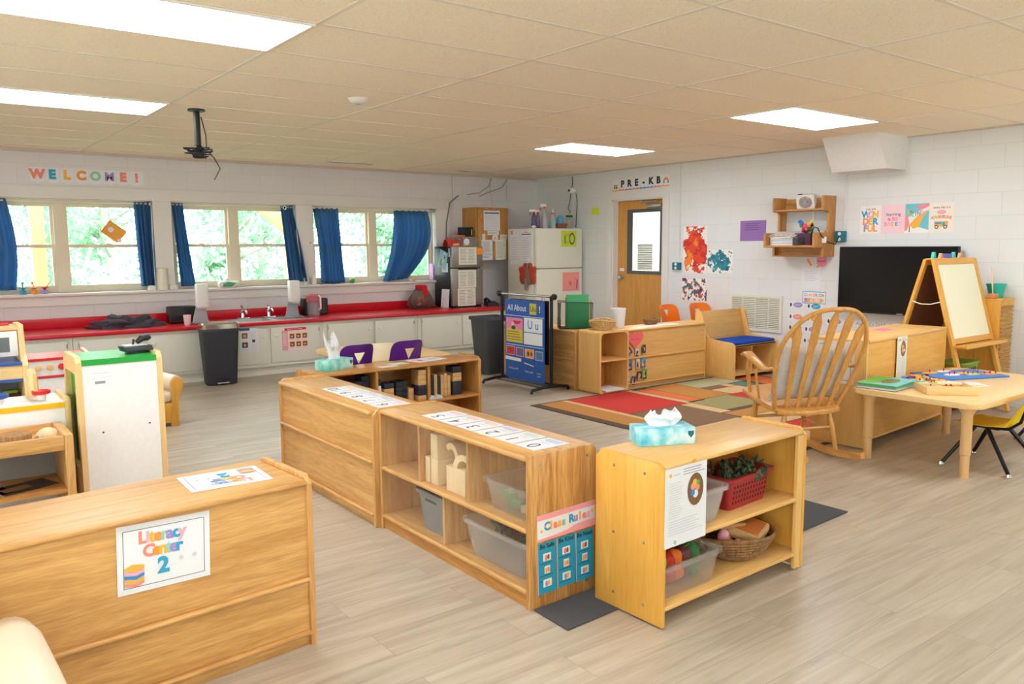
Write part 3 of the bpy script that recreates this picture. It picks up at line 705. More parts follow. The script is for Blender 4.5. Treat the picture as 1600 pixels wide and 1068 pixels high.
for i, (zc, hh, lab) in enumerate(((1.283, .23, 'cream typed list taped high on silver freezer door'), (.98, .235, 'cream typed list taped to middle of silver fridge door'), (.74, .235, 'cream typed list taped low on silver fridge door'))):
    sheet('typed_list', lab, 'paper', (6.045 - i * .012, YF, zc), *NF, .285, hh, CREAMP, [('l', .08, .48, .08, .92, 10, GREYINK), ('l', .53, .94, .08, .92, 10, GREYINK)], group='lists on the small fridge')
sheet('sticky_note', 'orange sticky note at the freezer door corner of the small fridge', 'note', (6.235, YF - .002, 1.345), *NF, .105, .085, C_('note_orange', (250, 150, 40)))
XF = FX0 - .0015; WF = (-E_Y, E_Z)
def wface(c): return dict(right=Vector((0, -1, 0)), up=E_Z)
sheet('child_art', 'light blue paper with painted tree taped on black fridge side', 'drawing', (FX0 - .004, 9.15, 1.235), (0, -.96, -.28), (0, -.28, .96), .2, .24, C_('art_sky', (150, 196, 214)), [('c', .35, .3, .03, C_('art_moss', (140, 150, 70)), .055), ('p', [(.5, .95), (.75, .9), (.6, .35), (.45, .3)], PAPER), ('c', .62, .6, .012, REDI), ('c', .6, .75, .012, DKI), ('c', .66, .68, .014, NAVY)])
sheet('white_note', 'white note hanging behind the light blue drawing on the black side', 'paper', (XF, 9.11, 1.13), (0, -1, 0), (0, 0, 1), .15, .12, PAPER)
sheet('white_note', 'narrow white note with dots high on the black fridge side', 'paper', (XF, 9.0, 1.33), (0, -1, 0), (0, 0, 1), .03, .11, PAPER, [('c', .5, .3, .007, DKI), ('c', .5, .7, .007, LAV)])
sheet('white_board_sheet', 'white sheet leaning on the small fridge side beside mesh bag', 'paper', (5.765, 9.06, CT + .125), (.25, -.97, 0), (.1, 0, .99), .14, .245, PAPER, [('l', .2, .5, .4, .55, 2, CORAL)])
t = thing('snack_bag', 'red snack bag lying at the front left on top of small fridge', 'bag', (5.885, 9.06, FZ1 + .001))
MB().grid(lambda u, v: (-.1 + .2*u, -.06 + .14*v, .0 + .115*math.sin(PI*min(1, max(0, v)))**.7*(.8 + .2*math.sin(7*u)) ), 14, 10, mat('snack_red', (208, 60, 58), .35)).build('pouch', None, t)
MB().box(-.03, .07, -.072, -.062, .01, .04, C_('label_tan', (226, 200, 150)), r=.004).build('label', None, t)
t = thing('food_tub', 'clear tub of snacks on top of the small fridge', 'tub', (6.14, 9.06, FZ1 + .001))
MB().frame(rrect(-.13, .13, -.09, .09, .02), rrect(-.127, .127, -.087, .087, .02), .002, .115, 'z', CLP).box(-.126, .126, -.086, .086, 0, .004, CLP).build('tub', CLP, t)
MB().box(-.138, .138, -.098, .098, .115, .128, CLP, r=.006).build('lid', OFFW, t)
MB().lathe([(.045, 0), (.045, .003), (.001, .003)], m=PAPER).xf(Matrix.Translation((-.085, -.0925, .058)) @ Matrix.Rotation(PI/2, 4, 'X')).build('round_label', PAPER, t)
for i in range(7): 
    m_ = [AMBER, CORAL, SKIN, GREENI, AMBER, REDI, BROWNI][i]
    tag(MB().box(-.022, .022, -.03, .03, 0, .04, m_, r=.008).build('snack_packet', m_, loc=(6.04 + (i % 4) * .055, 9.02 + (i // 4) * .07, FZ1 + .006), rot=i * .5), 'bright snack packet inside the clear tub on small fridge', 'snack', 'snack packets in the clear tub')
tag(MB().box(-.09, .09, -.02, .02, 0, .018, C_('orange_pack', (236, 120, 60)), r=.006).build('orange_packet', None, loc=(6.0, 9.06, FZ1 + .1305), rot=.1), 'flat orange packet on the clear tub lid', 'packet')
t = thing('black_box', 'black box with yellow stripe on the clear tub lid', 'box', (6.14, 9.12, FZ1 + .1305))
MB().box(-.1, .1, -.035, .035, 0, .125, BLACK, r=.003).build('carton', BLACK, t)
MB().box(.072, .086, -.0362, -.0352, .02, .1).build('stripe', mat('lime_stripe', (190, 200, 60), .4), t, smooth=0)
# ---- desk phone at the end of the worktop
t = thing('desk_phone', 'black desk phone at right end of the red worktop', 'phone', (6.45, 8.96, CT), -.3)
MB().prism([(-.1, 0), (.1, 0), (.1, .06), (-.1, .03)], -.08, .08, 'x', BLACK).build('base', BLACK, t)
MB().tube([(-.06, -.09, .06), (-.06, -.05, .085), (-.06, .05, .1), (-.06, .09, .075)], [.026, .016, .016, .026], BLACK).build('handset', BLACK, t)
# ---- wall cabinet
t = thing('wall_cabinet', 'oak wall cabinet hung in the corner covered with papers', 'cabinet', (6.28, 9.08, 1.225))
MB().box(0, .55, .02, .318, 0, .71).build('body', oakd('z'), t, smooth=0)
MB().frame([(0, 0), (.55, 0), (.55, .71), (0, .71)], [(.04, .04), (.51, .04), (.51, .67), (.04, .67)], 0, .02, 'y').build('face_frame', oakd('z'), t, smooth=0)
MB().box(.03, .272, -.018, -.0005, .03, .68, r=.006).build('door', oakd('z'), t); MB().box(.276, .52, -.018, -.0005, .03, .68, r=.006).build('door', oakd('z'), t)
YW_ = 9.08 - .0195
for x, z, w_, h_, lab, pr in ((6.54, 1.76, .275, .27, 'white calendar sheet high on the oak wall cabinet', [('r', .05, .95, .84, .9, C_('ink_petrol', (44, 92, 120))), ('l', .06, .94, .06, .8, 9, LGREY)]),
        (6.56, 1.59, .19, .06, 'short white strip under the calendar on the oak cabinet', [('l', .1, .9, .2, .8, 2, GREYINK)]),
        (6.455, 1.36, .185, .275, 'typed white page at lower left of the oak cabinet', [('l', .1, .9, .08, .92, 12, GREYINK)]),
        (6.69, 1.36, .185, .275, 'typed cream page at lower right of the oak cabinet', [('l', .1, .9, .08, .92, 13, GREYINK)]),
        (6.40, 1.535, .05, .085, 'tiny white tag at left edge of oak cabinet', []),
        (6.74, 1.535, .12, .07, 'small white slip above the cream page on oak cabinet', [('l', .1, .9, .2, .8, 2, GREYINK)])):
    sheet('posted_page', lab, 'paper', (x, YW_, z), *NF, w_, h_, PAPER if 'cream' not in lab else CREAMP, pr)
sheet('round_badge', 'round white badge with red figure on oak wall cabinet', 'badge', (6.59, YW_ - .0025, 1.525), *NF, .1, .1, PAPER, [('p', [(.35, .3), (.42, .7), (.5, .5), (.6, .72), (.66, .3), (.58, .3), (.5, .45), (.42, .3)], CORAL)], shape=[(.5 + .5 * math.cos(2*PI*i/20), .5 + .5 * math.sin(2*PI*i/20)) for i in range(20)])
# ---- wires and conduits in the corner
CON = mat('conduit_paint', (214, 212, 208), .45)
def conduit(lab, p0, p1): tag(MB().cyl(p0, p1, .009, m=CON, n=8).build('conduit', CON), lab, 'conduit')
conduit('thin painted conduit beside the right end of window trim', (6.12, YN - .0085, 1.45), (6.12, YN - .0085, CEIL - .03))
conduit('thin painted conduit above the oak wall cabinet', (6.76, YN - .0085, 1.94), (6.76, YN - .0085, CEIL - .03))
conduit('thin painted conduit just left of the room corner', (7.05, YN - .0085, 1.25), (7.05, YN - .0085, CEIL - .03))
conduit('thin painted conduit running down behind the white fridge', (XE - .0085, 8.6, .9), (XE - .0085, 8.6, CEIL - .03))
conduit('thin painted conduit from ceiling to the outlet beside red painting', (XE - .0085, 6.625, 1.25), (XE - .0085, 6.625, CEIL - .013))
conduit('thin painted conduit from the duct box to the outlet above the television', (XE - .0085, 4.49, 1.53), (XE - .0085, 4.49, 2.088))
CAB = mat('cable_grey', (130, 126, 120), .5)
tag(MB().tube([(5.99, YN - .03, 1.46), (6.0, YN - .03, 1.72), (6.06, YN - .03, 2.0), (6.2, YN - .03, 2.1)], .009, CAB).build('cable', CAB), 'thick grey cable rising beside the window trim corner', 'cable')
tag(MB().tube([(6.35, YN - .02, 2.12), (6.55, YN - .02, 2.15), (6.72, YN - .02, 2.25), (6.77, YN - .02, 2.36)], .0045, CAB).build('cable', CAB), 'grey cable drooping above the left part of oak cabinet', 'cable')
tag(MB().tube([(6.55, YN - .03, 2.1), (6.7, YN - .03, 2.16), (6.95, YN - .03, 2.24), (7.04, YN - .03, 2.36)], .0045, CAB).build('cable', CAB), 'grey cable drooping from the corner above oak cabinet', 'cable')
# ================================================================== things on the east wall
def ew(y, z): return (y * 1.01333, 1.395 + (z - 1.395) * 1.01333)
def esheet(name, label, cat, y0, y1, z0, z1, base=PAPER, prints=(), group=None, off=-.0005, **k):
    (a, c), (b_, d_) = ew(y0, z0), ew(y1, z1)
    return sheet(name, label, cat, (XE - off, (a + b_) / 2, (c + d_) / 2), *EF, abs(b_ - a), abs(d_ - c), base, prints, group, **k)
def wavy(m_): return [('p', [(0, .12)] + [(i / 8, .12 + .05 * math.sin(i * 1.6)) for i in range(9)] + [(1, .0), (0, .0)], m_)]
for i, (ch, m_, w_) in enumerate((('rb', AMBER, 'rainbow bus picture at left of the P'), ('P', CORAL, 'black letter P'), ('R', LAV, 'black letter R'), ('E', ORANGEI, 'black letter E'), ('-', TEALI, 'black dash'), ('K', LAV, 'black letter K'), ('B', CORAL, 'black letter B'), ('rb', AMBER, 'rainbow picture at right of the B'))):
    y1 = 7.70 - i * .1232
    if ch == 'rb':
        pr = [('c', .5, .45, .045, CORAL), ('c', .5, .43, .033, AMBER), ('c', .5, .41, .02, PAPER), ('r', .2, .8, .12, .36, PAPER), ('c', .22, .36, .014, TEALI), ('c', .78, .36, .014, TEALI)] if i else [('r', .2, .8, .3, .6, AMBER), ('c', .35, .3, .013, DKI), ('c', .65, .3, .013, DKI), ('r', .3, .7, .45, .55, TEALI)]
    else: pr = [('t', ch, .5, .58, .115, INK, .006)]
    esheet('letter_card', 'white scalloped card with %s above the classroom door' % w_, 'letter card', y1, y1 - .122, 2.105 + i * .002, 2.245 + i * .002, PAPER, wavy(m_) + pr, group='door letter cards')
esheet('sticky_note', 'lime yellow sticky note on the wall between fridge and door', 'note', 8.09, 7.95, 1.82, 1.91, C_('note_lime', (214, 226, 50)))
TEALP = mat('outlet_teal', (26, 112, 128), .4)
for y0, y1, z0, z1, lab in ((6.62, 6.507, 1.123, 1.191, 'teal outlet box beside the red painting'), (4.505, 4.397, 1.425, 1.534, 'teal outlet box with cords above the television')):
    (a, c), (b_, d_) = ew(y0, z0), ew(y1, z1)
    t = thing('outlet_box', lab, 'outlet', (XE - .001, (a + b_) / 2, (c + d_) / 2), group='teal outlet boxes')
    w_, h_ = abs(a - b_) / 2, max(abs(d_ - c) / 2, .045)
    MB().box(-.045, 0, -w_, w_, -h_, h_, TEALP, r=.006).build('box', TEALP, t)
    for q in (.5, -.5): MB().lathe([(.017, 0), (.017, .004), (.004, .004)], m=OFFW).xf(Matrix.Translation((-.045, 0, q * h_)) @ Matrix.Rotation(-PI/2, 4, 'Y')).build('socket', OFFW if q > 0 else BLACK, t)
def splat(name, cols, scale, thr, base=(238, 234, 226)):
    m, nt, b, out = nodes_of(name)
    tc = nt.nodes.new('ShaderNodeTexCoord')
    nz = nt.nodes.new('ShaderNodeTexNoise'); nz.inputs['Scale'].default_value = scale; nz.inputs['Detail'].default_value = 5; nz.inputs['Roughness'].default_value = .6
    n2 = nt.nodes.new('ShaderNodeTexNoise'); n2.inputs['Scale'].default_value = scale * .9; n2.noise_dimensions = '4D'; n2.inputs['W'].default_value = 3.3
    gr = nt.nodes.new('ShaderNodeVectorMath'); gr.operation = 'LENGTH'
    mp = nt.nodes.new('ShaderNodeMapping')
    mp.inputs['Scale'].default_value = thr[1]
    for n_ in (nz, n2): nt.links.new(tc.outputs['Object'], n_.inputs['Vector'])
    nt.links.new(tc.outputs['Object'], mp.inputs['Vector']); nt.links.new(mp.outputs[0], gr.inputs[0])
    sb = nt.nodes.new('ShaderNodeMath'); sb.operation = 'SUBTRACT'; nt.links.new(nz.outputs['Fac'], sb.inputs[0])
    pw = nt.nodes.new('ShaderNodeMath'); pw.operation = 'POWER'; pw.inputs[1].default_value = 3; nt.links.new(gr.outputs['Value'], pw.inputs[0])
    ml = nt.nodes.new('ShaderNodeMath'); ml.operation = 'MULTIPLY'; ml.inputs[1].default_value = .2; nt.links.new(pw.outputs[0], ml.inputs[0]); nt.links.new(ml.outputs[0], sb.inputs[1])
    gt = nt.nodes.new('ShaderNodeMath'); gt.operation = 'GREATER_THAN'; gt.inputs[1].default_value = thr[0]; nt.links.new(sb.outputs[0], gt.inputs[0])
    cr = nt.nodes.new('ShaderNodeValToRGB'); cr.color_ramp.interpolation = 'CONSTANT' if len(cols) > 3 else 'LINEAR'
    e = cr.color_ramp.elements
    e[0].position = .32; e[0].color = rgb(*cols[0]); e[1].position = .68; e[1].color = rgb(*cols[-1])
    for i, c in enumerate(cols[1:-1]): x = e.new(.32 + .36 * (i + 1) / (len(cols) - 1)); x.color = rgb(*c)
    nt.links.new(n2.outputs['Fac'], cr.inputs['Fac'])
    mx = nt.nodes.new('ShaderNodeMix'); mx.data_type = 'RGBA'; mx.inputs[6].default_value = rgb(*base)
    nt.links.new(gt.outputs[0], mx.inputs[0]); nt.links.new(cr.outputs[0], mx.inputs[7]); nt.links.new(mx.outputs[2], b.inputs['Base Color'])
    b.inputs['Roughness'].default_value = .6
    return m
esheet('painting', 'tall child painting in red and orange left of the teal splatter', 'painting', 6.49, 6.13, 1.078, 1.625, splat('paint_red', [(200, 44, 36), (226, 70, 34), (240, 132, 36), (232, 70, 40)], 9, (.37, (4.9, 2.9, 0))))
esheet('painting', 'square child painting of teal splatter beside the tall red one', 'painting', 6.119, 5.767, 1.086, 1.352, splat('paint_teal', [(20, 90, 116), (24, 120, 140), (60, 150, 160)], 14, (.41, (5.0, 5.8, 0))))
esheet('painting', 'child print of dark red and blue dabs under the tall red painting', 'painting', 6.495, 6.121, .757, 1.016, splat('paint_dabs', [(44, 56, 92), (150, 60, 76), (40, 110, 120), (222, 96, 60), (60, 50, 70)], 15, (.485, (3, 3, 0))))
# vent
(a, c), (b_, d_) = ew(5.777, .464), ew(5.10, .862)
t = thing('wall_vent', 'cream louvred heating vent low on the wall behind the blue bench', 'vent', (XE - .001, (a + b_) / 2, (c + d_) / 2))
vw, vh = abs(a - b_) / 2, abs(d_ - c) / 2
VC = mat('vent_cream', (226, 224, 206), .45)
MB().frame([(-vw, -vh), (vw, -vh), (vw, vh), (-vw, vh)], [(-vw + .03, -vh + .03), (vw - .03, -vh + .03), (vw - .03, vh - .03), (-vw + .03, vh - .03)], -.018, 0, 'x').build('vent_frame', VC, t, smooth=0)
s = MB(); s.box(-.003, -.001, -vw + .03, vw - .03, -vh + .03, vh - .03, mat('vent_dark', (176, 172, 154), .7))
for i in range(3): s.box(-.014, -.003, -vw + (i + 1) * vw / 2 - .006, -vw + (i + 1) * vw / 2 + .006, -vh + .03, vh - .03, VC)
s.build('vent_bars', None, t, smooth=0)
s = MB(); n = 17
for i in range(n): s.cbox((-.009, 0, -vh + .04 + (2*vh - .08) * i / (n - 1)), (.010, 2*vw - .06, .010), VC, rot=(0, .7, 0))
s.build('louvre', VC, t, smooth=0)
o = esheet('construction_paper', 'purple construction paper tacked on wall left of the wooden wall shelf', 'paper', 5.672, 5.335, 1.447, 1.669, C_('paper_purple', (150, 112, 176)), [('l', .2, .85, .5, .9, 4, C_('purple_ink', (110, 80, 140)))])
# ------------------------------------------------------------------ wall shelf
t = thing('wall_shelf', 'oak two-tier wall shelf holding the white fan and toys', 'shelf', (XE - .001, 4.587, 1.279))
SW = .59
prof = [(0, 0), (-.2, 0), (-.2, .095), (-.36, .095), (-.36, .235), (-.34, .245), (-.14, .245), (-.12, .265), (-.12, .44), (-.14, .46), (-.22, .465), (-.22, .61), (0, .61)]
for y in (0, SW - .024): MB().prism(prof, y, y + .024, 'y').build('side_panel', oakd('z'), t, smooth=0)
MB().box(-.215, -.012, .024, SW - .024, .465, .485, r=.004).build('upper_shelf', oakd('y'), t)
MB().box(-.355, -.012, .024, SW - .024, .098, .118, r=.004).build('lower_shelf', oakd('y'), t)
MB().box(-.018, 0, .024, SW - .024, .487, .60).build('upper_back', oak('y'), t); MB().box(-.14, -.122, .024, SW - .024, .01, .096).build('lower_rail', oakd('y'), t)
MB().box(-.2, -.14, .024, SW - .024, 0, .012).build('bottom_rail', oakd('y'), t)
LSZ, USZ = 1.279 + .1185, 1.279 + .4855
t = thing('fan', 'white square box fan on the top tier of the wall shelf', 'fan', (7.50, 4.85, USZ), R(12)); t.scale = (.8, .84, .76)
M_ = Matrix.Rotation(R(-14), 4, 'Y')
MB().frame(rrect(-.11, .11, 0, .2, .03), rrect(-.082, .082, .018, .182, .081), -.04, .04, 'x', OFFW).xf(M_).build('case', OFFW, t)
s = MB(); 
for r_ in (.02, .035, .05, .065, .079): s.tube([(-.036, r_ * math.cos(q * PI/10), .1 + r_ * math.sin(q * PI/10)) for q in range(20)], .0022, LGREY, n=5, loop=True)
for q in range(12): s.cyl((-.036, 0, .1), (-.036, .08 * math.cos(q * PI/6), .1 + .08 * math.sin(q * PI/6)), .0018, m=LGREY, n=5)
s.xf(M_).build('grille', LGREY, t)
s = MB().lathe([(.016, 0), (.016, .03), (.002, .03)], m=DGREY)
s.xf(Matrix.Translation((-.015, 0, .1)) @ Matrix.Rotation(PI/2, 4, 'Y')); 
for q in range(5):
    a_ = q * 2*PI/5
    s.cbox((0, .045 * math.cos(a_), .1 + .045 * math.sin(a_)), (.004, .06, .03), mat('fan_blade', (150, 150, 148), .5), rot=(a_, 0, 0))
s.xf(M_).build('blade', DGREY, t)
MB().box(-.02, .02, .05, .1, .2, .208, BLACK).xf(M_).build('switch', BLACK, t)
MB().tube([(0, -.11, .1), (-.07, -.125, .06), (-.12, -.12, -.05), (-.115, -.118, -.17)], .004, OFFW).build('power_cord', OFFW, t)
def stack(label, loc, rz, w, d, items):
    pass
zz = LSZ
for i in range(5):
    h_ = (.012, .016, .01, .02, .014)[i]
    tag(MB().box(-.105, .105, -.145, .145, 0, h_, PAPER if i % 2 == 0 else LGREY).build('paper_pad', PAPER, loc=(7.40, 4.99, zz), rot=.05 * math.sin(i * 2.1)), 'white pad of paper in the stack at left on wall shelf lower tier', 'paper pad', 'paper pads on the wall shelf'); zz += h_ + .0003
s = MB(); s.box(-.1, .1, -.15, .15, 0, .004, C_('mag_dots', (232, 226, 220)))
for i in range(5):
    for j in range(3): s.quad([(-.09 + j*.02, -.13 + i*.055, .0045), (-.078 + j*.02, -.13 + i*.055, .0045), (-.078 + j*.02, -.1 + i*.055, .0045), (-.09 + j*.02, -.1 + i*.055, .0045)], [CORAL, TEALI, AMBER][j])
tag(s.build('magazine', None, loc=(7.39, 5.01, zz + .042), rot=(0, R(-14), .1)), 'patterned magazine tilted on the paper stack of the wall shelf', 'magazine')
tag(MB().box(-.1, .1, -.14, .14, 0, .012, PAPER).build('open_booklet', PAPER, loc=(7.38, 5.0, zz + .0005), rot=(0, 0, -.12)), 'open white booklet slanting under the patterned magazine', 'booklet')
PB = cloth('bin_plum', (96, 66, 84))
t = thing('fabric_bin', 'plum fabric bin full of bright blocks on the wall shelf', 'bin', (7.45, 4.80, LSZ))
MB().frame([(-.09, -.09), (.09, -.09), (.09, .09), (-.09, .09)], [(-.08, -.08), (.08, -.08), (.08, .08), (-.08, .08)], .002, .12, 'z').box(-.085, .085, -.085, .085, 0, .006).build('bin_body', PB, t, smooth=0)
rb = random.Random(11)
bc = [mat('toy_red', (206, 40, 40), .35), mat('toy_green', (60, 160, 66), .35), mat('toy_blue', (40, 110, 190), .35), mat('toy_yellow', (240, 190, 40), .35), mat('toy_pink', (236, 90, 150), .35), mat('toy_brown', (96, 50, 36), .4)]
for i in range(22):
    tag(MB().cbox((0, 0, 0), (.036, .05, .026), bc[i % 6], r=.004).build('toy_block', None, loc=(7.45 + rb.uniform(-.055, .055), 4.80 + rb.uniform(-.055, .055), LSZ + .085 + .036 * (i // 5) + .01 * rb.random()), rot=(rb.random() * 3, rb.random() * 3, rb.random() * 3)), 'bright toy block heaped in the plum bin on the wall shelf', 'block', 'toy blocks in the plum bin')
tag(MB().box(-.09, .06, -.03, .03, 0, .08, clear('grey_clear', (200, 200, 205), .5, (120, 120, 126)), r=.006).build('clear_case', None, loc=(7.32, 4.80, LSZ)), 'smoky clear case before the plum bin on wall shelf', 'case')
tag(MB().box(-.05, .05, -.03, .03, 0, .15, LGREY, r=.01).build('grey_charger', LGREY, loc=(7.47, 4.655, LSZ)), 'light grey charger block at right end of the wall shelf', 'charger')
for k, lab in ((0, 'black cord looping from wall shelf to the teal outlet'),):
    tag(MB().tube([(7.36, 4.70, LSZ + .02 + .03*k), (7.35, 4.70, LSZ + .10), (7.35, 4.67, LSZ + .18), (7.34, 4.62, LSZ + .17), (7.33, 4.575, LSZ + .1), (7.42, 4.56, LSZ + .03), (7.53, 4.54, LSZ + .005 - .02*k), (7.55, 4.51, LSZ + .09 - .02*k)], .0055, BLACK).build('cord', BLACK), lab, 'cord')
tag(MB().box(-.02, .0, -.02, .035, 0, .06, OFFW, r=.004).build('adapter', OFFW, loc=(7.39, 4.566, LSZ + .02)), 'white plug adapter at right side of wall shelf', 'adapter')
# papers under the shelf
esheet('posted_page', 'faint white page hanging below the wall shelf', 'paper', 4.885, 4.665, .95, 1.2, PAPER, [('l', .15, .85, .3, .75, 6, LGREY)])
sheet('tilted_card', 'tilted white card with orange band below the wall shelf', 'card', (XE - .0015, 4.82, 1.215), (0, -.82, .57), (0, .57, .82), .1, .155, PAPER, [('r', .05, .3, .4, .95, ORANGEI), ('l', .4, .9, .2, .9, 6, LGREY), ('r', .6, .95, .03, .15, AMBER)])
sheet('round_badge', 'pink round paper badge below the wall shelf', 'badge', (XE - .0025, 4.72, 1.235), *EF, .125, .125, C_('badge_pink', (240, 150, 176)), [('t', 'Specials', .5, .5, .03, INK, 0)], shape=[(.5 + (.5 - .03 * (i % 2)) * math.cos(2*PI*i/32), .5 + (.5 - .03 * (i % 2)) * math.sin(2*PI*i/32)) for i in range(32)])
jb = [('f', 0, .006, TEALI), ('r', .08, .22, .1, .46, C_('eraser', (236, 120, 150))), ('r', .22, .28, .1, .46, SAGE), ('r', .28, .82, .1, .46, AMBER), ('p', [(.82, .1), (.82, .46), (.93, .28)], SKIN), ('t', 'JOBS', .55, .28, .052, PAPER, .001)]
for i, ch in enumerate('CLASSROOM'): jb.append(('t', ch, .12 + i * .095, .7, .04, [LAV, SAGE, AMBER, PINKI, CORAL, LAV, PINKI, TEALI, AMBER][i], .001))
esheet('jobs_sign', 'CLASSROOM JOBS sign with pencil drawing above the job tags', 'sign', 4.865, 4.60, .797, .922, PAPER, jb)
for y, z, m_, lab in ((4.93, .775, LAV, 'lilac oval job tag, leftmost in the top row'), (4.72, .77, TEALI, 'teal oval job tag, middle of the top row'), (4.47, .745, ORANGEI, 'orange oval job tag at right of the top row'), (4.93, .65, CORAL, 'coral oval job tag at left of the second row'), (4.72, .64, ORANGEI, 'orange oval job tag in the middle of the second row'), (4.49, .63, LAV, 'lilac oval job tag at right of the second row'), (4.93, .535, TEALI, 'teal oval job tag at left of the third row'), (4.74, .53, LAV, 'lilac oval job tag in the third row'), (4.95, .43, ORANGEI, 'orange oval job tag at left of the lowest row'), (4.75, .41, PINKI, 'pink oval job tag in the lowest row')):
    esheet('job_tag', lab, 'job tag', y + .09, y - .09, z - .035, z + .035, PAPER, [('c', .58, .5, .055, m_, .028), ('l', .4, .78, .35, .65, 2, PAPER), ('c', .12, .5, .012, DKI, .02)], group='job tags on the wall')
esheet('alphabet_strip', 'white strip of handwritten letters on wall under the television', 'strip', 4.40, 3.75, .60, .655, PAPER, [('t', 'Aa Bb Cc Dd Ee Ff', .5, .5, .05, GREYINK, 0)])
# four bright posters
ys = (4.266, 4.054, 3.827, 3.604, 3.387)
def poster(i, label, base, pr): esheet('bright_poster', label, 'poster', ys[i] - .002, ys[i+1] + .002, 1.502, 1.77, base, pr, group='bright posters above the television')
pr = [('t', 'you are', .5, .88, .032, INK, 0)]
for r_, (wd, cs) in enumerate((('WON', (TEALI, PINKI, AMBER)), ('DER', (CORAL, AMBER, TEALI)), ('FUL', (LAV, AMBER, CORAL)))):
    for i, ch in enumerate(wd): pr.append(('t', ch, .27 + i * .23, .68 - r_ * .25, .085, cs[i], .004))
poster(0, 'white poster reading you are WONDERFUL, leftmost of four', C_('poster_white', (238, 232, 226)), pr)
pr = [('t', 'learning', .52, .66, .045, INK, 0), ('t', 'is SO', .5, .5, .045, C_('ink_hotpink', (232, 120, 160)), .002)]
for i, ch in enumerate('SWEET'): pr.append(('t', ch, .18 + i * .16, .32, .05, [CORAL, PINKI, AMBER, TEALI, PINKI][i], .002))
poster(1, 'pink poster reading learning is so SWEET, second of four', C_('poster_pink', (242, 206, 212)), pr)
SKY_ = C_('poster_sky', (112, 194, 206))
pr = [('r', 0, 1, .55, 1, SKY_), ('p', [(.35, .8), (.6, .95), (1, 1), (1, .8), (.6, .82)], C_('poster_rose', (240, 140, 150))), ('p', [(.0, .1), (.05, .5), (.35, .65), (1, .9), (1, .75), (.5, .55), (.2, .25)], PAPER), ('p', [(.2, .3), (.55, .6), (1, .8), (.72, .5), (.6, .2), (.35, .15)], AMBER), ('p', [(.6, .2), (.72, .5), (1, .72), (1, .1)], SKY_), ('p', [(0, .08), (0, .6), (.12, .6), (.2, .3), (.1, .1)], C_('poster_rose', (240, 140, 150))), ('r', .1, .16, .6, .8, AMBER), ('t', 'be', .27, .73, .03, INK, 0), ('r', .19, .225, .03, .26, DKI)]
for i, ch in enumerate('KIND'): pr.append(('t', ch, .32 + i * .13, .6 + .03 * i, .045, [SAGE, ORANGEI, LAV, PINKI][i], .002))
poster(2, 'rainbow striped poster reading be KIND, third of four', C_('poster_cream', (240, 236, 226)), pr)
pr = [('t', 'every day is a', .5, .84, .028, INK, 0), ('c', .5, .68, .04, C_('poster_rose', (240, 140, 150)), .018), ('t', 'NEW', .5, .68, .025, PAPER, 0)]
for i, ch in enumerate('ADVENTURE'): pr.append(('t', ch, .12 + i * .095, .49 + .03 * math.sin(i * PI / 8), .036, [CORAL, SAGE, AMBER, CORAL, ORANGEI, TEALI, CORAL, AMBER, CORAL][i], .002))
pr += [('r', .22, .78, .2, .38, AMBER), ('r', .25, .52, .28, .35, TEALI), ('r', .55, .66, .22, .35, TEALI), ('c', .32, .19, .017, DKI), ('c', .68, .19, .017, DKI), ('c', .32, .19, .009, PAPER), ('c', .68, .19, .009, PAPER)]
poster(3, 'cream poster with yellow bus reading NEW ADVENTURE, rightmost of four', C_('poster_ivory', (238, 228, 214)), pr)
# television
t = thing('television', 'large black flat television mounted on the east wall', 'television', (7.52, 3.90, .735))
MB().box(-.02, .02, -.57, .57, 0, .645, BLACK, r=.004).build('case', BLACK, t)
SCRN = mat('screen', (10, 10, 13), .16, spec=.5)
MB().box(-.0215, -.0195, -.562, .562, .018, .638).build('screen', SCRN, t, smooth=0)
MB().box(.02, .079, -.15, .15, .2, .45).build('wall_bracket', BLKMETAL, t)
MB().box(-.012, .012, -.215, -.195, -.03, .002).build('foot', BLACK, t)
MB().box(-.0225, -.021, -.1, -.04, .006, .013).build('badge', LGREY, t)
# wall camera near the corner
t = thing('wall_camera', 'small white wall camera with aerial near the room corner', 'camera', (7.56, 8.54, 2.17))
MB().ball((-.03, 0, 0), .04, m=OFFW).cyl((0, 0, 0), (.04, 0, 0), .015, m=OFFW).build('body', OFFW, t)
MB().lathe([(.018, 0), (.018, .008), (.002, .01)], m=BLACK).xf(Matrix.Translation((-.062, .008, 0)) @ Matrix.Rotation(-PI/2, 4, 'Y')).build('lens', BLACK, t)
MB().cyl((-.01, -.03, .02), (.0, -.1, .11), .006, m=OFFW).build('aerial', OFFW, t)
tag(MB().tube([(7.575, 8.57, CEIL - .03), (7.57, 8.56, 2.28), (7.575, 8.62, 2.05), (7.575, 8.66, 1.93), (7.575, 8.61, 1.87)], .005, BLACK).build('cord', BLACK), 'thin black cord looping beside the wall camera', 'cord')
tag(MB().tube([(7.578, 8.50, 2.13), (7.575, 8.47, 2.0), (7.578, 8.49, 1.8), (7.578, 8.5, 1.66)], .005, DGREY).build('cord', DGREY), 'wavy dark cord dropping from camera behind the fridge', 'cord')
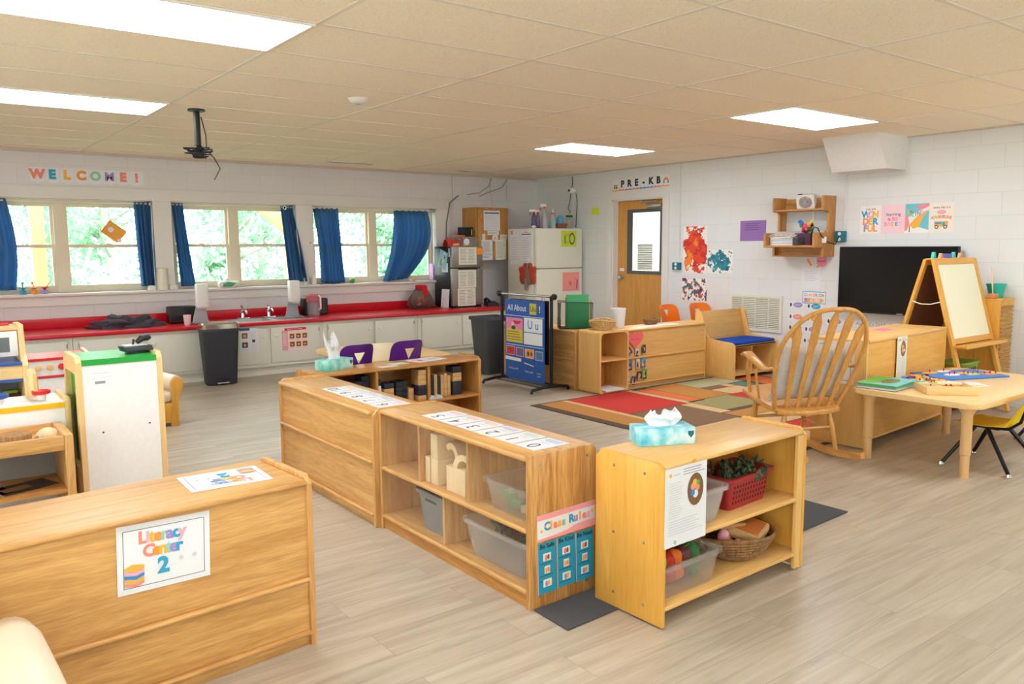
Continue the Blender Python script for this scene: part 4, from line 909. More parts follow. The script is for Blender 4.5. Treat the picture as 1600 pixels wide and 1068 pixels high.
# ------------------------------------------------------------------ fridge
FRW = mat('fridge_white', (226, 224, 206), .35, var=.02)
t = thing('fridge', 'tall cream-white two-door fridge in the corner covered with papers', 'fridge', (6.735, 8.33, 0))
MB().box(0, .81, .06, .63, .03, 1.643, r=.008).box(.03, .78, .03, .6, 0, .032, BLACK).build('body', FRW, t)
MB().box(0, .81, 0, .055, .08, 1.10, r=.012).build('door', FRW, t); MB().box(0, .81, 0, .055, 1.113, 1.643, r=.012).build('freezer_door', FRW, t)
sheet('child_art', 'lime green painting with orange and blue swirls on the freezer door', 'drawing', (7.30, 8.328, 1.505), *NF, .275, .215, C_('art_lime', (196, 212, 60)), [('c', .42, .5, .065, ORANGEI), ('c', .42, .5, .045, C_('art_lime', (196, 212, 60))), ('c', .7, .5, .05, NAVY, .08), ('c', .7, .5, .036, C_('art_lime', (196, 212, 60)), .06), ('r', .2, .3, .2, .7, GREENI)])
sheet('child_art', 'pink paper with blue crayon strokes on the lower fridge door', 'drawing', (7.34, 8.328, .925), *NF, .30, .255, C_('art_pink', (240, 150, 140)), [('p', [(.8, .1), (.86, .1), (.9, .6), (.84, .6)], PURPI), ('c', .45, .4, .03, C_('art_coral', (226, 110, 100))), ('p', [(.7, .3), (.72, .3), (.75, .7), (.73, .7)], BLUEI)])
for y, z, w_, h_, lab, pr in ((8.80, 1.40, .2, .46, 'white chart with coloured cells at back of the fridge side', [('r', .05, .3, .85, .98, C_('ink_rose', (228, 160, 170))), ('l', .1, .9, .1, .8, 10, LGREY)]), (8.55, 1.38, .22, .47, 'white notice with teal bar and red heading on fridge side', [('r', .05, .95, .88, .91, C_('ink_petrol', (44, 92, 120))), ('l', .25, .8, .93, .98, 1, REDI), ('l', .1, .9, .1, .82, 11, LGREY)])):
    sheet('posted_page', lab, 'paper', (6.734, y, z), (0, -1, 0), (0, 0, 1), w_, h_, PAPER, pr)
t = thing('oven_mitts', 'red and grey oven mitts hanging on the fridge side hook', 'oven mitts', (6.706, 8.48, 1.18))
MB().tube([(.018, 0, .05), (0, 0, .05), (0, 0, .0)], .006, OFFW).box(.006, .018, -.02, .02, .02, .08).build('hook', OFFW, t)
MITR = cloth('mitt_red', (176, 72, 50)); MITG = cloth('mitt_grey', (140, 126, 108))
for (dy, tilt, m_, nm) in ((.07, .25, MITR, 'mitt'), (-.03, -.15, MITG, 'mitt'), (-.09, -.3, MITR, 'mitt')):
    MB().ball((-.012, 0, -.16), .028, .075, .13, m=m_).ball((-.012, .07 * (1 if dy > 0 else -1), -.12), .02, .03, .06, m=m_, rot=(.5 if dy < 0 else -.5, 0, 0)).cyl((-.012, 0, -.06), (-.005, 0, .0), .035, .02, m=m_).build(nm, m_, t, loc=(0, dy * .6, 0), rot=(tilt, 0, 0))
MB().tube([(-.01, .02, -.2), (-.01, .03, -.36)], [.03, .018], MITG).build('apron_string', MITG, t)
FT = 1.6435
def spray(x, y, h, liquid, lab, trig=REDI, cap=OFFW, r_=.035):
    t = thing('spray_bottle', lab, 'bottle', (x, y, FT), R(-40), group='spray bottles on the fridge')
    b_ = clear('bottle_' + liquid[0], (235, 235, 240), .45, liquid[1], .1, .1)
    MB().lathe([(r_ * .9, 0), (r_, .01), (r_, h * .5), (r_ * .75, h * .68), (.014, h * .8), (.014, h * .84)], m=b_).build('bottle', b_, t)
    MB().lathe([(r_ * .92, .006), (r_ * .92, h * .3), (.002, h * .3)], m=C_('liq_' + liquid[0], liquid[1])).build('liquid', C_('liq_' + liquid[0], liquid[1]), t)
    MB().box(-.06, .02, -.012, .012, h * .86, h, cap, r=.006).cyl((0, 0, h * .82), (0, 0, h * .88), .017, m=trig).build('spray_head', cap, t)
    MB().tube([(-.035, 0, h * .88), (-.055, 0, h * .8), (-.06, 0, h * .72)], .008, trig).build('trigger', trig, t)
spray(6.83, 8.50, .25, ('blue', (90, 110, 160)), 'spray bottle with red trigger and bluish liquid, leftmost on fridge')
spray(6.93, 8.54, .25, ('mauve', (170, 130, 160)), 'spray bottle with mauve liquid, second on fridge')
spray(7.03, 8.52, .33, ('white', (228, 228, 230)), 'tall white spray bottle with red trigger on top of the fridge', r_=.045)
t = thing('squirt_bottle', 'white squirt bottle with red collar and teal liquid on fridge', 'bottle', (7.16, 8.50, FT))
MB().lathe([(.038, 0), (.04, .01), (.04, .15), (.02, .19), (.016, .2)], m=clear('bottle_milk', (240, 240, 240), .7, (232, 232, 226))).build('bottle', None, t)
MB().lathe([(.0395, .03), (.0405, .03), (.0405, .085), (.0395, .085)], m=C_('ink_aqua', (140, 206, 196))).build('label', None, t)
MB().lathe([(.02, .195), (.02, .21), (.012, .212)], m=REDI).build('collar', REDI, t); MB().lathe([(.016, .21), (.006, .27), (.002, .27)], m=OFFW).build('nozzle', OFFW, t)
t = thing('basket_bowl', 'brown bowl with blue cup on top of the fridge', 'bowl', (7.31, 8.5, FT))
MB().lathe([(.06, 0), (.075, .03), (.085, .07), (.078, .07), (.06, .015)], m=BROWNI).build('bowl', BROWNI, t)
MB().lathe([(.03, .03), (.045, .06), (.05, .13), (.03, .17), (.01, .185)], m=C_('cup_blue', (90, 160, 214)), sx=.9).build('cup', None, t, loc=(-.02, 0, 0))
t = thing('plastic_jar', 'clear plastic jar with dark green lid on the fridge', 'jar', (7.475, 8.52, FT), 0)
MB().lathe([(.05, 0), (.055, .01), (.055, .14), (.045, .16)], m=CLP).build('jar', CLP, t); MB().lathe([(.05, .16), (.05, .185), (.002, .185)], m=C_('lid_green', (30, 90, 70))).build('lid', None, t)
tag(MB().ball((0, 0, .02), .035, .03, .02, m=PAPER).build('crumpled_tissue', PAPER, loc=(6.78, 8.44, FT)), 'crumpled white tissue at front left edge on the fridge', 'tissue')
# ================================================================== rug
RUGC = [C_('rug_' + n, c, .95) for n, c in (('red', (196, 52, 44)), ('brown', (128, 98, 70)), ('tan', (206, 172, 122)), ('olive', (150, 140, 92)), ('rust', (184, 128, 62)), ('orange', (214, 110, 56)), ('teal', (88, 130, 118)), ('dark', (92, 72, 54)), ('sage', (170, 168, 130)))]
rd, br_, tn, ol, ru, og, tl_, dk_, sg = RUGC
RX0, RX1, RY0, RY1 = 4.37, 7.32, 3.09, 5.50
s = MB(); s.box(RX0, RX1, RY0, RY1, 0.0005, .006, dk_)
rects = [(4.46, 4.71, 3.13, 5.47, ru), (4.71, 4.77, 3.9, 5.47, tn), (4.77, 5.51, 4.69, 5.47, rd), (4.78, 5.40, 4.03, 4.68, br_), (4.75, 5.42, 3.92, 4.02, tl_), (5.41, 5.55, 4.24, 4.68, tn), (5.52, 5.60, 4.69, 5.47, tn), (5.61, 5.78, 4.70, 5.42, og), (5.79, 6.20, 4.74, 5.46, ru), (5.56, 6.13, 4.30, 4.73, ol), (6.21, 6.92, 5.13, 5.46, sg), (6.21, 6.48, 5.0, 5.12, br_), (6.21, 6.62, 4.74, 4.99, tn), (6.63, 6.85, 4.60, 5.10, tl_), (6.50, 6.62, 5.0, 5.12, tn), (6.14, 6.60, 4.30, 4.73, rd), (6.61, 6.85, 4.1, 4.58, ol), (5.42, 6.0, 4.03, 4.22, ru), (6.0, 6.6, 4.03, 4.28, ru), (5.43, 6.1, 3.70, 4.02, tn), (6.12, 6.84, 3.72, 4.02, sg), (4.72, 5.40, 3.45, 3.90, ol), (5.42, 6.05, 3.36, 3.68, rd), (6.07, 6.84, 3.36, 3.70, og), (4.72, 5.40, 3.13, 3.43, tn), (5.42, 6.84, 3.13, 3.34, ru), (6.94, 7.29, 4.5, 5.46, og), (6.88, 7.29, 3.8, 4.48, br_), (6.88, 7.29, 3.13, 3.78, ol)]
for x0, x1, y0, y1, m_ in rects: s.quad([(x0, y0, .0064), (x1, y0, .0064), (x1, y1, .0064), (x0, y1, .0064)], m_)
tag(s.build('area_rug', dk_, smooth=0), 'large area rug of red, tan, brown and olive rectangles', 'rug')

# ================================================================== low cabinets of the reading corner
def rails_back(t, L, H, zs, m, y=0.0, face=-1, th=.016):
    for z in zs: MB().cyl((.02, y, z), (L - .02, y, z), .011, m=m, n=10).build('rail', m, t)
def back_cab(label, loc, rz, L, D, H, zs, W='oak', cap=.012, shelf=.3):
    """low school shelf seen from its solid back (local -y)"""
    A = {'oak': oak, 'oakd': oakd, 'birch': birch, 'gold': gold}[W]
    t = thing('storage_cabinet', label, 'cabinet', loc, rz)
    def panel(x0):
        p = [(0, 0), (D, 0), (D, H - .03), (D - .03, H), (.03, H), (0, H - .03)]
        return MB().prism(p, x0, x0 + .022, 'x', r=.004).build('side_panel', A('z'), t, smooth=30)
    panel(0); panel(L - .022)
    MB().box(.022, L - .022, -.012, D, H - cap - .022, H - cap, r=.010, seg=3).build('top', A('x'), t)
    MB().box(.022, L - .022, .012, .024, .05, H - cap - .02).build('back_panel', A('x'), t, smooth=0)
    MB().box(.022, L - .022, .024, D - .01, shelf - .02, shelf).build('shelf', A('x'), t, smooth=0)
    MB().box(.022, L - .022, .02, D - .01, .05, .07).build('bottom', A('x'), t, smooth=0)
    MB().box(.022, L - .022, .02, .036, 0, .05).build('kick', A('x'), t, smooth=0)
    for z in zs: MB().box(.022, L - .022, -.009, .014, z - .009, z + .009, r=.008, seg=3).build('rail', A('x'), t)
    return t
HCAB = back_cab('low oak cabinet with pink heart and small photos on its back', (5.605, 5.568, 0), 0, 1.225, .30, .60, (.30, .045), W='birch')
WCAB = back_cab('low oak cabinet standing behind the blue alphabet banner', (5.185, 7.02, 0), -PI/2, 1.20, .33, .598, (.30, .045), W='oak')
# narrow open column with a rounded opening
t = thing('cubby_column', 'narrow birch two-hole cubby at the corner beside the heart cabinet', 'cubby', (5.205, 5.495, 0))
CW, CD, CH = .385, .30, .60
outer = rrect(0, CW, 0, CH, .004, 4); outer = rrect(0, CW, 0, CH, .03, 4)
MB().frame(outer, rrect(.02, CW - .02, .02, CH - .02, .045, 4), 0, CD, 'y').build('carcass', birch('z'), t, smooth=30)
MB().box(.02, CW - .02, CD - .014, CD - .002, .02, CH - .02).build('back_panel', oakd('z'), t, smooth=0)
MB().box(.02, CW - .02, .006, CD - .014, .305, .323, r=.003).build('shelf', birch('x'), t)
tag(MB().box(-.12, .12, -.1, .1, 0, .018, PAPER, r=.002).build('paper_stack', PAPER, loc=(5.385, 5.57, .021)), 'stack of white paper in the bottom hole of the birch cubby', 'paper')
# heart and photographs
HY = 5.5635
hp = []
for i in range(28):
    a = 2*PI*i/28; hp.append((.5 + .5 * math.sin(a) ** 3, .56 + (13*math.cos(a) - 5*math.cos(2*a) - 2*math.cos(3*a) - math.cos(4*a)) / 32))
sheet('paper_heart', 'pink paper heart on the back of the low oak cabinet', 'paper heart', (5.752, HY, .475), *NF, .215, .20, C_('heart_pink', (236, 108, 112)), [('l', .2, .8, .52, .6, 1, C_('heart_ink', (190, 70, 80)))], shape=hp)
rb = random.Random(5)
for x, z, w_, h_, a, bg, f1, f2, lab in ((5.663, .365, .075, .095, 40, NAVY, BLUEI, SKIN, 'tilted blue photo at lower left of the pink heart'), (5.777, .352, .055, .08, -5, LGREY, BROWNI, DKI, 'small pale photo under the tip of the pink heart'), (5.872, .372, .05, .10, 0, DKI, NAVY, SKIN, 'narrow dark photo at lower right of the pink heart'),
        (5.665, .232, .09, .10, 0, BLUEI, SKIN, DKI, 'blue photo below the rail nearest the cubby'), (5.793, .235, .055, .10, 0, LGREY, DKI, SKIN, 'narrow photo below the rail, left one of the middle pair'), (5.866, .242, .07, .10, 0, TEALI, AMBER, BROWNI, 'bright photo below the rail, right one of the middle pair'),
        (5.648, .112, .05, .10, 0, LGREY, BROWNI, GREENI, 'narrow pale photo low at the left, above the tilted dark one'), (5.812, .115, .065, .09, 0, DKI, CORAL, SKIN, 'photo with red patch in the lowest right pair'), (5.886, .125, .07, .10, 0, GREENI, SKIN, DKI, 'greenish photo rightmost in the lowest pair'), (5.726, .075, .055, .085, -12, NAVY, SKIN, DKI, 'tilted dark blue photo lowest on the cabinet back')):
    sheet('snapshot', lab, 'photo', (x, HY - .0004, z), (math.cos(R(a)), 0, math.sin(R(a))), (-math.sin(R(a)), 0, math.cos(R(a))), w_, h_, bg, [('c', .4, .4, w_ * .22, f1, h_ * .3), ('c', .62, .55, w_ * .16, f2, h_ * .18), ('c', .4, .74, w_ * .13, SKIN), ('r', .05, .95, .02, .16, f2)], group='snapshots on the oak cabinet')
# things on the low cabinets
TZ = .5885
t = thing('file_rack', 'black wire file rack with green folders on the low corner cabinet', 'file rack', (5.36, 6.02, .5865), R(-32))
s = MB(); rw, rdp, rh = .16, .10, .27
for y in (-rdp, rdp):
    s.tube([(-rw, y, .008), (-rw, y, rh), (rw, y, rh * .95), (rw, y, .008)], .005, BLKMETAL, n=6, loop=True)
for x in (-rw, rw):
    s.cyl((x, -rdp, .008), (x, rdp, .008), .005, m=BLKMETAL, n=6); s.cyl((x, -rdp, rh * (1 if x < 0 else .95)), (x, rdp, rh * (1 if x < 0 else .95)), .005, m=BLKMETAL, n=6)
    for k in range(4): s.cyl((x, -rdp + .04 * (k + 1), .008), (x, -rdp + .04 * (k + 1), rh * .95), .0028, m=BLKMETAL, n=5)
    s.tube([(x, -rdp, .1), (x, -rdp + .05, .04), (x, rdp - .05, .03), (x, rdp, .1)], .0035, BLKMETAL, n=5)
s.build('wire_frame', BLKMETAL, t)
MB().box(-rw, rw, -rdp, rdp, .006, .01, clear('black_mesh', (200, 200, 204), .3, (30, 30, 34), .02, .5)).build('mesh_floor', None, t, smooth=0)
for i, (yy, hh, c, lab) in enumerate(((-.05, .33, (70, 170, 110), 'bright green folder standing tallest in the wire file rack'), (-.085, .25, (40, 116, 74), 'dark green folder at the front of wire file rack'), (-.01, .30, (40, 110, 70), 'mid green folder behind the bright one in wire file rack'))):
    M_ = Matrix.Translation((5.36, 6.02, .597)) @ Matrix.Rotation(R(-32), 4, 'Z')
    o = MB().box(-.10, .125, -.004, .004, 0, hh, C_('folder%d' % i, c), r=.001).build('folder', None); o.matrix_world = M_ @ Matrix.Translation((0, yy, 0)) @ Matrix.Rotation(R(3), 4, 'X')
    tag(o, lab, 'folder', 'green folders in the file rack')
o = MB().box(-.02, .02, -.03, .03, 0, .27, C_('note_yellow', (220, 200, 60))).build('yellow_binder', None); o.matrix_world = Matrix.Translation((5.36, 6.02, .597)) @ Matrix.Rotation(R(-32), 4, 'Z') @ Matrix.Translation((.138 - .005, .04, 0)); tag(o, 'slim yellow binder at right end of the wire file rack', 'binder')
WICK = wood('wicker_tan', (226, 190, 130), (176, 130, 70), 'z', .7, 3)
WICKB = wood('wicker_brown', (168, 124, 78), (104, 70, 40), 'z', .7, 3)
def wicker(name, label, loc, r0, r1, h, m, sx=1, sy=1, rows=6, n=24, wav=.0):
    t = thing(name, label, 'basket', loc)
    s = MB()
    for i in range(rows):
        f = i / (rows - 1); r_ = r0 + (r1 - r0) * f ** .7; z = .008 + (h - .012) * f
        s.tube([(r_ * sx * math.cos(2*PI*q/36) * (1 + .015 * math.sin(n/2*2*PI*q/36 + (i % 2) * PI)), r_ * sy * math.sin(2*PI*q/36) * (1 + .015 * math.sin(n/2*2*PI*q/36 + (i % 2) * PI)), z + wav * math.sin(4*PI*q/36) * f) for q in range(36)], h / rows * .55, m, n=6, loop=True)
    for q in range(n):
        a = 2*PI*q/n
        s.tube([(r0 * sx * math.cos(a), r0 * sy * math.sin(a), .006), ((r0 + (r1 - r0) * .6) * sx * math.cos(a), (r0 + (r1 - r0) * .6) * sy * math.sin(a), h * .45), (r1 * sx * math.cos(a), r1 * sy * math.sin(a), h * .97 + wav * math.sin(2*a))], .0035, m, n=5)
    s.build('weave', m, t)
    MB().lathe([(r0, .004), (r0, .01), (.002, .01)], sx=sx, sy=sy).build('base', m, t)
    MB().tube([(r1 * sx * math.cos(2*PI*q/36), r1 * sy * math.sin(2*PI*q/36), h + wav * math.sin(4*PI*q/36)) for q in range(36)], .008, m, n=7, loop=True).build('rim', m, t)
    return t
wicker('wicker_basket', 'shallow tan wicker basket on top of the birch cubby', (5.395, 5.665, .6005), .085, .125, .085, WICK, wav=.01)
tag(MB().lathe([(.062, 0), (.064, .004), (.082, .195), (.079, .196), (.06, .01), (.001, .01)], n=28).build('white_pot', PAPER, loc=(5.70, 5.76, TZ)), 'plain white plastic pot on the heart cabinet beside the tan basket', 'pot')
wicker('wicker_basket', 'small brown wire basket at far edge of the heart cabinet top', (6.22, 5.80, TZ), .05, .065, .055, WICKB, sx=1.3)
sheet('loose_page', 'white pages lying on top of the heart cabinet', 'paper', (6.05, 5.66, TZ + .0005), (1, .12, 0), (-.12, 1, 0), .3, .13, PAPER, [('l', .1, .9, .2, .8, 4, LGREY)])
sheet('loose_page', 'second white page overlapping further right on the heart cabinet top', 'paper', (6.30, 5.655, TZ + .002), (1, -.08, 0), (.08, 1, 0), .28, .12, PAPER, [])
# ------------------------------------------------------------------ bench
t = thing('bench', 'birch storage bench with blue seat pad under the vent', 'bench', (6.835, 5.20, .0067))
BL, BD = .755, .53
prof = [(0, 0), (BD, 0), (BD, .685), (BD - .05, .70), (BD - .10, .66), (BD - .15, .46), (BD - .19, .405), (.05, .385), (.012, .37), (0, .34)]
for x in (0, BL - .022): MB().prism(prof, x, x + .022, 'x', r=.004).build('side_panel', birch('z'), t, smooth=30)
MB().box(.022, BL - .022, .02, BD - .08, .335, .357, r=.004).build('seat', birch('x'), t)
MB().box(.022, BL - .022, -.01, .01, -.01, .01).xf(Matrix.Identity(4)).build('front_rail', birch('x'), t, loc=(0, .03, .345))
b_ = MB().box(.022, BL - .022, -.009, .009, 0, .36, r=.004).build('backrest', birch('x'), t, loc=(0, BD - .10, .335), rot=(R(-12), 0, 0))
MB().box(.022, BL - .022, .02, BD - .05, .035, .055, r=.003).build('bottom', birch('x'), t); MB().box(.022, BL - .022, BD - .05, BD - .036, .055, .335).build('back_panel', birch('x'), t, smooth=0)
MB().box(BL * .5 - .01, BL * .5 + .01, .06, BD - .05, .055, .335).build('divider', birch('z'), t, smooth=0)
PADB = cloth('pad_blue', (28, 78, 176))
t2 = tag(MB().box(6.865, 7.56, 5.225, 5.60, .3645, .395, PADB, r=.012, seg=3).build('seat_pad', PADB), 'bright blue pad lying on the birch bench seat', 'seat pad')
# ------------------------------------------------------------------ chairs with pierced plastic shell
def shell_chair(name, label, loc, rz, m, seat_h, group, top, w=.34, legm=STEEL, hole=True, footm=OFFW):
    """stacking school chair facing local +y"""
    t = thing(name, label, 'chair', loc, rz, group)
    hw = w / 2
    def seat(u, v):
        x = (u - .5) * w * (1 - .06 * v); y = -.15 + .31 * v
        z = seat_h + .012 * ((u - .5) * 2) ** 2 - .012 * math.sin(PI * v) - .03 * max(0, v - .85) / .15 + .03 * max(0, .12 - v) / .12
        return (x, y, z)
    o = MB().grid(seat, 12, 12, m).build('seat', m, t, smooth=60)
    md = o.modifiers.new('thick', 'SOLIDIFY'); md.thickness = .007; md.offset = 1
    H_ = top - seat_h - .06
    s = MB()
    def sgp(v, p): return math.copysign(abs(v) ** p, v)
    N_ = 56; cz = H_ * .74
    outer = [(hw * sgp(math.cos(2*PI*q/N_), .38), H_/2 + H_/2 * sgp(math.sin(2*PI*q/N_), .38)) for q in range(N_)]
    if hole:
        inner = []
        for q in range(N_):
            a = math.atan2(outer[q][1] - cz, outer[q][0]); best = .075
            for na, dd in ((PI/2, .024), (R(-27), .028), (R(207), .028)):
                c = math.cos(a - na)
                if c > .05: best = min(best, dd / c)
            inner.append((best * math.cos(a), cz + best * math.sin(a)))
        s.frame(outer, inner, -.004, .004, 'y', m)
    else: s.prism(outer, -.004, .004, 'y', m)
    for v in s.bm.verts:
        v.co.y += -.05 * (v.co.x / hw) ** 2 * -1 + -.16 * (v.co.z / H_) ** 1.4 * .5
    s.build('backrest', m, t, loc=(0, -.165, seat_h + .055), smooth=50)
    MB().tube([(-hw * .55, -.13, seat_h - .01), (-hw * .55, -.165, seat_h + .03), (-hw * .5, -.172, seat_h + .12)], .009, legm).tube([(hw * .55, -.13, seat_h - .01), (hw * .55, -.165, seat_h + .03), (hw * .5, -.172, seat_h + .12)], .009, legm).build('back_support', legm, t)
    for sx in (-1, 1):
        for sy in (-1, 1):
            lg = MB().tube([(sx * hw * .62, sy * .05, seat_h - .018), (sx * (hw + .03), sy * .175, .012)], [.0125, .011], legm).build('leg', legm, t)
            MB().lathe([(.014, 0), (.016, .006), (.012, .02), (.004, .022)], m=footm).build('foot', footm, lg, loc=(sx * (hw + .03), sy * .175, 0))
    return t
PURP = mat('chair_purple', (92, 36, 128), .35); ORNG = mat('chair_orange', (244, 124, 26), .35); YELL = mat('chair_yellow', (240, 200, 20), .32)
shell_chair('school_chair', 'orange school chair at left behind the birch bench back', (7.30, 6.33, 0), R(184), ORNG, .32, 'orange school chairs', .71)
shell_chair('school_chair', 'orange school chair at right behind the birch bench back', (7.38, 5.95, 0), R(176), ORNG, .32, 'orange school chairs', .745)
# ------------------------------------------------------------------ banner stand
t = thing('banner_stand', 'black metal garment rack holding the blue alphabet banner', 'stand', (4.93, 6.27, 0))
PY = .395
MB().cyl((0, -PY - .02, .925), (0, PY + .02, .925), .013, m=STEEL).build('top_bar', STEEL, t)
for y in (-PY, PY):
    MB().cyl((0, y, .06), (0, y, .93), .017, m=BLKMETAL).build('post', BLKMETAL, t)
    MB().lathe([(.022, 0), (.03, .01), (.03, .03), (.02, .04)], m=BLACK).xf(Matrix.Translation((0, y + (.02 if y > 0 else -.06), .925)) @ Matrix.Rotation(-PI/2, 4, 'X')).build('end_cap', BLACK, t)
    MB().tube([(-.25, y, .016), (-.235, y, .045), (-.1, y, .06), (.1, y, .06), (.205, y, .045), (.22, y, .016)], .016, BLKMETAL).build('foot', BLKMETAL, t)
for x in (-.1, 0, .1): MB().cyl((x, -PY, .055), (x, PY, .055), .009, m=BLKMETAL, n=8).build('base_bar', BLKMETAL, t)
BNB = mat('banner_blue', (28, 84, 168), .5); PIC_P = C_('pic_pink', (226, 130, 170)); PIC_Y = C_('pic_yellow', (206, 190, 60))
bw, bh = .63, .80
pr = [('t', 'All About', .305, .895, .088, PAPER, 0, .88), ('r', .63, .80, .83, .965, PIC_Y), ('t', 'Uu', .715, .895, .075, DKI, .001), ('t', '!', .88, .895, .09, PAPER, .002), ('r', .02, .98, .793, .803, C_('banner_line', (176, 200, 228))),
      ('r', .03, .46, .46, .77, PIC_Y), ('r', .03, .46, .63, .77, PIC_P), ('t', 'Uu', .09, .735, .04, PIC_Y, 0), ('p', [(.2, .735), (.42, .735), (.38, .70), (.31, .69), (.24, .70)], REDI), ('c', .2, .69, .022, LGREY), ('c', .22, .645, .035, DKI, .02), ('l', .06, .42, .48, .61, 4, BROWNI),
      ('r', .49, .95, .61, .785, PAPER), ('t', 'U u', .72, .695, .12, BLUEI, .001), ('r', .49, .95, .455, .60, PAPER), ('r', .02, .98, .425, .435, C_('banner_line', (176, 200, 228))), ('r', .03, .26, .295, .41, LGREY), ('r', .04, .25, .302, .403, REDI), ('c', .145, .36, .014, DKI, .024), ('r', .29, .49, .29, .405, LGREY), ('r', .30, .48, .297, .398, C_('pic_plum', (110, 90, 160))), ('c', .39, .345, .028, BROWNI), ('r', .52, .75, .285, .40, LGREY), ('r', .53, .74, .292, .393, ORANGEI), ('c', .6, .34, .018, DKI, .026), ('c', .68, .34, .015, DKI, .022), ('r', .78, .97, .275, .39, LGREY), ('r', .79, .96, .282, .383, BLUEI), ('p', [(.83, .36), (.87, .37), (.93, .31), (.9, .3)], BROWNI),
      ('p', [(.01, .275), (.42, .265), (.42, .225), (.01, .232)], PAPER), ('p', [(.5, .225), (.74, .20), (.74, .188), (.5, .212)], PAPER), ('t', 'Tracing cards', .22, .13, .03, LGREY, 0), ('t', 'Task cards', .62, .115, .03, LGREY, 0), ('t', 'Letter', .87, .115, .026, LGREY, 0), ('t', 'cards', .87, .08, .026, LGREY, 0)]
sheet('alphabet_banner', 'blue All About Uu pocket chart hanging from the black rack', 'banner', (4.915, 6.27, .075 + bh / 2), *EF, bw, bh, BNB, pr, t=.003)
tag(MB().box(0, .004, -.30, .30, 0, .62).build('black_backing', BLACK, loc=(4.945, 6.23, .26)), 'plain black sheet hanging behind the blue alphabet chart', 'banner')
for y in (-.28, -.26, 0.0, .02, .25, .28):
    tag(MB().tube([(.0, 0, .014 + -.0), (-.02, 0, .0), (-.012, 0, -.04), (-.008, 0, -.062), (.01, .006, -.045), (.02, 0, .0), (.0, 0, .0165)], .0022, CHROME, n=6).build('binder_ring', CHROME, loc=(4.93, 6.27 + y, .925)), 'loose metal ring holding the blue chart to the rack bar', 'ring', 'metal rings on the rack bar')
# ------------------------------------------------------------------ large grey bin
t = thing('waste_bin', 'large dark grey waste bin standing behind the banner rack', 'bin', (5.22, 7.28, 0))
def rbin(w0, d0, w1, d1, h, m, t, name='body'):
    s = MB(); rings = []
    for f, z in ((0, 0), (1, h)):
        w_, d_ = w0 + (w1 - w0) * f, d0 + (d1 - d0) * f
        rings.append(s.ring([(x, y, z) for x, y in rrect(-w_/2, w_/2, -d_/2, d_/2, .05, 4)]))
    w_, d_ = w1 - .016, d1 - .016
    rings.append(s.ring([(x, y, h) for x, y in rrect(-w_/2, w_/2, -d_/2, d_/2, .045, 4)]))
    w_, d_ = w0 - .02, d0 - .02
    rings.append(s.ring([(x, y, .012) for x, y in rrect(-w_/2, w_/2, -d_/2, d_/2, .04, 4)]))
    s.skin(rings, m); return s.build(name, m, t, smooth=40)
BING = mat('bin_grey', (64, 66, 72), .5)
rbin(.28, .24, .36, .32, .62, BING, t)
MB().frame(rrect(-.195, .195, -.175, .175, .05), rrect(-.172, .172, -.152, .152, .045), .60, .635, 'z').build('rim', BING, t, smooth=30)
# ------------------------------------------------------------------ step bin
t = thing('step_bin', 'tall dark step bin with shiny steel lid before the sink cabinet', 'bin', (2.60, 8.455, 0), R(-4))
BINK = mat('bin_charcoal', (46, 47, 54), .5)
s = MB(); rings = []
for z, w_, d_ in ((.008, .30, .19), (.05, .305, .2), (.56, .36, .25)): rings.append(s.ring([(x, y, z) for x, y in rrect(-w_/2, w_/2, -d_/2, d_/2, .035, 4)]))
s.skin(rings, BINK); s.build('body', BINK, t, smooth=40)
LIDM = mat('lid_steel', (200, 196, 186), .18, .95)
s = MB(); rings = []
for z, w_, d_ in ((.585, .375, .262), (.63, .375, .262), (.645, .35, .235)): rings.append(s.ring([(x, y, z) for x, y in rrect(-w_/2, w_/2, -d_/2, d_/2, .04, 4)]))
s.skin(rings, LIDM); s.build('lid', LIDM, t, smooth=30)
MB().box(-.184, .184, -.128, .128, .558, .586, DGREY, r=.01).build('collar', mat('liner_grey', (150, 150, 150), .5), t)
MB().box(-.07, .07, -.102, -.09, .02, .085, BLACK, r=.01).build('pedal_recess', BLACK, t); MB().box(-.06, .06, -.125, -.1, .018, .032, STEEL, r=.004).build('pedal', STEEL, t)
# ================================================================== rocking chair
RCW = {a: wood('rocker_wood', (226, 170, 92), (190, 126, 56), a, .3, s=.8, contrast=.7) for a in 'xyz'}
t = thing('rocking_chair', 'spindle-back wooden rocking chair with curved hoop back', 'rocking chair', (4.665, 2.945, .0065), R(-24))
def seatz(y): return .335 + .20 * y
s = MB(); pts = [(-.225, .0), (-.12, -.035), (0, -.045), (.12, -.035), (.225, 0), (.255, .11), (.265, .26), (.26, .40), (.19, .445), (0, .46), (-.19, .445), (-.26, .40), (-.265, .26), (-.255, .11)]
s.prism(pts, -.032, 0, 'z', r=.008)
for v in s.bm.verts: v.co.z += seatz(v.co.y) - .012 * math.exp(-((v.co.y - .25) / .16) ** 2) * math.exp(-(v.co.x / .18) ** 2)
s.build('seat', RCW['y'], t, smooth=40)
def backp(a, h):     # point in the reclined back plane
    return Vector((a, .025 - .40 * h - .03 * math.cos(a * 5) + .03, .335 + .95 * h))
hoop = []
for i in range(41):
    f = i / 40; q = PI * f
    c = -math.cos(q); sn = math.sin(q)
    a = math.copysign(abs(c) ** .75, c) * .335; h = .70 * sn ** .62
    if h < .45: a *= .68 + .32 * (h / .45) ** .8
    hoop.append(backp(a, h))
MB().tube(hoop, .0155, RCW['z'], n=10).build('back_hoop', RCW['z'], t, smooth=60)
def hoop_h(a):
    best = None
    for p, q in zip(hoop, hoop[1:]):
        if (p.x - a) * (q.x - a) <= 0 and max(p.z, q.z) > .8: 
            f = 0 if abs(q.x - p.x) < 1e-9 else (a - p.x) / (q.x - p.x); best = p.lerp(q, f)
    return best
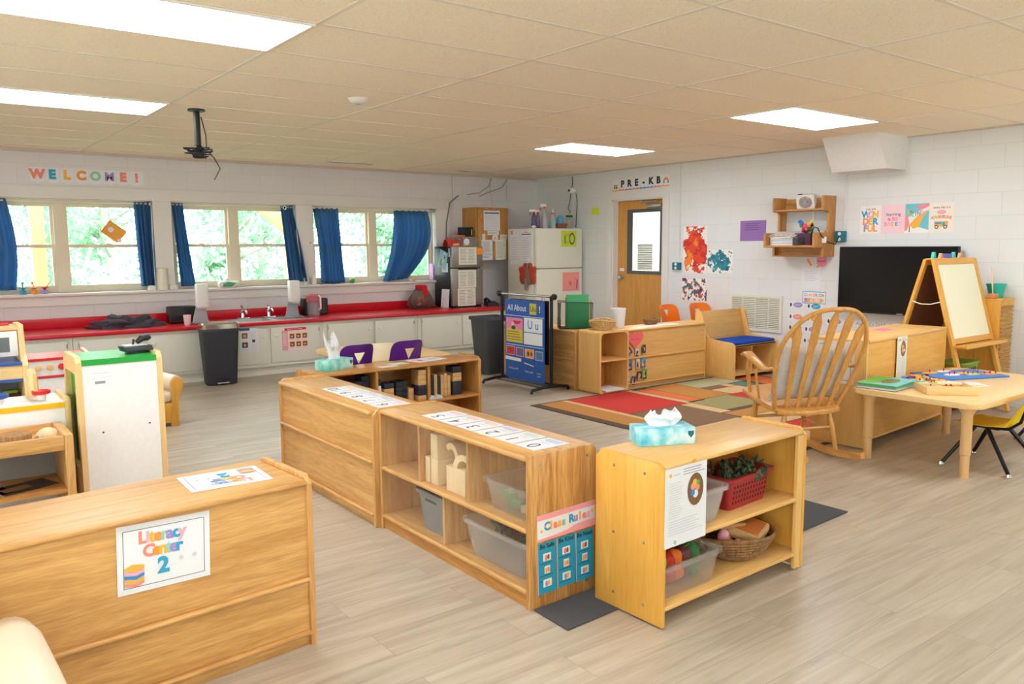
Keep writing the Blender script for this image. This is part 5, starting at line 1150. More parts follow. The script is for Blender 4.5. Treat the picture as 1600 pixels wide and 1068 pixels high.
for k in range(5):
    a0 = (-2 + k) * .076; a1 = (-2 + k) * .114
    p0 = backp(a0, .0); p0.z = seatz(-.01); p1 = hoop_h(a1) or backp(a1, .66)
    d_ = (p1 - p0); side = Vector((1, 0, 0)); nrm = d_.cross(side).normalized()
    s = MB(); rings = []
    for f, w_ in ((0, .010), (.1, .015), (.35, .019), (.6, .023), (.8, .027), (.89, .029), (.96, .013), (1, .007)):
        c = p0 + d_ * f
        rings.append(s.ring([c + side * w_ + nrm * .005, c - side * w_ + nrm * .005, c - side * w_ - nrm * .005, c + side * w_ - nrm * .005]))
    s.skin(rings); s.build('back_slat', RCW['z'], t, smooth=0)
for sx in (-1, 1):
    hp_ = backp(sx * .305, .30)
    am = MB(); path = [(hp_.x, hp_.y, hp_.z), (sx * .31, hp_.y + .08, .60), (sx * .308, .05, .60), (sx * .305, .16, .635), (sx * .30, .27, .672), (sx * .295, .325, .66)]
    am.tube(path, [.018, .026, .03, .034, .038, .03], None, n=10, flat=(.5, 1)).build('arm', RCW['y'], t, smooth=60)
    MB().tube([(sx * .245, .33, seatz(.33)), (sx * .275, .31, .54), (sx * .298, .26, .648)], [.012, .016, .011]).build('arm_post', RCW['z'], t, smooth=60)
    MB().tube([(sx * .25, .20, seatz(.20)), (sx * .28, .19, .52), (sx * .303, .165, .615)], [.008, .010, .008]).build('arm_spindle', RCW['z'], t, smooth=60)
    def rz_(y): return .022 + .27 * (y - .17) ** 2
    s = MB(); rings = []
    for i in range(25):
        y = -.28 + .84 * i / 24; z = rz_(y); w_ = .016
        rings.append(s.ring([(sx*.20 - w_, y, z - .02), (sx*.20 + w_, y, z - .02), (sx*.20 + w_, y, z + .02), (sx*.20 - w_, y, z + .02)]))
    s.skin(rings); 
    for v in s.bm.verts: v.co.z -= .0
    s.build('rocker', RCW['y'], t, smooth=50)
    for (x0, y0, x1, y1) in ((.16, .035, .20, -.01), (.19, .33, .20, .38)):
        MB().tube([(sx * x0, y0, seatz(y0) - .022), (sx * (x0 * .6 + x1 * .4), y0 * .6 + y1 * .4, seatz(y0) * .62), (sx * x1, y1, rz_(y1) + .012)], [.014, .021, .013]).build('leg', RCW['z'], t, smooth=60)
    MB().tube([(sx * .184, .015, .17), (sx * .19, .2, .17), (sx * .195, .355, .185)], [.009, .012, .009]).build('stretcher', RCW['y'], t, smooth=60)
MB().tube([(-.182, .015, .2), (0, .013, .2), (.182, .015, .2)], [.009, .012, .009]).build('stretcher', RCW['x'], t, smooth=60)
MB().tube([(-.193, .355, .22), (0, .355, .22), (.193, .355, .22)], [.009, .012, .009]).build('stretcher', RCW['x'], t, smooth=60)
CUSH = cloth('cushion_grey', (206, 204, 200))
def pillow(u, v, w_=.46, h_=.40, th=.075):
    x = (u - .5) * 2; y = (v - .5) * 2
    e = (max(0, 1 - abs(x) ** 2.6) * max(0, 1 - abs(y) ** 2.6)) ** .5
    return x, y, e
s = MB()
for sg_ in (1, -1):
    def pf(u, v, sg_=sg_):
        x, y, e = pillow(u, v)
        pinch = 1 - .06 * (x*x*y*y) ** .5 * 0 - .05 * (abs(x) ** 2) * (1 - abs(y)) * 0
        wr = .004 * noise.noise(Vector((x * 4, y * 4, sg_)))
        return (.262 * x * (1 - .07 * (1 - y*y)) , sg_ * (.07 * e) + wr,   .215 * y * (1 - .07 * (1 - x*x)))
    s.grid(pf, 22, 22, CUSH)
bmesh.ops.remove_doubles(s.bm, verts=s.bm.verts[:], dist=.0015)
o = s.build('cushion', CUSH, smooth=80)
o.matrix_world = Matrix.Translation((4.665, 2.945, .0065)) @ Matrix.Rotation(R(-24), 4, 'Z') @ Matrix.Translation((0.01, .022, .575)) @ Matrix.Rotation(R(21.5), 4, 'X')
tag(o, 'pale grey square cushion leaning in the rocking chair', 'cushion')
# ================================================================== table at the right and what is on it
TBL = wood('table_maple', (240, 206, 148), (228, 186, 122), 'x', .3, .7, .5)
LEGM = mat('table_leg_tan', (222, 178, 122), .4)
t = thing('activity_table', 'low maple activity table with thick tan legs at the right', 'table', (4.93, 2.03, 0))
TW, TD, TH = 1.44, .80, .467
MB().prism(rrect(0, TW, 0, TD, .07, 5), TH - .034, TH, 'z', r=.006).build('tabletop', TBL, t, smooth=30)
for x, y in ((.09, .095), (.09, TD - .095), (TW - .12, .095), (TW - .25, TD - .095)):
    lg = MB().lathe([(.024, 0), (.026, .004), (.026, .14), (.031, .145), (.031, TH - .08), (.05, TH - .045), (.055, TH - .0345)], n=20).build('leg', LEGM, t, loc=(x, y, 0))
    MB().lathe([(.028, 0), (.028, .012), (.02, .013)]).build('foot', LEGM, lg)
TT = TH + .0005
def flat(name, label, cat, pts, z, h, m, group=None, r=.002):
    return tag(MB().prism(pts, z, z + h, 'z', m, r=r).build(name, m), label, cat, group)
def rot_rect(cx, cy, w_, d_, a):
    ca, sa = math.cos(R(a)), math.sin(R(a)); return [(cx + ca * x - sa * y, cy + sa * x + ca * y) for x, y in ((-w_/2, -d_/2), (w_/2, -d_/2), (w_/2, d_/2), (-w_/2, d_/2))]
t = thing('picture_book', 'large book with blue-grey cover, lower of the two on the table', 'book', (5.15, 2.69, TT), R(4), 'picture books on the table')
MB().box(-.175, .175, -.125, .125, .002, .014, CREAMP).build('pages', CREAMP, t); MB().box(-.18, .18, -.13, .13, 0, .002, NAVY).box(-.18, .18, -.13, .13, .014, .016, C_('cover_greyblue', (130, 160, 176))).build('cover', None, t, smooth=0)
t = thing('picture_book', 'green and teal picture book on top of the other on the table', 'book', (5.16, 2.695, TT + .0165), R(7), 'picture books on the table')
MB().box(-.175, .175, -.125, .125, .002, .016, GREENI).build('pages', C_('page_green', (60, 150, 80)), t)
s = MB().box(-.18, .18, -.13, .13, 0, .002, C_('cover_teal', (120, 190, 190))).box(-.18, .18, -.13, .13, .016, .018, C_('cover_teal', (120, 190, 190)))
s.quad([(-.15, .02, .0184), (.17, .03, .0184), (.17, .12, .0184), (-.16, .12, .0184)], C_('cover_green', (120, 190, 70))); s.poly([(.0 + .11 * math.cos(q * PI/9), -.02 + .05 * math.sin(q * PI/9), .0187) for q in range(18)], C_('cover_olive', (110, 130, 50))); s.poly([(.03 + .04 * math.cos(q * PI/9), 0 + .02 * math.sin(q * PI/9), .019) for q in range(18)], BROWNI)
s.build('cover', None, t, smooth=0)
t = thing('wooden_tray', 'open wooden puzzle tray at near edge of the right table', 'tray', (5.24, 2.36, TT), R(-47))
TRW = maple('x')
MB().box(-.145, .145, -.12, .12, 0, .006).build('tray_floor', TRW, t, smooth=0)
for x0, x1, y0, y1, h_ in ((-.15, .15, -.13, -.12, .055), (-.15, .15, .12, .13, .03), (-.15, -.14, -.12, .12, .045), (.14, .15, -.12, .12, .045)): MB().box(x0, x1, y0, y1, 0, h_, r=.002).build('tray_side', TRW, t)
PEG = mat('peg_red', (206, 30, 36), .3)
def puzzle(label, loc, rz, w_, d_, base, shapes):
    t = thing('peg_puzzle', label, 'puzzle', loc, rz, 'peg puzzles on the table')
    MB().box(-w_/2, w_/2, -d_/2, d_/2, 0, .012, base, r=.002).build('board', base, t)
    for x, y, rx, ry, m_, n_, ln in shapes:
        p = MB().prism([(x + rx * math.cos(2*PI*i/14), y + ry * math.sin(2*PI*i/14)) for i in range(14)], .0122, .018, 'z', m_).build('puzzle_piece', m_, t, smooth=20)
        for q in range(n_):
            MB().cyl((x + (q - (n_-1)/2) * rx * .7, y, .018), (x + (q - (n_-1)/2) * rx * .7, y, .018 + ln * .5), .004, m=PEG, n=8).ball((x + (q - (n_-1)/2) * rx * .7, y, .02 + ln * .5), .0065, m=PEG, n=8, k=6).build('peg', PEG, p)
puzzle('tan peg puzzle with orange dots resting in the wooden tray', (5.255, 2.385, TT + .0068), R(-47), .24, .19, C_('puzzle_tan', (230, 200, 150)), [(-.07, -.05, .035, .02, ORANGEI, 1, .01), (0, -.055, .03, .018, AMBER, 1, .01), (.07, -.05, .035, .02, ORANGEI, 1, .01), (-.06, .03, .04, .03, SAGE, 1, .012), (.05, .04, .04, .03, BROWNI, 2, .012)])
puzzle('pale peg puzzle with small red knobs behind the wooden tray', (5.50, 2.56, TT), R(-20), .26, .19, C_('puzzle_pale', (226, 214, 180)), [(-.08, .03, .04, .03, SAGE, 1, .014), (0, .04, .04, .025, BROWNI, 2, .016), (.07, .02, .035, .03, AMBER, 1, .014), (-.05, -.05, .035, .022, C_('lime_piece', (190, 210, 120)), 2, .01), (.06, -.05, .04, .024, CREAMP, 1, .012)])
puzzle('blue peg puzzle board with red knobs at far side of the table', (5.97, 2.60, TT), R(-22), .55, .33, C_('puzzle_blue', (70, 120, 186)), [(-.17, .09, .06, .03, AMBER, 1, .02), (-.03, .11, .06, .025, CREAMP, 1, .022), (-.09, -.03, .06, .035, PAPER, 2, .03), (.04, 0, .05, .03, AMBER, 1, .026), (.07, -.05, .06, .03, C_('lime_piece', (170, 210, 130)), 3, .022), (.19, -.08, .07, .035, C_('terra_piece', (214, 150, 100)), 3, .02)])
for i, (x, y, a, m_, lab) in enumerate(((5.52, 2.77, 20, BLUEI, 'dark blue animal piece loose behind the picture books'), (5.60, 2.76, -10, PURPI, 'purple wooden piece loose behind the picture books'), (5.62, 2.72, 30, AMBER, 'long amber piece loose nearest the picture books'), (5.70, 2.78, -25, AMBER, 'amber piece lying at far edge of the table'), (5.70, 2.70, 0, ORANGEI, 'orange piece between the books and blue puzzle'), (5.66, 2.675, 60, C_('mint_piece', (160, 210, 190)), 'mint coloured piece beside pale puzzle'), (5.74, 2.72, 15, AMBER, 'amber-orange piece beside left corner of blue puzzle'))):
    flat('puzzle_shape', lab, 'puzzle piece', rot_rect(x, y, .085, .03, a), TT, .012, m_, 'loose puzzle pieces')
sheet('puzzle_card', 'pale striped card lying right of the wooden tray', 'card', (5.60, 2.40, TT + .0003), (.8, -.6, 0), (.6, .8, 0), .26, .16, CREAMP, [('r', .1, .9, .15, .3, AMBER), ('r', .1, .9, .45, .6, PAPER), ('r', .1, .9, .7, .8, LGREY)])
# yellow chairs
def yellow_chair(label, loc, rz):
    t = thing('school_chair', label, 'chair', loc, rz, 'yellow school chairs')
    sh = .285; w = .37
    def fn(u, v):
        x = (u - .5) * 2
        if v < .55: 
            f = v / .55; y = .20 - .36 * f; z = sh - .03 * max(0, .12 - f) / .12 - .012 * math.sin(PI * f) + .010 * x * x * f
            w_ = .185 - .012 * (1 - f)
        else:
            f = (v - .55) / .45; y = -.16 - .06 * math.sin(min(1, f * 2.2) * PI/2) - .075 * f; z = sh + .02 * (f * 4 if f < .25 else 1) + .27 * max(0, f - .06) / .94
            w_ = .185 - .02 * math.sin(PI * f) * .5 - .035 * f * f
            y += .05 * x * x * math.sin(PI * min(1, f + .2)) 
        return (x * w_ * (1 if v > .03 else .97), y, z)
    o = MB().grid(fn, 14, 30, YELL).build('seat_shell', YELL, t, smooth=80)
    md = o.modifiers.new('thick', 'SOLIDIFY'); md.thickness = .006; md.offset = 0
    sd = o.modifiers.new('sub', 'SUBSURF'); sd.levels = 1; sd.render_levels = 1
    for sx in (-1, 1):
        MB().tube([(sx * .12, -.02, sh - .022), (sx * .14, -.15, sh - .01), (sx * .176, -.225, sh + .05), (sx * .178, -.255, sh + .15), (sx * .16, -.262, sh + .158)], .0095, BLKMETAL).build('back_brace', BLKMETAL, t)
        MB().box(sx * .12 - .014, sx * .12 + .014, -.09, .10, sh - .03, sh - .016, BLKMETAL, r=.004).build('seat_bracket', BLKMETAL, t)
        for y0, y1 in ((.05, .195), (-.02, -.195)):
            lg = MB().tube([(sx * .125, y0, sh - .024), (sx * .225, y1, .014)], [.014, .0115], BLKMETAL).build('leg', BLKMETAL, t)
            MB().lathe([(.017, 0), (.019, .005), (.013, .02), (.006, .024)], m=CHROME).build('foot', CHROME, lg, loc=(sx * .23, y1 * 1.02, 0))
    return t
y1_ = yellow_chair('yellow school chair pushed under the near edge of the right table', (5.455, 2.155, 0), 0)
dup(y1_, (6.56, 2.14, 0), 0, 'yellow school chair cut by the right edge of the photo')
# ================================================================== plywood cabinet behind the table
t = thing('storage_cabinet', 'tall honey plywood cabinet behind the rocking chair and table', 'cabinet', (5.18, 2.855, .007), R(4.5))
GL, GD, GH = 1.37, .39, .745
for x in (0, GL - .022): MB().box(x, x + .022, 0, GD, 0, GH, r=.004).build('side_panel', gold('z') if x else birch('z'), t)
MB().box(.0225, GL - .0225, -.006, GD, GH - .02, GH + .002, r=.006).build('top', birch('x'), t)
MB().box(.0225, GL - .0225, .004, .016, .05, GH - .02).build('back_panel', gold('x'), t, smooth=0)
MB().box(.0225, GL - .0225, -.003, .02, .045, .062, r=.005).build('bottom_rail', birch('x'), t); MB().box(.0225, GL - .0225, .016, GD - .02, .045, .065).build('bottom', birch('x'), t, smooth=0); MB().box(.0225, GL - .0225, .016, GD - .02, .38, .4).build('shelf', birch('x'), t, smooth=0)
def on_g(x, y, z):
    a = R(4.5); return (5.18 + x * math.cos(a) - y * math.sin(a), 2.855 + x * math.sin(a) + y * math.cos(a), z + .007)
ga = R(4.5); GX = Vector((math.cos(ga), math.sin(ga), 0)); GY = Vector((-math.sin(ga), math.cos(ga), 0))
foodpic = [('c', .62, .70, .042, BROWNI, .058), ('c', .55, .75, .014, AMBER), ('c', .68, .73, .013, GREENI), ('c', .6, .65, .015, CORAL), ('c', .72, .66, .01, CREAMP), ('c', .53, .66, .01, SKIN), ('l', .45, .95, .88, .95, 2, GREYINK), ('l', .08, .4, .1, .82, 14, LGREY), ('l', .45, .9, .08, .5, 9, LGREY), ('t', 'FOOD', .2, .92, .018, GREENI, 0)]
sheet('nutrition_poster', 'tall white poster with round food photo on the honey plywood cabinet', 'poster', on_g(.535, -.0075, .585), GX, E_Z, .165, .30, CREAMP, foodpic)
sheet('framed_sign', 'white sign with black border on left side of honey plywood cabinet', 'sign', on_g(-.001, .22, .58), -GY, E_Z, .27, .29, PAPER, [('f', .022, .003, INK), ('c', .3, .3, .03, AMBER), ('c', .5, .25, .025, CORAL), ('l', .2, .8, .6, .8, 2, SAGE)])
sheet('pink_slip', 'pink paper slip on top of the honey plywood cabinet', 'paper', on_g(.80, .25, GH + .0027), GX, GY, .16, .09, C_('slip_pink', (240, 120, 170)))
# ------------------------------------------------------------------ easel
t = thing('easel', 'double-sided wooden easel with cream whiteboard', 'easel', (6.955, 3.15, .0066))
EW = {a: gold(a) for a in 'xyz'}; hw = .35; zt, zb = 1.27, .62
def epanel(sg_):
    def P(x, z, off=0): 
        y = sg_ * (.03 + (zt - z) * .27); n_ = Vector((0, sg_, .27)).normalized(); return Vector((x, y, z)) + n_ * off
    def bar(x0, z0, x1, z1, w_, nm):
        d_ = (P(x1, z1) - P(x0, z0)).normalized(); n_ = Vector((0, sg_, .27)).normalized(); sd = d_.cross(n_) * (w_ / 2)
        s = MB(); rings = []
        for p in (P(x0, z0), P(x1, z1)): rings.append(s.ring([p + sd + n_ * .012, p - sd + n_ * .012, p - sd - n_ * .012, p + sd - n_ * .012]))
        return s.skin(rings).build(nm, EW['z'] if abs(z1 - z0) > abs(x1 - x0) else EW['x'], t, smooth=0)
    bar(-hw, 0.004, -hw, zt, .05, 'leg'); bar(hw, 0.004, hw, zt, .05, 'leg')
    bar(-hw + .025, zt - .022, hw - .025, zt - .022, .044, 'frame_rail'); bar(-hw + .025, zb, hw - .025, zb, .044, 'frame_rail')
    bd = MB(); c = [P(-hw + .025, zb + .022, .002), P(hw - .025, zb + .022, .002), P(hw - .025, zt - .044, .002), P(-hw + .025, zt - .044, .002)]
    n_ = Vector((0, sg_, .27)).normalized()
    bd.skin([bd.ring([p - n_ * .004 for p in c]), bd.ring([p + n_ * .004 for p in c])])
    bd.build('whiteboard' if sg_ < 0 else 'chalkboard', mat('board_cream', (240, 236, 206), .35, var=.02) if sg_ < 0 else mat('board_brown', (110, 66, 48), .6), t, smooth=0)
    yq = P(0, zb - .03).y
    tr = MB().box(-hw - .02, hw + .02, min(yq, yq + sg_ * .11), max(yq, yq + sg_ * .11), zb - .045, zb - .028, r=.003)  .box(-hw - .02, hw + .02, yq + sg_ * .11 - .006, yq + sg_ * .11 + .006, zb - .045, zb - .015)
    tr.build('tray', EW['x'], t, smooth=0)
epanel(-1); epanel(1)
MB().box(-hw + .03, hw - .03, -.27, .27, .198, .215, r=.003).build('lower_shelf', EW['x'], t)
MB().box(-hw - .02, hw + .02, -.03, .03, zt - .004, zt + .008, r=.003).build('top_rail', EW['x'], t)
tag(MB().tube([(6.575, 3.04, .94), (6.57, 3.11, .92), (6.57, 3.19, .92), (6.575, 3.26, .94)], .004, CREAMP, n=6).build('rope', CREAMP), 'short white rope tying the two easel panels together', 'rope')
tag(MB().box(-.045, .045, -.02, .02, 0, .035, C_('clip_blue', (96, 104, 176)), r=.004).build('eraser', None, loc=(6.90, 3.15, 1.2852)), 'blue block eraser on top of the easel', 'eraser')
def clip(label, x, m_, h_, tilt):
    o = MB().prism([(-.022, 0), (-.006, 0), (.004, h_), (-.004, h_)], -.012, .012, 'y', m_).prism([(.022, 0), (.008, 0), (.0, h_ * .8), (.008, h_)], -.012, .012, 'y', m_).build('clip', m_, smooth=0)
    o.location = (x, 3.15, 1.2852); o.rotation_euler = (0, R(tilt), 0); tag(o, label, 'clip', 'clips on the easel top')
TQ = mat('clip_turquoise', (40, 180, 160), .4)
clip('turquoise clip at left end of the easel top', 6.66, TQ, .05, 0); clip('turquoise clip beside the blue eraser on easel top', 7.00, TQ, .048, 0)
clip('wooden clip left of the blue eraser on easel top', 6.78, SKIN, .04, 0); clip('wooden clip at right end of the easel top', 7.12, SKIN, .04, 0)
# tall cabinet at right edge
t = thing('woven_cabinet', 'tall honey cabinet with woven tan front at right edge of photo', 'cabinet', (7.335, 2.90, 0))
WV = wood('woven_front', (196, 158, 98), (160, 118, 62), 'x', .7, 2.2)
MB().box(0, .255, 0, .42, .02, .925, gold('z')).box(.01, .245, .01, .41, 0, .022, gold('z')).build('carcass', gold('z'), t, smooth=0)
s = MB()
for i in range(24): s.cyl((.022, -.004, .06 + i * .035), (.24, -.004, .06 + i * .035), .012, m=WV, n=8)
s.build('woven_front', WV, t)
MB().box(-.006, .258, -.012, .425, .925, .94, r=.004).build('top', gold('x'), t)
PT = .9405
t = thing('bucket', 'turquoise bucket on the woven cabinet at right', 'bucket', (7.49, 3.0, PT))
MB().lathe([(.05, 0), (.052, .004), (.075, .115), (.072, .115), (.048, .008)], n=24).build('bucket_body', TQ, t); MB().lathe([(.073, .105), (.08, .106), (.08, .118), (.072, .118), (.073, .105)], n=24).build('rim', TQ, t)
t = thing('feather_holder', 'small terracotta block holding an upright paper feather', 'holder', (7.38, 2.98, PT))
MB().box(-.045, .045, -.03, .03, 0, .04, C_('terracotta', (214, 140, 90)), r=.008).build('block', None, t)
MB().prism([(.0, .0), (.012, .0), (-.03, .2), (-.062, .23), (-.045, .15)], -.002, .002, 'y').build('feather', C_('feather_pale', (240, 214, 170)), t, loc=(-.005, 0, .04), smooth=0)
# green basket under the easel
t = thing('plastic_basket', 'olive green plastic basket with punched sides under the easel', 'basket', (6.93, 3.02, .2225), R(4))
OLV = mat('basket_olive', (136, 158, 60), .45); HOLE = mat('hole_dark', (40, 44, 22), .8)
CRT = .215
s = MB(); rings = []
for z, w_, d_ in ((0.003, .25, .17), (CRT, .32, .20), (CRT, .30, .18), (.012, .23, .15)): rings.append(s.ring([(x, y, z) for x, y in rrect(-w_/2, w_/2, -d_/2, d_/2, .03, 4)]))
s.skin(rings, OLV); s.build('basket_body', OLV, t, smooth=40)
MB().frame(rrect(-.17, .17, -.11, .11, .035), rrect(-.149, .149, -.088, .088, .03), CRT - .012, CRT + .006, 'z').build('rim', OLV, t, smooth=30)
s = MB()
for r_ in range(4):
    for c in range(5):
        x = -.1 + c * .042 + (r_ % 2) * .022; z = CRT - .05 - r_ * .04
        yy = -(.085 + (.10 - .085) * z / CRT) - .0018
        s.poly([(x + .014 * math.cos(q * PI/3), yy - .0004 * 0, z + .016 * math.sin(q * PI/3)) for q in range(6)], HOLE)
s.build('punched_holes', HOLE, t, smooth=0)
# ================================================================== centre and left: school shelves
LIT = back_cab('low oak shelf with the Literacy Center sign nearest the camera', (-.125, 2.484, 0), R(5), 1.22, .375, .617, (.247, .052))
la = R(5); LX = Vector((math.cos(la), math.sin(la), 0)); LY = Vector((-math.sin(la), math.cos(la), 0))
def on_lit(x, y, z): v = Vector((-.125, 2.484, z)) + LX * x + LY * y; return tuple(v)
def lit_prints():
    pr = [('f', .017, .0022, C_('sign_grey', (110, 112, 120)))]
    for i, ch in enumerate('Literacy'): pr.append(('t', ch, .265 + (0, .055, .10, .165, .23, .29, .36, .425)[i], .78, .052, (CORAL, PINKI, AMBER, ORANGEI, SAGE, LAV, TEALI, PINKI)[i], .0022))
    for i, ch in enumerate('Center'): pr.append(('t', ch, .33 + (0, .08, .15, .21, .265, .325)[i], .575, .052, (CORAL, ORANGEI, AMBER, SAGE, LAV, TEALI)[i], .0022))
    pr.append(('t', '2', .48, .32, .068, TEALI, .003))
    for i, c in enumerate((CORAL, AMBER, BLUEI, PINKI, AMBER)): pr.append(('p', [(.07, .12 + i*.055), (.19, .09 + i*.055), (.275, .13 + i*.055), (.275, .175 + i*.055), (.19, .135 + i*.055), (.07, .165 + i*.055)], c))
    pr += [('p', [(.07, .385), (.19, .355), (.275, .40), (.15, .425)], AMBER), ('c', .67, .38, .007, LGREY), ('c', .82, .385, .007, LGREY)]
    for i in range(14): pr.append(('c', .05 + i * .069, .955, .0016, LGREY)); pr.append(('c', .05 + i * .069, .045, .0016, LGREY))
    return pr
a_ = R(-3)
sheet('center_sign', 'white Literacy Center 2 sign taped on the front of near oak shelf', 'sign', on_lit(.72, -.0005 + .011, .468), LX * math.cos(a_) * -1 * -1 + E_Z * math.sin(R(-2)), E_Z - LX * math.sin(R(-2)), .278, .212, PAPER, lit_prints())
sheet('center_sign', 'second Literacy Center sign lying upside down on top of near oak shelf', 'sign', on_lit(.995, .20, .6057), -LX + LY * .12, -LY - LX * .12, .27, .205, PAPER, lit_prints())
MID = back_cab('low oak shelf behind the number cards six to ten, back to the camera', (1.815, 4.775, 0), -PI/2, 1.243, .32, .602, (.33, .06))
# ---- acrylic-backed shelf
t = thing('display_shelf', 'oak shelf with clear acrylic back showing bins and blocks', 'shelf', (1.843, 3.53, 0), -PI/2)
L, D, H = 1.203, .345, .61
def endp(x0, m_): return MB().prism([(0, 0), (D, 0), (D, H - .02), (D - .02, H), (0, H)], x0, x0 + .022, 'x', r=.003).build('side_panel', m_, t, smooth=30)
endp(0, oak('z'))
ep = endp(L - .022, wood('striped_oak', (216, 166, 98), (168, 112, 56), 'z', .36, .8, 1.3))
for y, z in ((.05, .05), (D - .05, .05), (.05, H - .04), (D - .05, H - .04)): MB().lathe([(.006, 0), (.006, .001), (.001, .001)]).xf(Matrix.Translation((L, y, z)) @ Matrix.Rotation(PI/2, 4, 'Y')).build('screw', STEEL, ep)
MB().box(.022, L - .022, -.006, D + .004, H - .026, H - .004, r=.009, seg=3).build('top', oak('x'), t)
for z, nm in ((.32, 'shelf'), (.075, 'bottom')): MB().box(.0225, L - .0225, -.004, D, z - .02, z, r=.008, seg=3).build(nm, oak('x'), t)
MB().box(.0225, L - .0225, .012, .028, 0, .055).build('kick', oakd('x'), t, smooth=0)
for x, z0, z1 in ((.364, .32, .584), (.764, .32, .584), (.57, .075, .30)): MB().box(x - .008, x + .008, .014, D - .004, z0, z1).build('divider', oak('z'), t, smooth=0)
ACR = clear('acrylic', (254, 254, 254), .035, (240, 238, 234), .05)
MB().box(.023, L - .023, .006, .010, .076, .583).build('acrylic_back', ACR, t, smooth=0)
# class rules poster on the end
RX = (E_X, E_Z)
def end_pt(x, z): return (x, 3.53 - L - .0016, z)
pr = [('r', 0, 1, .78, 1, C_('rule_pink', (240, 160, 164))), ('p', [(0, .02), (0, .8), (1, .8), (1, .3), (.85, .32), (.6, .22), (.45, .12), (.2, .1)], PAPER), ('p', [(0, 0), (0, .1), (.3, .12), (.5, .16), (.62, .26), (.85, .3), (1, .28), (1, 0)], C_('rule_pink', (240, 160, 164)))]
for i, ch in enumerate('Class'): pr.append(('t', ch, .16 + i * .07, .52, .044, (TEALI, AMBER, CORAL, AMBER, SAGE)[i], .0025))
for i, ch in enumerate('Rules'): pr.append(('t', ch, .575 + i * .075, .54, .044, (TEALI, LAV, AMBER, CORAL, PINKI)[i], .0025))
pr += [('c', .06, .4, .006, AMBER), ('c', .94, .62, .007, AMBER), ('c', .12, .55, .004, AMBER)]
sheet('rules_header', 'pink and white Class Rules header on the striped oak shelf end', 'sign', end_pt(2.03, .322), (1, 0, .03), (-.03, 0, 1), .30, .105, PAPER, pr)
RB = C_('rule_blue', (34, 150, 180))
for i, (ttl, lab) in enumerate((('Be Safe', 'blue Be Safe rule strip, leftmost under the Class Rules header'), ('Be Kind', 'blue Be Kind rule strip in the middle under Class Rules header'), ('Be Neat', 'blue Be Neat rule strip, rightmost under the Class Rules header'))):
    pr = [('r', 0, .03, 0, 1, PINKI), ('t', ttl, .52, .93, .025, INK, .0005), ('l', .1, .9, .57, .62, 1, NAVY), ('l', .1, .9, .33, .38, 1, NAVY), ('l', .1, .9, .08 if i else .24, .12 if i else .28, 1, NAVY)]
    for k, (zz, w_) in enumerate(((.70, .42), (.45, .3), (.19, .45))):
        pr += [('r', .5 - w_/2, .5 + w_/2, zz - .06, zz + .09, PAPER), ('c', .45, zz, .007, (CORAL, AMBER, LAV)[k], .012), ('c', .57, zz + .01, .006, (BROWNI, CORAL, AMBER)[k], .011)]
    sheet('rule_strip', lab, 'sign', end_pt(1.928 + i * .098, .160 + (.0 if i else -.004)), (1, 0, .02), (-.02, 0, 1), .094, .205, RB, pr, group='class rule strips')
# number cards
def ncard(n, x, y, z, lab):
    accent = (TEALI, SAGE, LAV, AMBER, ORANGEI, CORAL, PINKI, TEALI, LAV, SAGE, AMBER)[n]
    pr = [('f', .003, .0016, C_('card_edge%d' % (n % 4), ((180, 214, 226), (190, 220, 196), (226, 206, 170), (210, 200, 226))[n % 4])), ('t', str(n), .5, .70, .095, INK, -.001), ('l', .3, .7, .38, .43, 1, GREYINK), ('l', .15, .85, .08, .3, 3, accent)]
    sheet('number_card', lab, 'card', (x, y, z), (0, 1, 0), (-1, 0, 0), .135, .185, PAPER, pr, group='number cards on the shelf tops')
for n in range(6):
    ncard(n, 2.015, 2.462 + n * .144, .6068, 'white card with number %d on top of the acrylic-backed shelf' % n)
for i, n in enumerate((6, 7, 8, 9, 10)):
    ncard(n, 1.985, 3.675 + i * .144, .5903, 'white card with number %d on top of the solid-backed middle shelf' % n)
# contents of the acrylic-backed shelf
UB = wood('unit_block', (238, 214, 172), (224, 194, 148), 'z', .5, .8, .6)
SH = .3205
def block(lab, x, y, z, w_, d_, h_, rz=0, m=None): return tag(MB().box(-w_/2, w_/2, -d_/2, d_/2, 0, h_, r=.003).build('unit_block', m or UB, loc=(x, y, z), rot=rz), lab, 'block', 'plain unit blocks behind the acrylic')
block('short upright unit block at left of the tall pair behind the acrylic', 1.93, 3.13, SH, .10, .04, .12)
block('lower block of the tall unit block pair behind the acrylic', 1.94, 3.07, SH, .12, .06, .12)
block('upper block of the tall unit block pair behind the acrylic', 1.94, 3.07, SH + .1203, .12, .06, .115)
block('thick square unit block under the two arches', 1.955, 2.895, SH, .15, .15, .115)
def arch(lab, loc, rot):
    o = [(.066 * math.cos(R(180 - q * 12)), .066 * math.sin(R(180 - q * 12))) for q in range(16)]
    i_ = [(.038 * math.cos(R(180 - q * 12)), .038 * math.sin(R(180 - q * 12))) for q in range(16)]
    tag(MB().prism(o + list(reversed(i_)), -.04, .04, 'x').build('arch_block', UB, loc=loc, rot=rot, smooth=30), lab, 'block', 'arch blocks behind the acrylic')
arch('wooden arch block standing on the square unit block at right', (1.93, 2.855, SH + .116), (0, 0, R(8)))
arch('wooden arch block leaning at left on the square unit block', (1.95, 2.968, SH + .143), (R(38), 0, R(-6)))
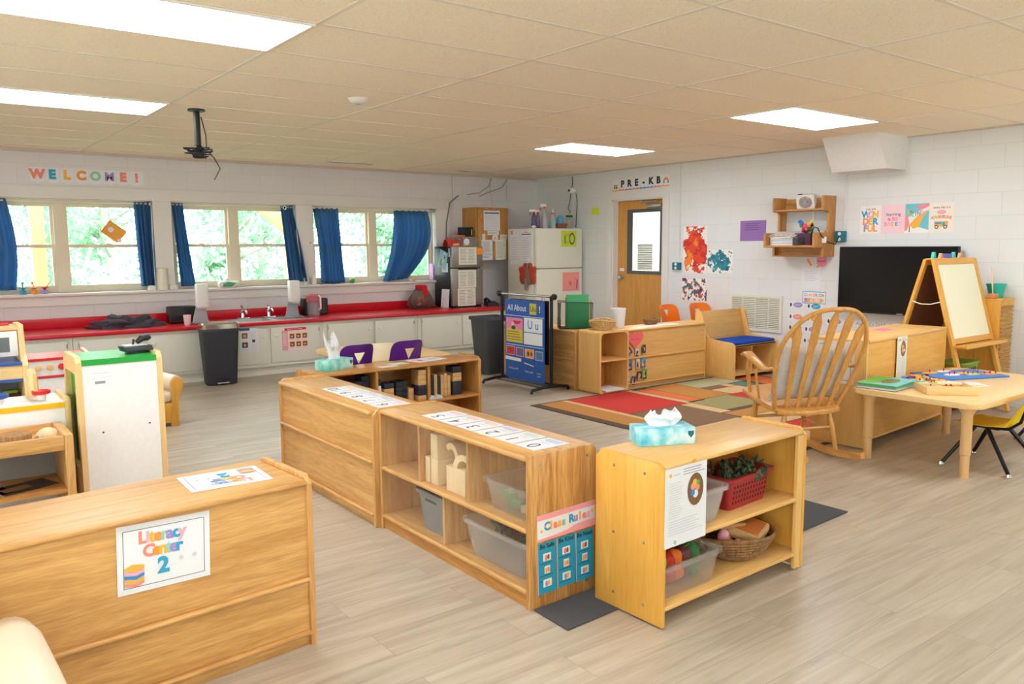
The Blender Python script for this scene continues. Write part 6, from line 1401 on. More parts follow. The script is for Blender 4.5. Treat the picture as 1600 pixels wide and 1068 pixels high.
def tub(name, lab, loc, rz, w0, d0, w1, d1, h, m, rim=.012, group=None):
    t = thing(name, lab, 'bin', loc, rz, group)
    s = MB(); rings = []
    for f, z, ins in ((0, 0, 0), (1, h, 0), (1, h, .003), (0, .004, .003)):
        w_, d_ = w0 + (w1 - w0) * f - 2*ins, d0 + (d1 - d0) * f - 2*ins
        rings.append(s.ring([(x, y, z) for x, y in rrect(-w_/2, w_/2, -d_/2, d_/2, .03, 4)]))
    s.skin(rings, m).build('tub_body', m, t, smooth=40)
    MB().frame(rrect(-w1/2 - rim, w1/2 + rim, -d1/2 - rim, d1/2 + rim, .04), rrect(-w1/2 + .002, w1/2 - .002, -d1/2 + .002, d1/2 - .002, .03), h - .012, h + .004, 'z').build('rim', m, t, smooth=30)
    return t
FROST = clear('frosted_tub', (252, 252, 252), .27, (254, 254, 254), .12, .2)
CLEARB = clear('clear_tub', (252, 252, 252), .13, (254, 254, 254), .12, .1)
GREYB = mat('grey_tub', (132, 134, 136), .5)
tub('storage_bin', 'small clear tub of green blocks on upper right shelf behind acrylic', (2.01, 2.535, SH), 0, .22, .26, .26, .30, .125, CLEARB)
tub('storage_bin', 'large frosted tub of toy animals on lower right behind acrylic', (2.01, 2.62, .0755), 0, .22, .38, .26, .44, .155, FROST)
t = tub('storage_bin', 'grey lattice bin on lower left shelf behind the acrylic', (2.0, 3.12, .0755), 0, .19, .21, .23, .25, .19, GREYB)
MB().box(-.1115, -.110, -.05, .05, .145, .165).build('hand_slot', mat('slot_dark', (70, 72, 74), .6), t, smooth=0)
rb = random.Random(21)
GBL = mat('block_green', (106, 160, 76), .5)
for i in range(12):
    m_ = GBL if i % 3 != 2 else UB
    tag(MB().box(-.035, .035, -.02, .02, 0, .03, m_, r=.004).build('toy_block', None, loc=(1.95 + rb.random() * .11, 2.45 + rb.random() * .17, SH + .006 + (i // 6) * .032), rot=rb.random() * 3), 'green or tan wooden block inside the small clear tub', 'block', 'blocks in the small clear tub')
ANI = [mat('animal_brown', (96, 66, 50), .5), mat('animal_dark', (60, 54, 50), .5), mat('animal_red', (150, 70, 60), .5), mat('animal_green', (92, 110, 70), .5)]
def animal(i):
    m_ = ANI[i % 4]; s = MB()
    s.ball((0, 0, .03), .035, .016, .018, m_, n=10, k=6); s.ball((.042, 0, .048), .016, .011, .011, m_, n=8, k=5); s.tube([(.025, 0, .035), (.042, 0, .048)], .010, m_, n=6)
    for x in (-.02, .022):
        for y in (-.009, .009): s.cyl((x, y, .03), (x * 1.1, y * 1.2, 0), .006, .005, m_, n=6)
    s.tube([(-.034, 0, .035), (-.06, 0, .025)], [.005, .002], m_, n=5)
    return s.build('toy_animal', m_, smooth=60)
an = [animal(i) for i in range(4)]
for i in range(16):
    o = an[i] if i < 4 else an[i % 4].copy()
    if i >= 4: COL.objects.link(o)
    o.location = (1.96 + rb.random() * .09, 2.51 + rb.random() * .2, .105 + .022 * (i % 5)); o.rotation_euler = (rb.uniform(-.5, .5), rb.uniform(-.4, .4), rb.random() * 6)
    tag(o, 'dark toy animal heaped inside the large frosted tub', 'toy animal', 'toy animals in the frosted tub')
# ================================================================== birch shelf with tissue box
ea = R(1.5); EL, ED, EH, EZ = .925, .345, .612, .0085
t = thing('birch_shelf', 'yellow birch open shelf at front centre with pantry toys', 'shelf', (2.122, 1.906, EZ), ea)
def epan(x0, top):
    p = [(0, 0), (ED, 0), (ED, top - .03), (ED - .03, top), (.03, top), (0, top - .03)]
    return MB().prism(p, x0, x0 + .02, 'x', r=.004).build('side_panel', gold('z'), t, smooth=30)
lp = epan(0, EH); epan(EL - .02, EH + .004)
for y in (.09, ED - .1):
    for z in (.06, .30, EH - .05): MB().lathe([(.0055, 0), (.0055, .001), (.001, .001)]).xf(Matrix.Translation((-.0002, y, z)) @ Matrix.Rotation(-PI/2, 4, 'Y')).build('screw', STEEL, lp)
MB().box(.0205, EL - .0205, .002, ED - .002, EH - .024, EH - .006, r=.005).build('top', birch('x'), t)
MB().box(.0205, EL - .0205, .004, ED - .016, .298, .316, r=.004).build('shelf', birch('x'), t); MB().box(.0205, EL - .0205, .004, ED - .016, .055, .073, r=.004).build('bottom', birch('x'), t)
MB().box(.0205, EL - .0205, ED - .015, ED - .003, .055, EH - .024).build('back_panel', birch('x'), t, smooth=0)
MB().box(EL - .060, EL - .0205, .003, .018, .0, EH - .025).build('front_post', birch('z'), t, smooth=0)
EXv = Vector((math.cos(ea), math.sin(ea), 0)); EYv = Vector((-math.sin(ea), math.cos(ea), 0))
def on_b(x, y, z): return tuple(Vector((2.122, 1.906, z + EZ)) + EXv * x + EYv * y)
pr = [('t', 'SCfile', .27, .905, .016, GREYINK, 0), ('c', .12, .91, .008, AMBER), ('l', .42, .95, .87, .97, 3, GREYINK), ('l', .08, .42, .35, .82, 16, LGREY), ('l', .08, .92, .14, .34, 6, LGREY), ('c', .72, .66, .046, mat('oval_food', (120, 84, 54), .6), .062), ('c', .66, .70, .014, SKIN), ('c', .77, .68, .013, CORAL), ('c', .72, .6, .015, PAPER), ('c', .7, .75, .013, AMBER), ('c', .78, .74, .01, GREENI), ('c', .65, .62, .012, BLUEI), ('c', .24, .05, .008, SAGE)]
pr[0] = ('l', .2, .36, .895, .915, 1, TEALI)
sheet('nutrition_poster', 'white page with oval food photo hanging on front of the birch shelf', 'poster', on_b(.125, -.0002, .445), EXv, E_Z + EYv * -.0, .235, .295, PAPER, pr)
tag(MB().prism([(0, 0), (.03, 0), (.022, .03), (.006, .028)], -.0005, .0005, 'y').build('tape', mat('tape_amber', (226, 170, 60), .4), loc=on_b(.155, -.0003, .578), smooth=0), 'torn amber tape holding the page at the birch shelf edge', 'tape')
def fill_loc(x, y, z): return on_b(x, y, z)
tub('storage_bin', 'frosted tub behind the hanging page on upper shelf', on_b(.235, .17, .3165), ea, .32, .24, .38, .28, .135, FROST)
for i in range(6): tag(MB().box(-.05, .05, -.04, .04, 0, .05, (BROWNI, SKIN, LGREY)[i % 3], r=.006).build('toy_carton', None, loc=on_b(.13 + (i % 3) * .1, .12 + (i // 3) * .1, .322), rot=i), 'toy food carton inside the upper frosted tub', 'toy', 'cartons in the upper frosted tub')
REDB = mat('basket_red', (160, 40, 42), .45)
t = thing('plastic_basket', 'red perforated basket of greenery on the upper birch shelf', 'basket', on_b(.625, .16, .3165), ea + R(3))
s = MB(); rings = []
for z, w_, d_ in ((0, .27, .15), (.135, .315, .185), (.135, .305, .175), (.005, .262, .142)): rings.append(s.ring([(x, y, z) for x, y in rrect(-w_/2, w_/2, -d_/2, d_/2, .02, 3)]))
s.skin(rings, REDB).build('basket_body', REDB, t, smooth=40)
MB().frame(rrect(-.17, .17, -.105, .105, .025, 3), rrect(-.154, .154, -.089, .089, .02, 3), .123, .138, 'z').build('rim', REDB, t, smooth=30)
s = MB()
for r_ in range(4):
    for c in range(12):
        x = -.115 + c * .021; z = .03 + r_ * .022; yy = -(.075 + .0175 * z / .135) - .0012
        s.poly([(x + .006 * math.cos(q * PI/3), yy, z + .007 * math.sin(q * PI/3)) for q in range(6)], mat('basket_hole', (80, 14, 18), .8))
s.build('punched_holes', None, t, smooth=0)
LEAFD = mat('leaf_dark', (58, 78, 56), .6); LEAFM = mat('leaf_mid', (96, 112, 74), .6); CONE = mat('cone_brown', (106, 76, 54), .7)
def sprig(i, loc):
    rr = random.Random(i); t = thing('greenery_sprig', 'artificial leafy sprig in the red basket', 'plant', loc, rr.random() * 6, 'sprigs in the red basket')
    p = [Vector((0, 0, 0))]; d_ = Vector((rr.uniform(-.6, .6), rr.uniform(-.4, .4), 1))
    for k in range(5): d_ = (d_ + Vector((rr.uniform(-.3, .3), rr.uniform(-.3, .3), -.08))).normalized(); p.append(p[-1] + d_ * .02)
    MB().tube(p, .0025, CONE, n=5).build('stem', CONE, t)
    s = MB()
    for k in range(24):
        c = p[rr.randint(0, 5)] + Vector((rr.uniform(-.012, .012), rr.uniform(-.012, .012), rr.uniform(-.008, .01)))
        s.ball(c, .013, .007, .0035, rr.choice([LEAFD, LEAFM, LEAFD]), n=6, k=4, rot=(rr.random() * 3, rr.random() * 3, rr.random() * 3))
    s.build('leaves', None, t)
for i in range(22): sprig(i, on_b(.505 + (i % 7) * .04, .105 + (i // 7) * .036, .3165 + .07))
for i in range(6): tag(MB().lathe([(.004, 0), (.02, .012), (.022, .025), (.014, .045), (.002, .055)], m=CONE, n=10).build('pine_cone', CONE, loc=on_b(.51 + i * .046, .105 + .05 * (i % 2), .3165 + .10), rot=(1.2 * (i % 3 - 1), .6, i)), 'brown cone or shell piece on the red basket heap', 'pine cone', 'cones in the red basket')
w_t = wicker('wicker_basket', 'brown wicker basket of toy bread on the lower birch shelf', on_b(.665, .155, .0735), .10, .165, .10, WICKB, sx=1.12, sy=.80, rows=8, wav=.008)
tag(MB().box(-.085, .085, -.07, .07, 0, .045, wood('toast', (226, 190, 130), (206, 164, 100), 'x', .6), r=.012).box(-.07, .07, -.055, .055, .044, .0475, mat('toast_top', (206, 120, 62), .6), r=.002).build('toy_toast', None, loc=on_b(.71, .135, .155), rot=(R(12), R(-6), R(20))), 'thick toy toast slice leaning on right of brown wicker basket', 'toy bread')
tag(MB().box(-.075, .075, -.05, .05, 0, .03, wood('waffle', (206, 160, 98), (170, 120, 66), 'x', .6), r=.012).build('toy_waffle', None, loc=on_b(.63, .19, .185), rot=(R(-8), R(8), R(-12))), 'dark-topped toy waffle slab on top of the brown wicker basket', 'toy bread')
for i, (x, y, z, m_) in enumerate(((.56, .12, .15, SKIN), (.60, .10, .14, CREAMP), (.575, .16, .17, PINKI), (.66, .11, .14, BROWNI), (.60, .17, .15, SKIN))):
    tag(MB().ball((0, 0, 0), .032, .026, .022, m_, rot=(i, i, 0)).build('toy_roll', m_, loc=on_b(x, y, z)), 'small toy roll in left part of the brown wicker basket', 'toy bread', 'toy rolls in the wicker basket')
tub('storage_bin', 'clear tub of toy fruit on the lower birch shelf', on_b(.215, .16, .0735), ea, .31, .22, .36, .26, .13, CLEARB)
FR = [mat('fruit_green', (120, 180, 50), .4), mat('fruit_red', (196, 50, 40), .4), mat('fruit_orange', (236, 120, 40), .4), mat('fruit_dark', (96, 60, 60), .5), mat('fruit_leaf', (50, 120, 60), .5)]
rb = random.Random(9)
def fruit(i):
    m_ = FR[i % 5]; s = MB(); n = 14; k = 9; rings = []
    for a in range(k + 1):
        th = -PI/2 + PI * a / k
        rings.append(s.ring([((.036 * math.cos(th) + .001) * (1 + .08 * math.cos(5*2*PI*j/n)) * math.cos(2*PI*j/n), (.036 * math.cos(th) + .001) * (1 + .08 * math.cos(5*2*PI*j/n)) * math.sin(2*PI*j/n), .034 * math.sin(th) - .006 * math.exp(-((a - k) / 1.2) ** 2)) for j in range(n)]))
    s.skin(rings, m_)
    t = thing('toy_fruit', 'round toy fruit heaped in the lower clear tub', 'toy fruit', (0, 0, 0), 0, 'toy fruit in the clear tub')
    s.build('fruit', m_, t, smooth=70); MB().tube([(0, 0, .026), (.003, 0, .04), (.008, 0, .046)], [.004, .003, .002], FR[4], n=6).build('stem', FR[4], t)
    return t
f0 = [fruit(i) for i in range(5)]
for i in range(20):
    o = f0[i] if i < 5 else dup(f0[i % 5], (0, 0, 0))
    o.location = on_b(.115 + (i % 5) * .05 + rb.uniform(-.006, .006), .125 + (i // 5 % 2) * .07 + rb.uniform(-.005, .005), .0735 + .042 + (i // 10) * .062 + rb.uniform(0, .01)); o.rotation_euler = (rb.random(), rb.random(), rb.random() * 6)
# tissue boxes
def tissue_mat(nm, a, b_, c):
    m, nt, b, out = nodes_of(nm)
    tc = nt.nodes.new('ShaderNodeTexCoord'); nz = nt.nodes.new('ShaderNodeTexNoise'); nz.inputs['Scale'].default_value = 14; nz.inputs['Detail'].default_value = 4
    nt.links.new(tc.outputs['Object'], nz.inputs['Vector']); cr = nt.nodes.new('ShaderNodeValToRGB'); e = cr.color_ramp.elements
    e[0].position = .34; e[0].color = rgb(*a); e[1].position = .66; e[1].color = rgb(*c); x = e.new(.5); x.color = rgb(*b_)
    nt.links.new(nz.outputs['Fac'], cr.inputs[0]); nt.links.new(cr.outputs[0], b.inputs['Base Color']); b.inputs['Roughness'].default_value = .45
    return m
TISS = cloth('tissue_white', (244, 244, 246), .15, var=.02)
def tissue_box(label, loc, rz, m, h, plume, seed, shield):
    t = thing('tissue_box', label, 'tissue box', loc, rz)
    bx = MB().box(-.117, .117, -.06, .06, 0, h, r=.0015).build('carton', m, t)
    MB().poly([(.06 * math.cos(q * PI/9), .028 * math.sin(q * PI/9), h + .0006) for q in range(18)]).build('opening', mat('opening_film', (210, 226, 232), .3), t, smooth=0)
    if shield: MB().prism([(-.012, .012), (.012, .012), (.012, -.002), (0, -.016), (-.012, -.002)], -.0613, -.0603, 'y').build('badge', mat('badge_teal', (24, 110, 120), .4), t, loc=(.098, 0, h * .62), smooth=0)
    def fn(u, v):
        a = 2*PI*u; q = v
        rx = .05 + plume[0] * math.sin(PI * min(1, q * .8)) * (1 + .35 * math.sin(3*a + seed)); ry = .012 + .02 * q + .014 * math.sin(5*a + seed * 2) * q
        z = h - .002 + plume[1] * q * (1 + .22 * math.sin(2*a + seed) * q + .12 * math.sin(7*a) * q)
        return (rx * math.cos(a) * (1 - .25 * q) + plume[2] * q * q, ry * math.sin(a) + .01 * math.sin(9*q + a) * q, z)
    o = MB().grid(fn, 48, 14, closed_u=True).build('tissue', TISS, t, smooth=70)
tissue_box('aqua tissue box on the yellow birch shelf at front centre', (2.395, 2.165, EZ + .6065), R(-26) + 0, tissue_mat('carton_aqua', (70, 184, 210), (150, 214, 226), (214, 236, 242)), .068, (.035, .055, .0), 1.0, True)
tissue_box('mint tissue box with tall tissue on the far block shelf', (2.285, 4.985, .5905), R(20), tissue_mat('carton_mint', (80, 190, 180), (140, 214, 204), (196, 226, 220)), .07, (.012, .15, -.05), 2.3, True)
# ================================================================== block shelf and table with purple chairs
t = thing('block_shelf', 'oak open shelf of dark-faced blocks beyond the number cards', 'shelf', (2.055, 4.80, 0), R(.5))
FL_, FD_, FH_ = 1.31, .29, .602
for x in (0, FL_ - .024):
    p = [(0, 0), (FD_, 0), (FD_, FH_ - .03), (FD_ - .03, FH_), (.03, FH_), (0, FH_ - .03)]
    MB().prism(p, x, x + .024, 'x', r=.004).build('side_panel', oakd('z'), t, smooth=30)
MB().box(.0245, FL_ - .0245, -.006, FD_, FH_ - .032, FH_ - .012, r=.008, seg=3).build('top', oakd('x'), t)
MB().box(.0245, FL_ - .0245, 0, FD_ - .014, .31, .33, r=.006).build('shelf', oakd('x'), t); MB().box(.0245, FL_ - .0245, 0, FD_ - .014, .05, .07, r=.006).build('bottom', oakd('x'), t)
MB().box(.0245, FL_ - .0245, FD_ - .013, FD_ - .001, .05, FH_ - .032).build('back_panel', oakd('x'), t, smooth=0)
for x in (.455, .865): MB().box(x - .009, x + .009, .006, FD_ - .014, .33, FH_ - .032).build('divider', oakd('z'), t, smooth=0)
TANB = wood('tan_block', (214, 172, 112), (186, 140, 82), 'x', .5); CHK = mat('chalk_block', (44, 46, 56), .7, var=.3, scale=30)
def fb(x, y, z, w_, d_, h_, m, lab, grp): tag(MB().box(-w_/2, w_/2, -d_/2, d_/2, 0, h_, r=.002).build('toy_block', m, loc=(2.055 + x, 4.80 + y, z)), lab, 'block', grp)
FS = .3305
g1 = 'blocks in the left cell of the block shelf'; g2 = 'blocks in the middle cell of the block shelf'; g3 = 'blocks in the right cell of the block shelf'
for i in range(5): 
    fb(.30, .10, FS + i * .036, .12, .10, .035, CHK, 'dark block stacked in the left cell of the block shelf', g1)
    fb(.40, .12, FS + i * .042, .06, .10, .041, CHK if i != 2 else TANB, 'dark block stacked in the left cell of the block shelf' if i != 2 else 'single tan block amid dark ones, left cell of the block shelf', g1)
for i in range(4): fb(.49, .10, FS + i * .045, .032, .10, .044, CHK if i % 2 else WHITE, ('black' if i % 2 else 'white') + ' narrow block in thin stack at left of the middle cell', g2)
for i in range(4): fb(.565, .10, FS + i * .036, .075, .10, .035, TANB if i < 3 else CHK, 'tan block in low stack of the middle cell' if i < 3 else 'dark block topping the low tan stack of the middle cell', g2)
for r_ in range(4):
    for c in range(2): fb(.645 + c * .05, .10 + .02 * c, FS + r_ * .036, .048, .10, .035, CHK, 'black block in the wide dark stack of the middle cell', g2)
fb(.745, .11, FS, .04, .10, .09, TANB, 'upright tan block right of the wide dark stack', g2)
for i, k in enumerate((0, 1, 1, 0, 0, 0)): fb(.815, .075, FS + i * .036, .062, .10, .035, CHK if k else TANB, ('black' if k else 'tan') + ' block in the tall striped stack beside the divider', g2)
for i in range(7): fb(.89 + i * .028, .12, FS, .026, .12, .15 + .008 * (i % 3), TANB if i not in (1, 3) else CHK, ('tan' if i not in (1, 3) else 'dark') + ' plank standing on edge in the right cell', g3)
for i, (h_, k) in enumerate(((.10, 1), (.03, 0), (.03, 0), (.045, 1))): fb(1.13, .11, FS + (0, .1005, .131, .1615)[i], .075, .10, h_, CHK if k else TANB, ('dark' if k else 'tan') + ' block in the stack at right end of the block shelf', g3)
for x, lab in ((.89, 'small cut-out block lying left at the front of the right cell'), (.945, 'small cut-out block lying right at the front of the right cell')):
    tag(MB().prism([(.028 * math.cos(R(180 - q * 15)), .028 * math.sin(R(180 - q * 15))) for q in range(13)], -.02, .02, 'y', LGREY).build('half_round_block', LGREY, loc=(2.055 + x, 4.83, FS)), lab, 'block')
FT_ = .5905
sheet('picture_page', 'laminated page with small pictures on top of the block shelf', 'paper', (3.0, 4.985, FT_), (.96, .2, 0), (-.2, .96, 0), .27, .16, PAPER, [('r', .1, .4, .2, .8, C_('page_pink', (226, 190, 200))), ('c', .28, .5, .02, REDI), ('r', .5, .9, .3, .75, LGREY)])
sheet('green_note', 'pale green note on top of the block shelf', 'note', (2.74, 4.93, FT_), (.98, .1, 0), (-.1, .98, 0), .13, .09, C_('note_mint', (206, 232, 206)))
sheet('white_strip', 'clear laminated strip at front edge of the block shelf top', 'paper', (2.62, 4.86, FT_), (1, .05, 0), (-.05, 1, 0), .14, .07, C_('strip_white', (226, 214, 196)))
t = thing('child_table', 'pale maple table beyond the block shelf with purple chairs', 'table', (2.76, 5.42, 0))
MB().prism(rrect(0, .78, 0, 1.05, .12, 6), .515, .545, 'z', r=.005).build('tabletop', maple('x'), t, smooth=30)
for x, y in ((.68, .14), (.10, .95), (.68, .95)): MB().cyl((x, y, 0.001), (x, y, .5145), .02, .025).build('leg', STEEL, t)
for x, lab in ((2.575, 'left'), (2.985, 'right')):
    shell_chair('school_chair', 'lower purple chair of the %s stack behind the block shelf' % lab, (x + .015, 5.365, 0), R(1), PURP, .26, 'purple school chairs', .585, w=.27)
    shell_chair('school_chair', 'upper purple chair of the %s stack behind the block shelf' % lab, (x, 5.425, .075), R(2), PURP, .26, 'purple school chairs', .645, w=.27)
# ================================================================== toy kitchen
TGREEN = mat('toy_green_top', (40, 160, 66), .3); TYEL = mat('toy_yellow_edge', (250, 186, 24), .35); TBLUE = mat('toy_blue_edge', (56, 92, 166), .35); TRED = mat('toy_red_edge', (216, 44, 40), .35); TWHITE = mat('toy_white', (240, 238, 236), .4)
t = thing('toy_fridge', 'white-backed toy fridge with green top and maple sides', 'toy fridge', (.69, 4.615, 0))
w_, d_, h_ = .42, .385, .845
for x, left in ((0, 1), (w_ - .028, 0)):
    if left:
        MB().frame([(0, 0), (d_, 0), (d_, h_ - .02), (d_ - .03, h_), (.03, h_), (0, h_ - .03)], [(.05, .25), (d_ - .05, .25), (d_ - .05, h_ - .1), (d_ - .06, h_ - .09), (.06, h_ - .09), (.05, h_ - .1)], x, x + .028, 'x').build('side_frame', maple('z'), t, smooth=0)
    else: MB().prism([(0, 0), (d_, 0), (d_, h_ - .03), (d_ - .03, h_), (.03, h_), (0, h_ - .03)], x, x + .028, 'x').build('side_panel', maple('z'), t, smooth=0)
MB().box(.0285, w_ - .0285, 0, d_, h_ - .045, h_ - .015).build('top', TGREEN, t, smooth=0)
bp_ = MB().box(.0285, w_ - .0285, .004, .016, .03, h_ - .046).build('back_panel', TWHITE, t, smooth=0)
MB().box(.0285, .0345, .03, d_ - .02, .05, h_ - .05).build('green_liner', TGREEN, t, smooth=0)
MB().box(.0345, w_ - .0285, .02, d_ - .03, .25, .265).build('shelf', TWHITE, t, smooth=0)
for x, z in ((.11, .44), (.34, .46)): MB().lathe([(.005, 0), (.005, .001), (.001, .001)]).xf(Matrix.Translation((x, .004, z)) @ Matrix.Rotation(PI/2, 4, 'X')).build('screw', DGREY, bp_)
MB().box(.085, .135, .0028, .0039, .70, .714, GREYINK).box(.075, .155, .0028, .0039, .755, .758, LGREY).box(.075, .16, .0028, .0039, .73, .732, LGREY).build('maker_label', GREYINK, bp_, smooth=0)
t = thing('toy_scale', 'grey and black toy device on the green top of toy fridge', 'toy', (1.02, 4.77, h_ - .0138), R(8))
MB().prism([(-.075, .012), (.075, .012), (.065, .04), (-.085, .04)], -.05, .05, 'y', DGREY, r=.006).box(-.05, .05, -.04, .04, 0, .013, BLACK).build('base', DGREY, t)
MB().box(-.07, .045, -.04, .04, .0405, .046, LGREY, r=.002).build('plate', LGREY, t)
MB().tube([(.0, 0, .055), (.03, 0, .078), (.06, 0, .082), (.07, 0, .07)], [.012, .02, .022, .014], BLACK).cyl((-.02, 0, .046), (-.015, 0, .075), .006, m=BLACK).build('handle', BLACK, t)
# sink unit
t = thing('toy_sink', 'toy sink unit with yellow edge between the cart and hutch', 'toy sink', (-.5, 4.775, 0))
L_, D_, H_ = 1.18, .345, .60
MB().prism([(0, 0), (D_, 0), (D_, H_ + .005), (D_ - .02, H_ + .02), (.02, H_ + .02), (0, H_ + .005)], L_ - .028, L_, 'x', r=.003).build('side_panel', maple('z'), t, smooth=30)
MB().prism([(0, 0), (D_, 0), (D_, H_ + .005), (0, H_ + .005)], 0, .028, 'x').build('side_panel', maple('z'), t, smooth=30)
MB().box(.0285, L_ - .0285, 0, D_, H_ - .03, H_ - .004, TYEL).box(.0285, L_ - .0285, .012, D_ - .01, H_ - .0038, H_, TWHITE).build('top', TYEL, t, smooth=0)
MB().box(.0285, L_ - .0285, .004, .016, .03, H_ - .031).build('back_panel', TWHITE, t, smooth=0)
MB().frame(rrect(.55, 1.0, .06, .29, .03), rrect(.56, .99, .07, .28, .03), H_, H_ + .006, 'z').build('basin_rim', TWHITE, t, smooth=30)
MB().tube([(1.03, .27, H_), (1.03, .27, H_ + .12), (1.03, .22, H_ + .14), (1.03, .16, H_ + .13), (1.03, .14, H_ + .02)], .024, n=8).build('faucet', maple('z'), t)
t = thing('toy_cup', 'white toy cup with red rim on the yellow-edged toy sink', 'cup', (.56, 4.88, H_ + .0065))
MB().lathe([(.02, 0), (.024, .02), (.02, .03)]).build('cup_base', TWHITE, t); MB().lathe([(.03, .028), (.043, .032), (.045, .05), (.04, .05), (.03, .034)], n=24).build('red_rim', TRED, t)
t = thing('toy_cup', 'white toy cup with blue rim at left on the toy sink', 'cup', (.36, 4.86, H_ + .0065))
MB().lathe([(.022, 0), (.03, .02), (.03, .03)]).build('cup_base', TWHITE, t); MB().lathe([(.034, .028), (.05, .034), (.052, .052), (.046, .052), (.03, .034)], n=24).build('blue_rim', TBLUE, t)
# cart
t = thing('tray_cart', 'maple tray cart with drum and shell in front of the toy sink', 'cart', (-.45, 4.385, 0))
L_, D_, H_ = 1.075, .375, .50
for x in (0, L_ - .04): MB().box(x, x + .04, 0, D_, 0, H_, r=.003).build('side_panel', oak('z'), t)
MB().box(.0405, L_ - .0405, 0, .022, H_ - .075, H_ - .002, r=.003).build('front_rail', oak('x'), t); MB().box(.0405, L_ - .0405, D_ - .022, D_, H_ - .075, H_ - .002, r=.003).build('back_rail', oak('x'), t)
MB().box(.0405, L_ - .0405, .0225, D_ - .0225, H_ - .06, H_ - .048).build('tray_floor', birch('x'), t, smooth=0)
MB().box(.0405, L_ - .0405, .01, D_ - .002, .21, .23).build('bottom_shelf', oakd('x'), t, smooth=0); MB().box(.0405, L_ - .0405, D_ - .012, D_ - .002, .2305, H_ - .076).build('back_panel', mat('cart_grey', (150, 148, 144), .6), t, smooth=0)
CTZ = H_ - .0478
sheet('tray_map', 'white sheet with blue edge in the tray of maple cart', 'paper', (.28, 4.53, CTZ + .0002), (1, .05, 0), (-.05, 1, 0), .5, .18, C_('map_lilac', (226, 224, 236)), [('r', 0, 1, .0, .12, BLUEI), ('r', .9, 1, 0, 1, BLUEI), ('l', .1, .8, .3, .8, 3, LAV)])
t = thing('wooden_drum', 'round brown bark drum in the tray of maple cart', 'drum', (.395, 4.51, CTZ + .0022))
MB().lathe([(.068, 0), (.07, .005), (.07, .055), (.066, .06), (.001, .06)], n=24).build('drum_body', wood('bark', (186, 140, 90), (130, 90, 54), 'z', .8, 2), t)
t = thing('sea_shell', 'pale ladle-shaped shell in the tray right of the drum', 'shell', (.54, 4.59, CTZ + .0065), R(20))
MB().grid(lambda u, v: ((.058 * math.cos(2*PI*u) * math.cos(PI/2*v)) * (1 + .05 * math.cos(14*2*PI*u) * (1 - v)), .045 * math.sin(2*PI*u) * math.cos(PI/2*v) * (1 + .05 * math.cos(14*2*PI*u) * (1 - v)), .05 * math.sin(PI/2*v)), 60, 10, closed_u=True).build('shell_body', C_('shell_cream', (236, 206, 164)), t, smooth=60)
MB().tube([(-.05, -.005, .01), (-.09, -.03, .008)], [.009, .005]).build('stem', C_('shell_brown', (150, 110, 70)), t)
sheet('magazine', 'magazine with dark cover on the bottom shelf of maple cart', 'magazine', (.42, 4.56, .2305), (.9, .35, 0), (-.35, .9, 0), .26, .17, C_('mag_dark', (66, 56, 40)), [('r', .1, .6, .3, .7, C_('mag_tan', (150, 110, 60)))])
sheet('magazine', 'white and blue leaflet on the bottom shelf of maple cart', 'magazine', (.24, 4.52, .2305), (.9, .3, 0), (-.3, .9, 0), .24, .15, C_('leaf_blue', (180, 190, 216)), [('l', .1, .9, .2, .8, 4, PAPER)])
# hutch with microwave
t = thing('toy_hutch', 'maple toy hutch with play microwave and blue shelves at left', 'toy kitchen', (-.5, 5.33, 0))
L_ = 1.06
prof = [(0, 0), (.36, 0), (.36, .965), (.13, .965), (.12, .94), (.10, .80), (.03, .765), (0, .74)]
for x in (0, L_ - .03): MB().prism(prof, x, x + .03, 'x', r=.003).build('side_panel', maple('z'), t, smooth=30)
MB().box(.0305, L_ - .0305, .13, .36, .935, .955).build('top', maple('x'), t, smooth=0)
mw = MB().box(.45, L_ - .034, .125, .14, .785, .93, r=.003).build('microwave_door', TWHITE, t)
MB().box(.55, L_ - .075, .1235, .1245, .81, .895).build('door_window', mat('mw_window', (110, 116, 116), .2), mw, smooth=0)
MB().box(.04, .44, .125, .14, .785, .93, r=.003).build('oven_panel', TWHITE, t)
MB().box(.0305, L_ - .0305, .01, .355, .742, .757).build('blue_counter', TBLUE, t, smooth=0); MB().box(.0305, L_ - .0305, .02, .034, .665, .741).build('apron', maple('x'), t, smooth=0); MB().box(.0305, L_ - .0305, .01, .355, .648, .6645).build('blue_shelf', TBLUE, t, smooth=0)
MB().box(.0305, L_ - .0305, .34, .355, .1, .647).build('back_panel', mat('hutch_grey', (140, 142, 150), .6), t, smooth=0); MB().box(.0305, L_ - .0305, .03, .34, .455, .47).build('lower_shelf', maple('x'), t, smooth=0)
tag(MB().box(-.04, .04, -.03, .03, 0, .07, C_('toy_teal', (40, 130, 120)), r=.005).box(-.045, .045, -.032, .032, .07, .09, C_('toy_maroon', (120, 40, 60)), r=.004).box(-.04, .04, -.028, .028, .09, .11, FR[0], r=.006).build('toy_box_stack', None, loc=(.475, 5.52, .4705)), 'teal, maroon and green toy box inside the maple hutch', 'toy')
tag(MB().ball((0, 0, .035), .035, m=FR[0]).build('toy_lime', FR[0], loc=(.40, 5.50, .4705)), 'lime green toy ball inside the maple hutch', 'toy')
tag(MB().box(-.03, .03, -.03, .03, 0, .012, TRED, r=.003).build('red_block', TRED, loc=(.47, 5.60, .9555)), 'tiny red block on top of the maple hutch', 'toy')
tag(MB().box(-.6, 0, -.012, .012, 0, .4, r=.004).build('yellow_board', TYEL, loc=(.395, 5.56, .9555)), 'yellow play board standing on the hutch at left edge of photo', 'board')
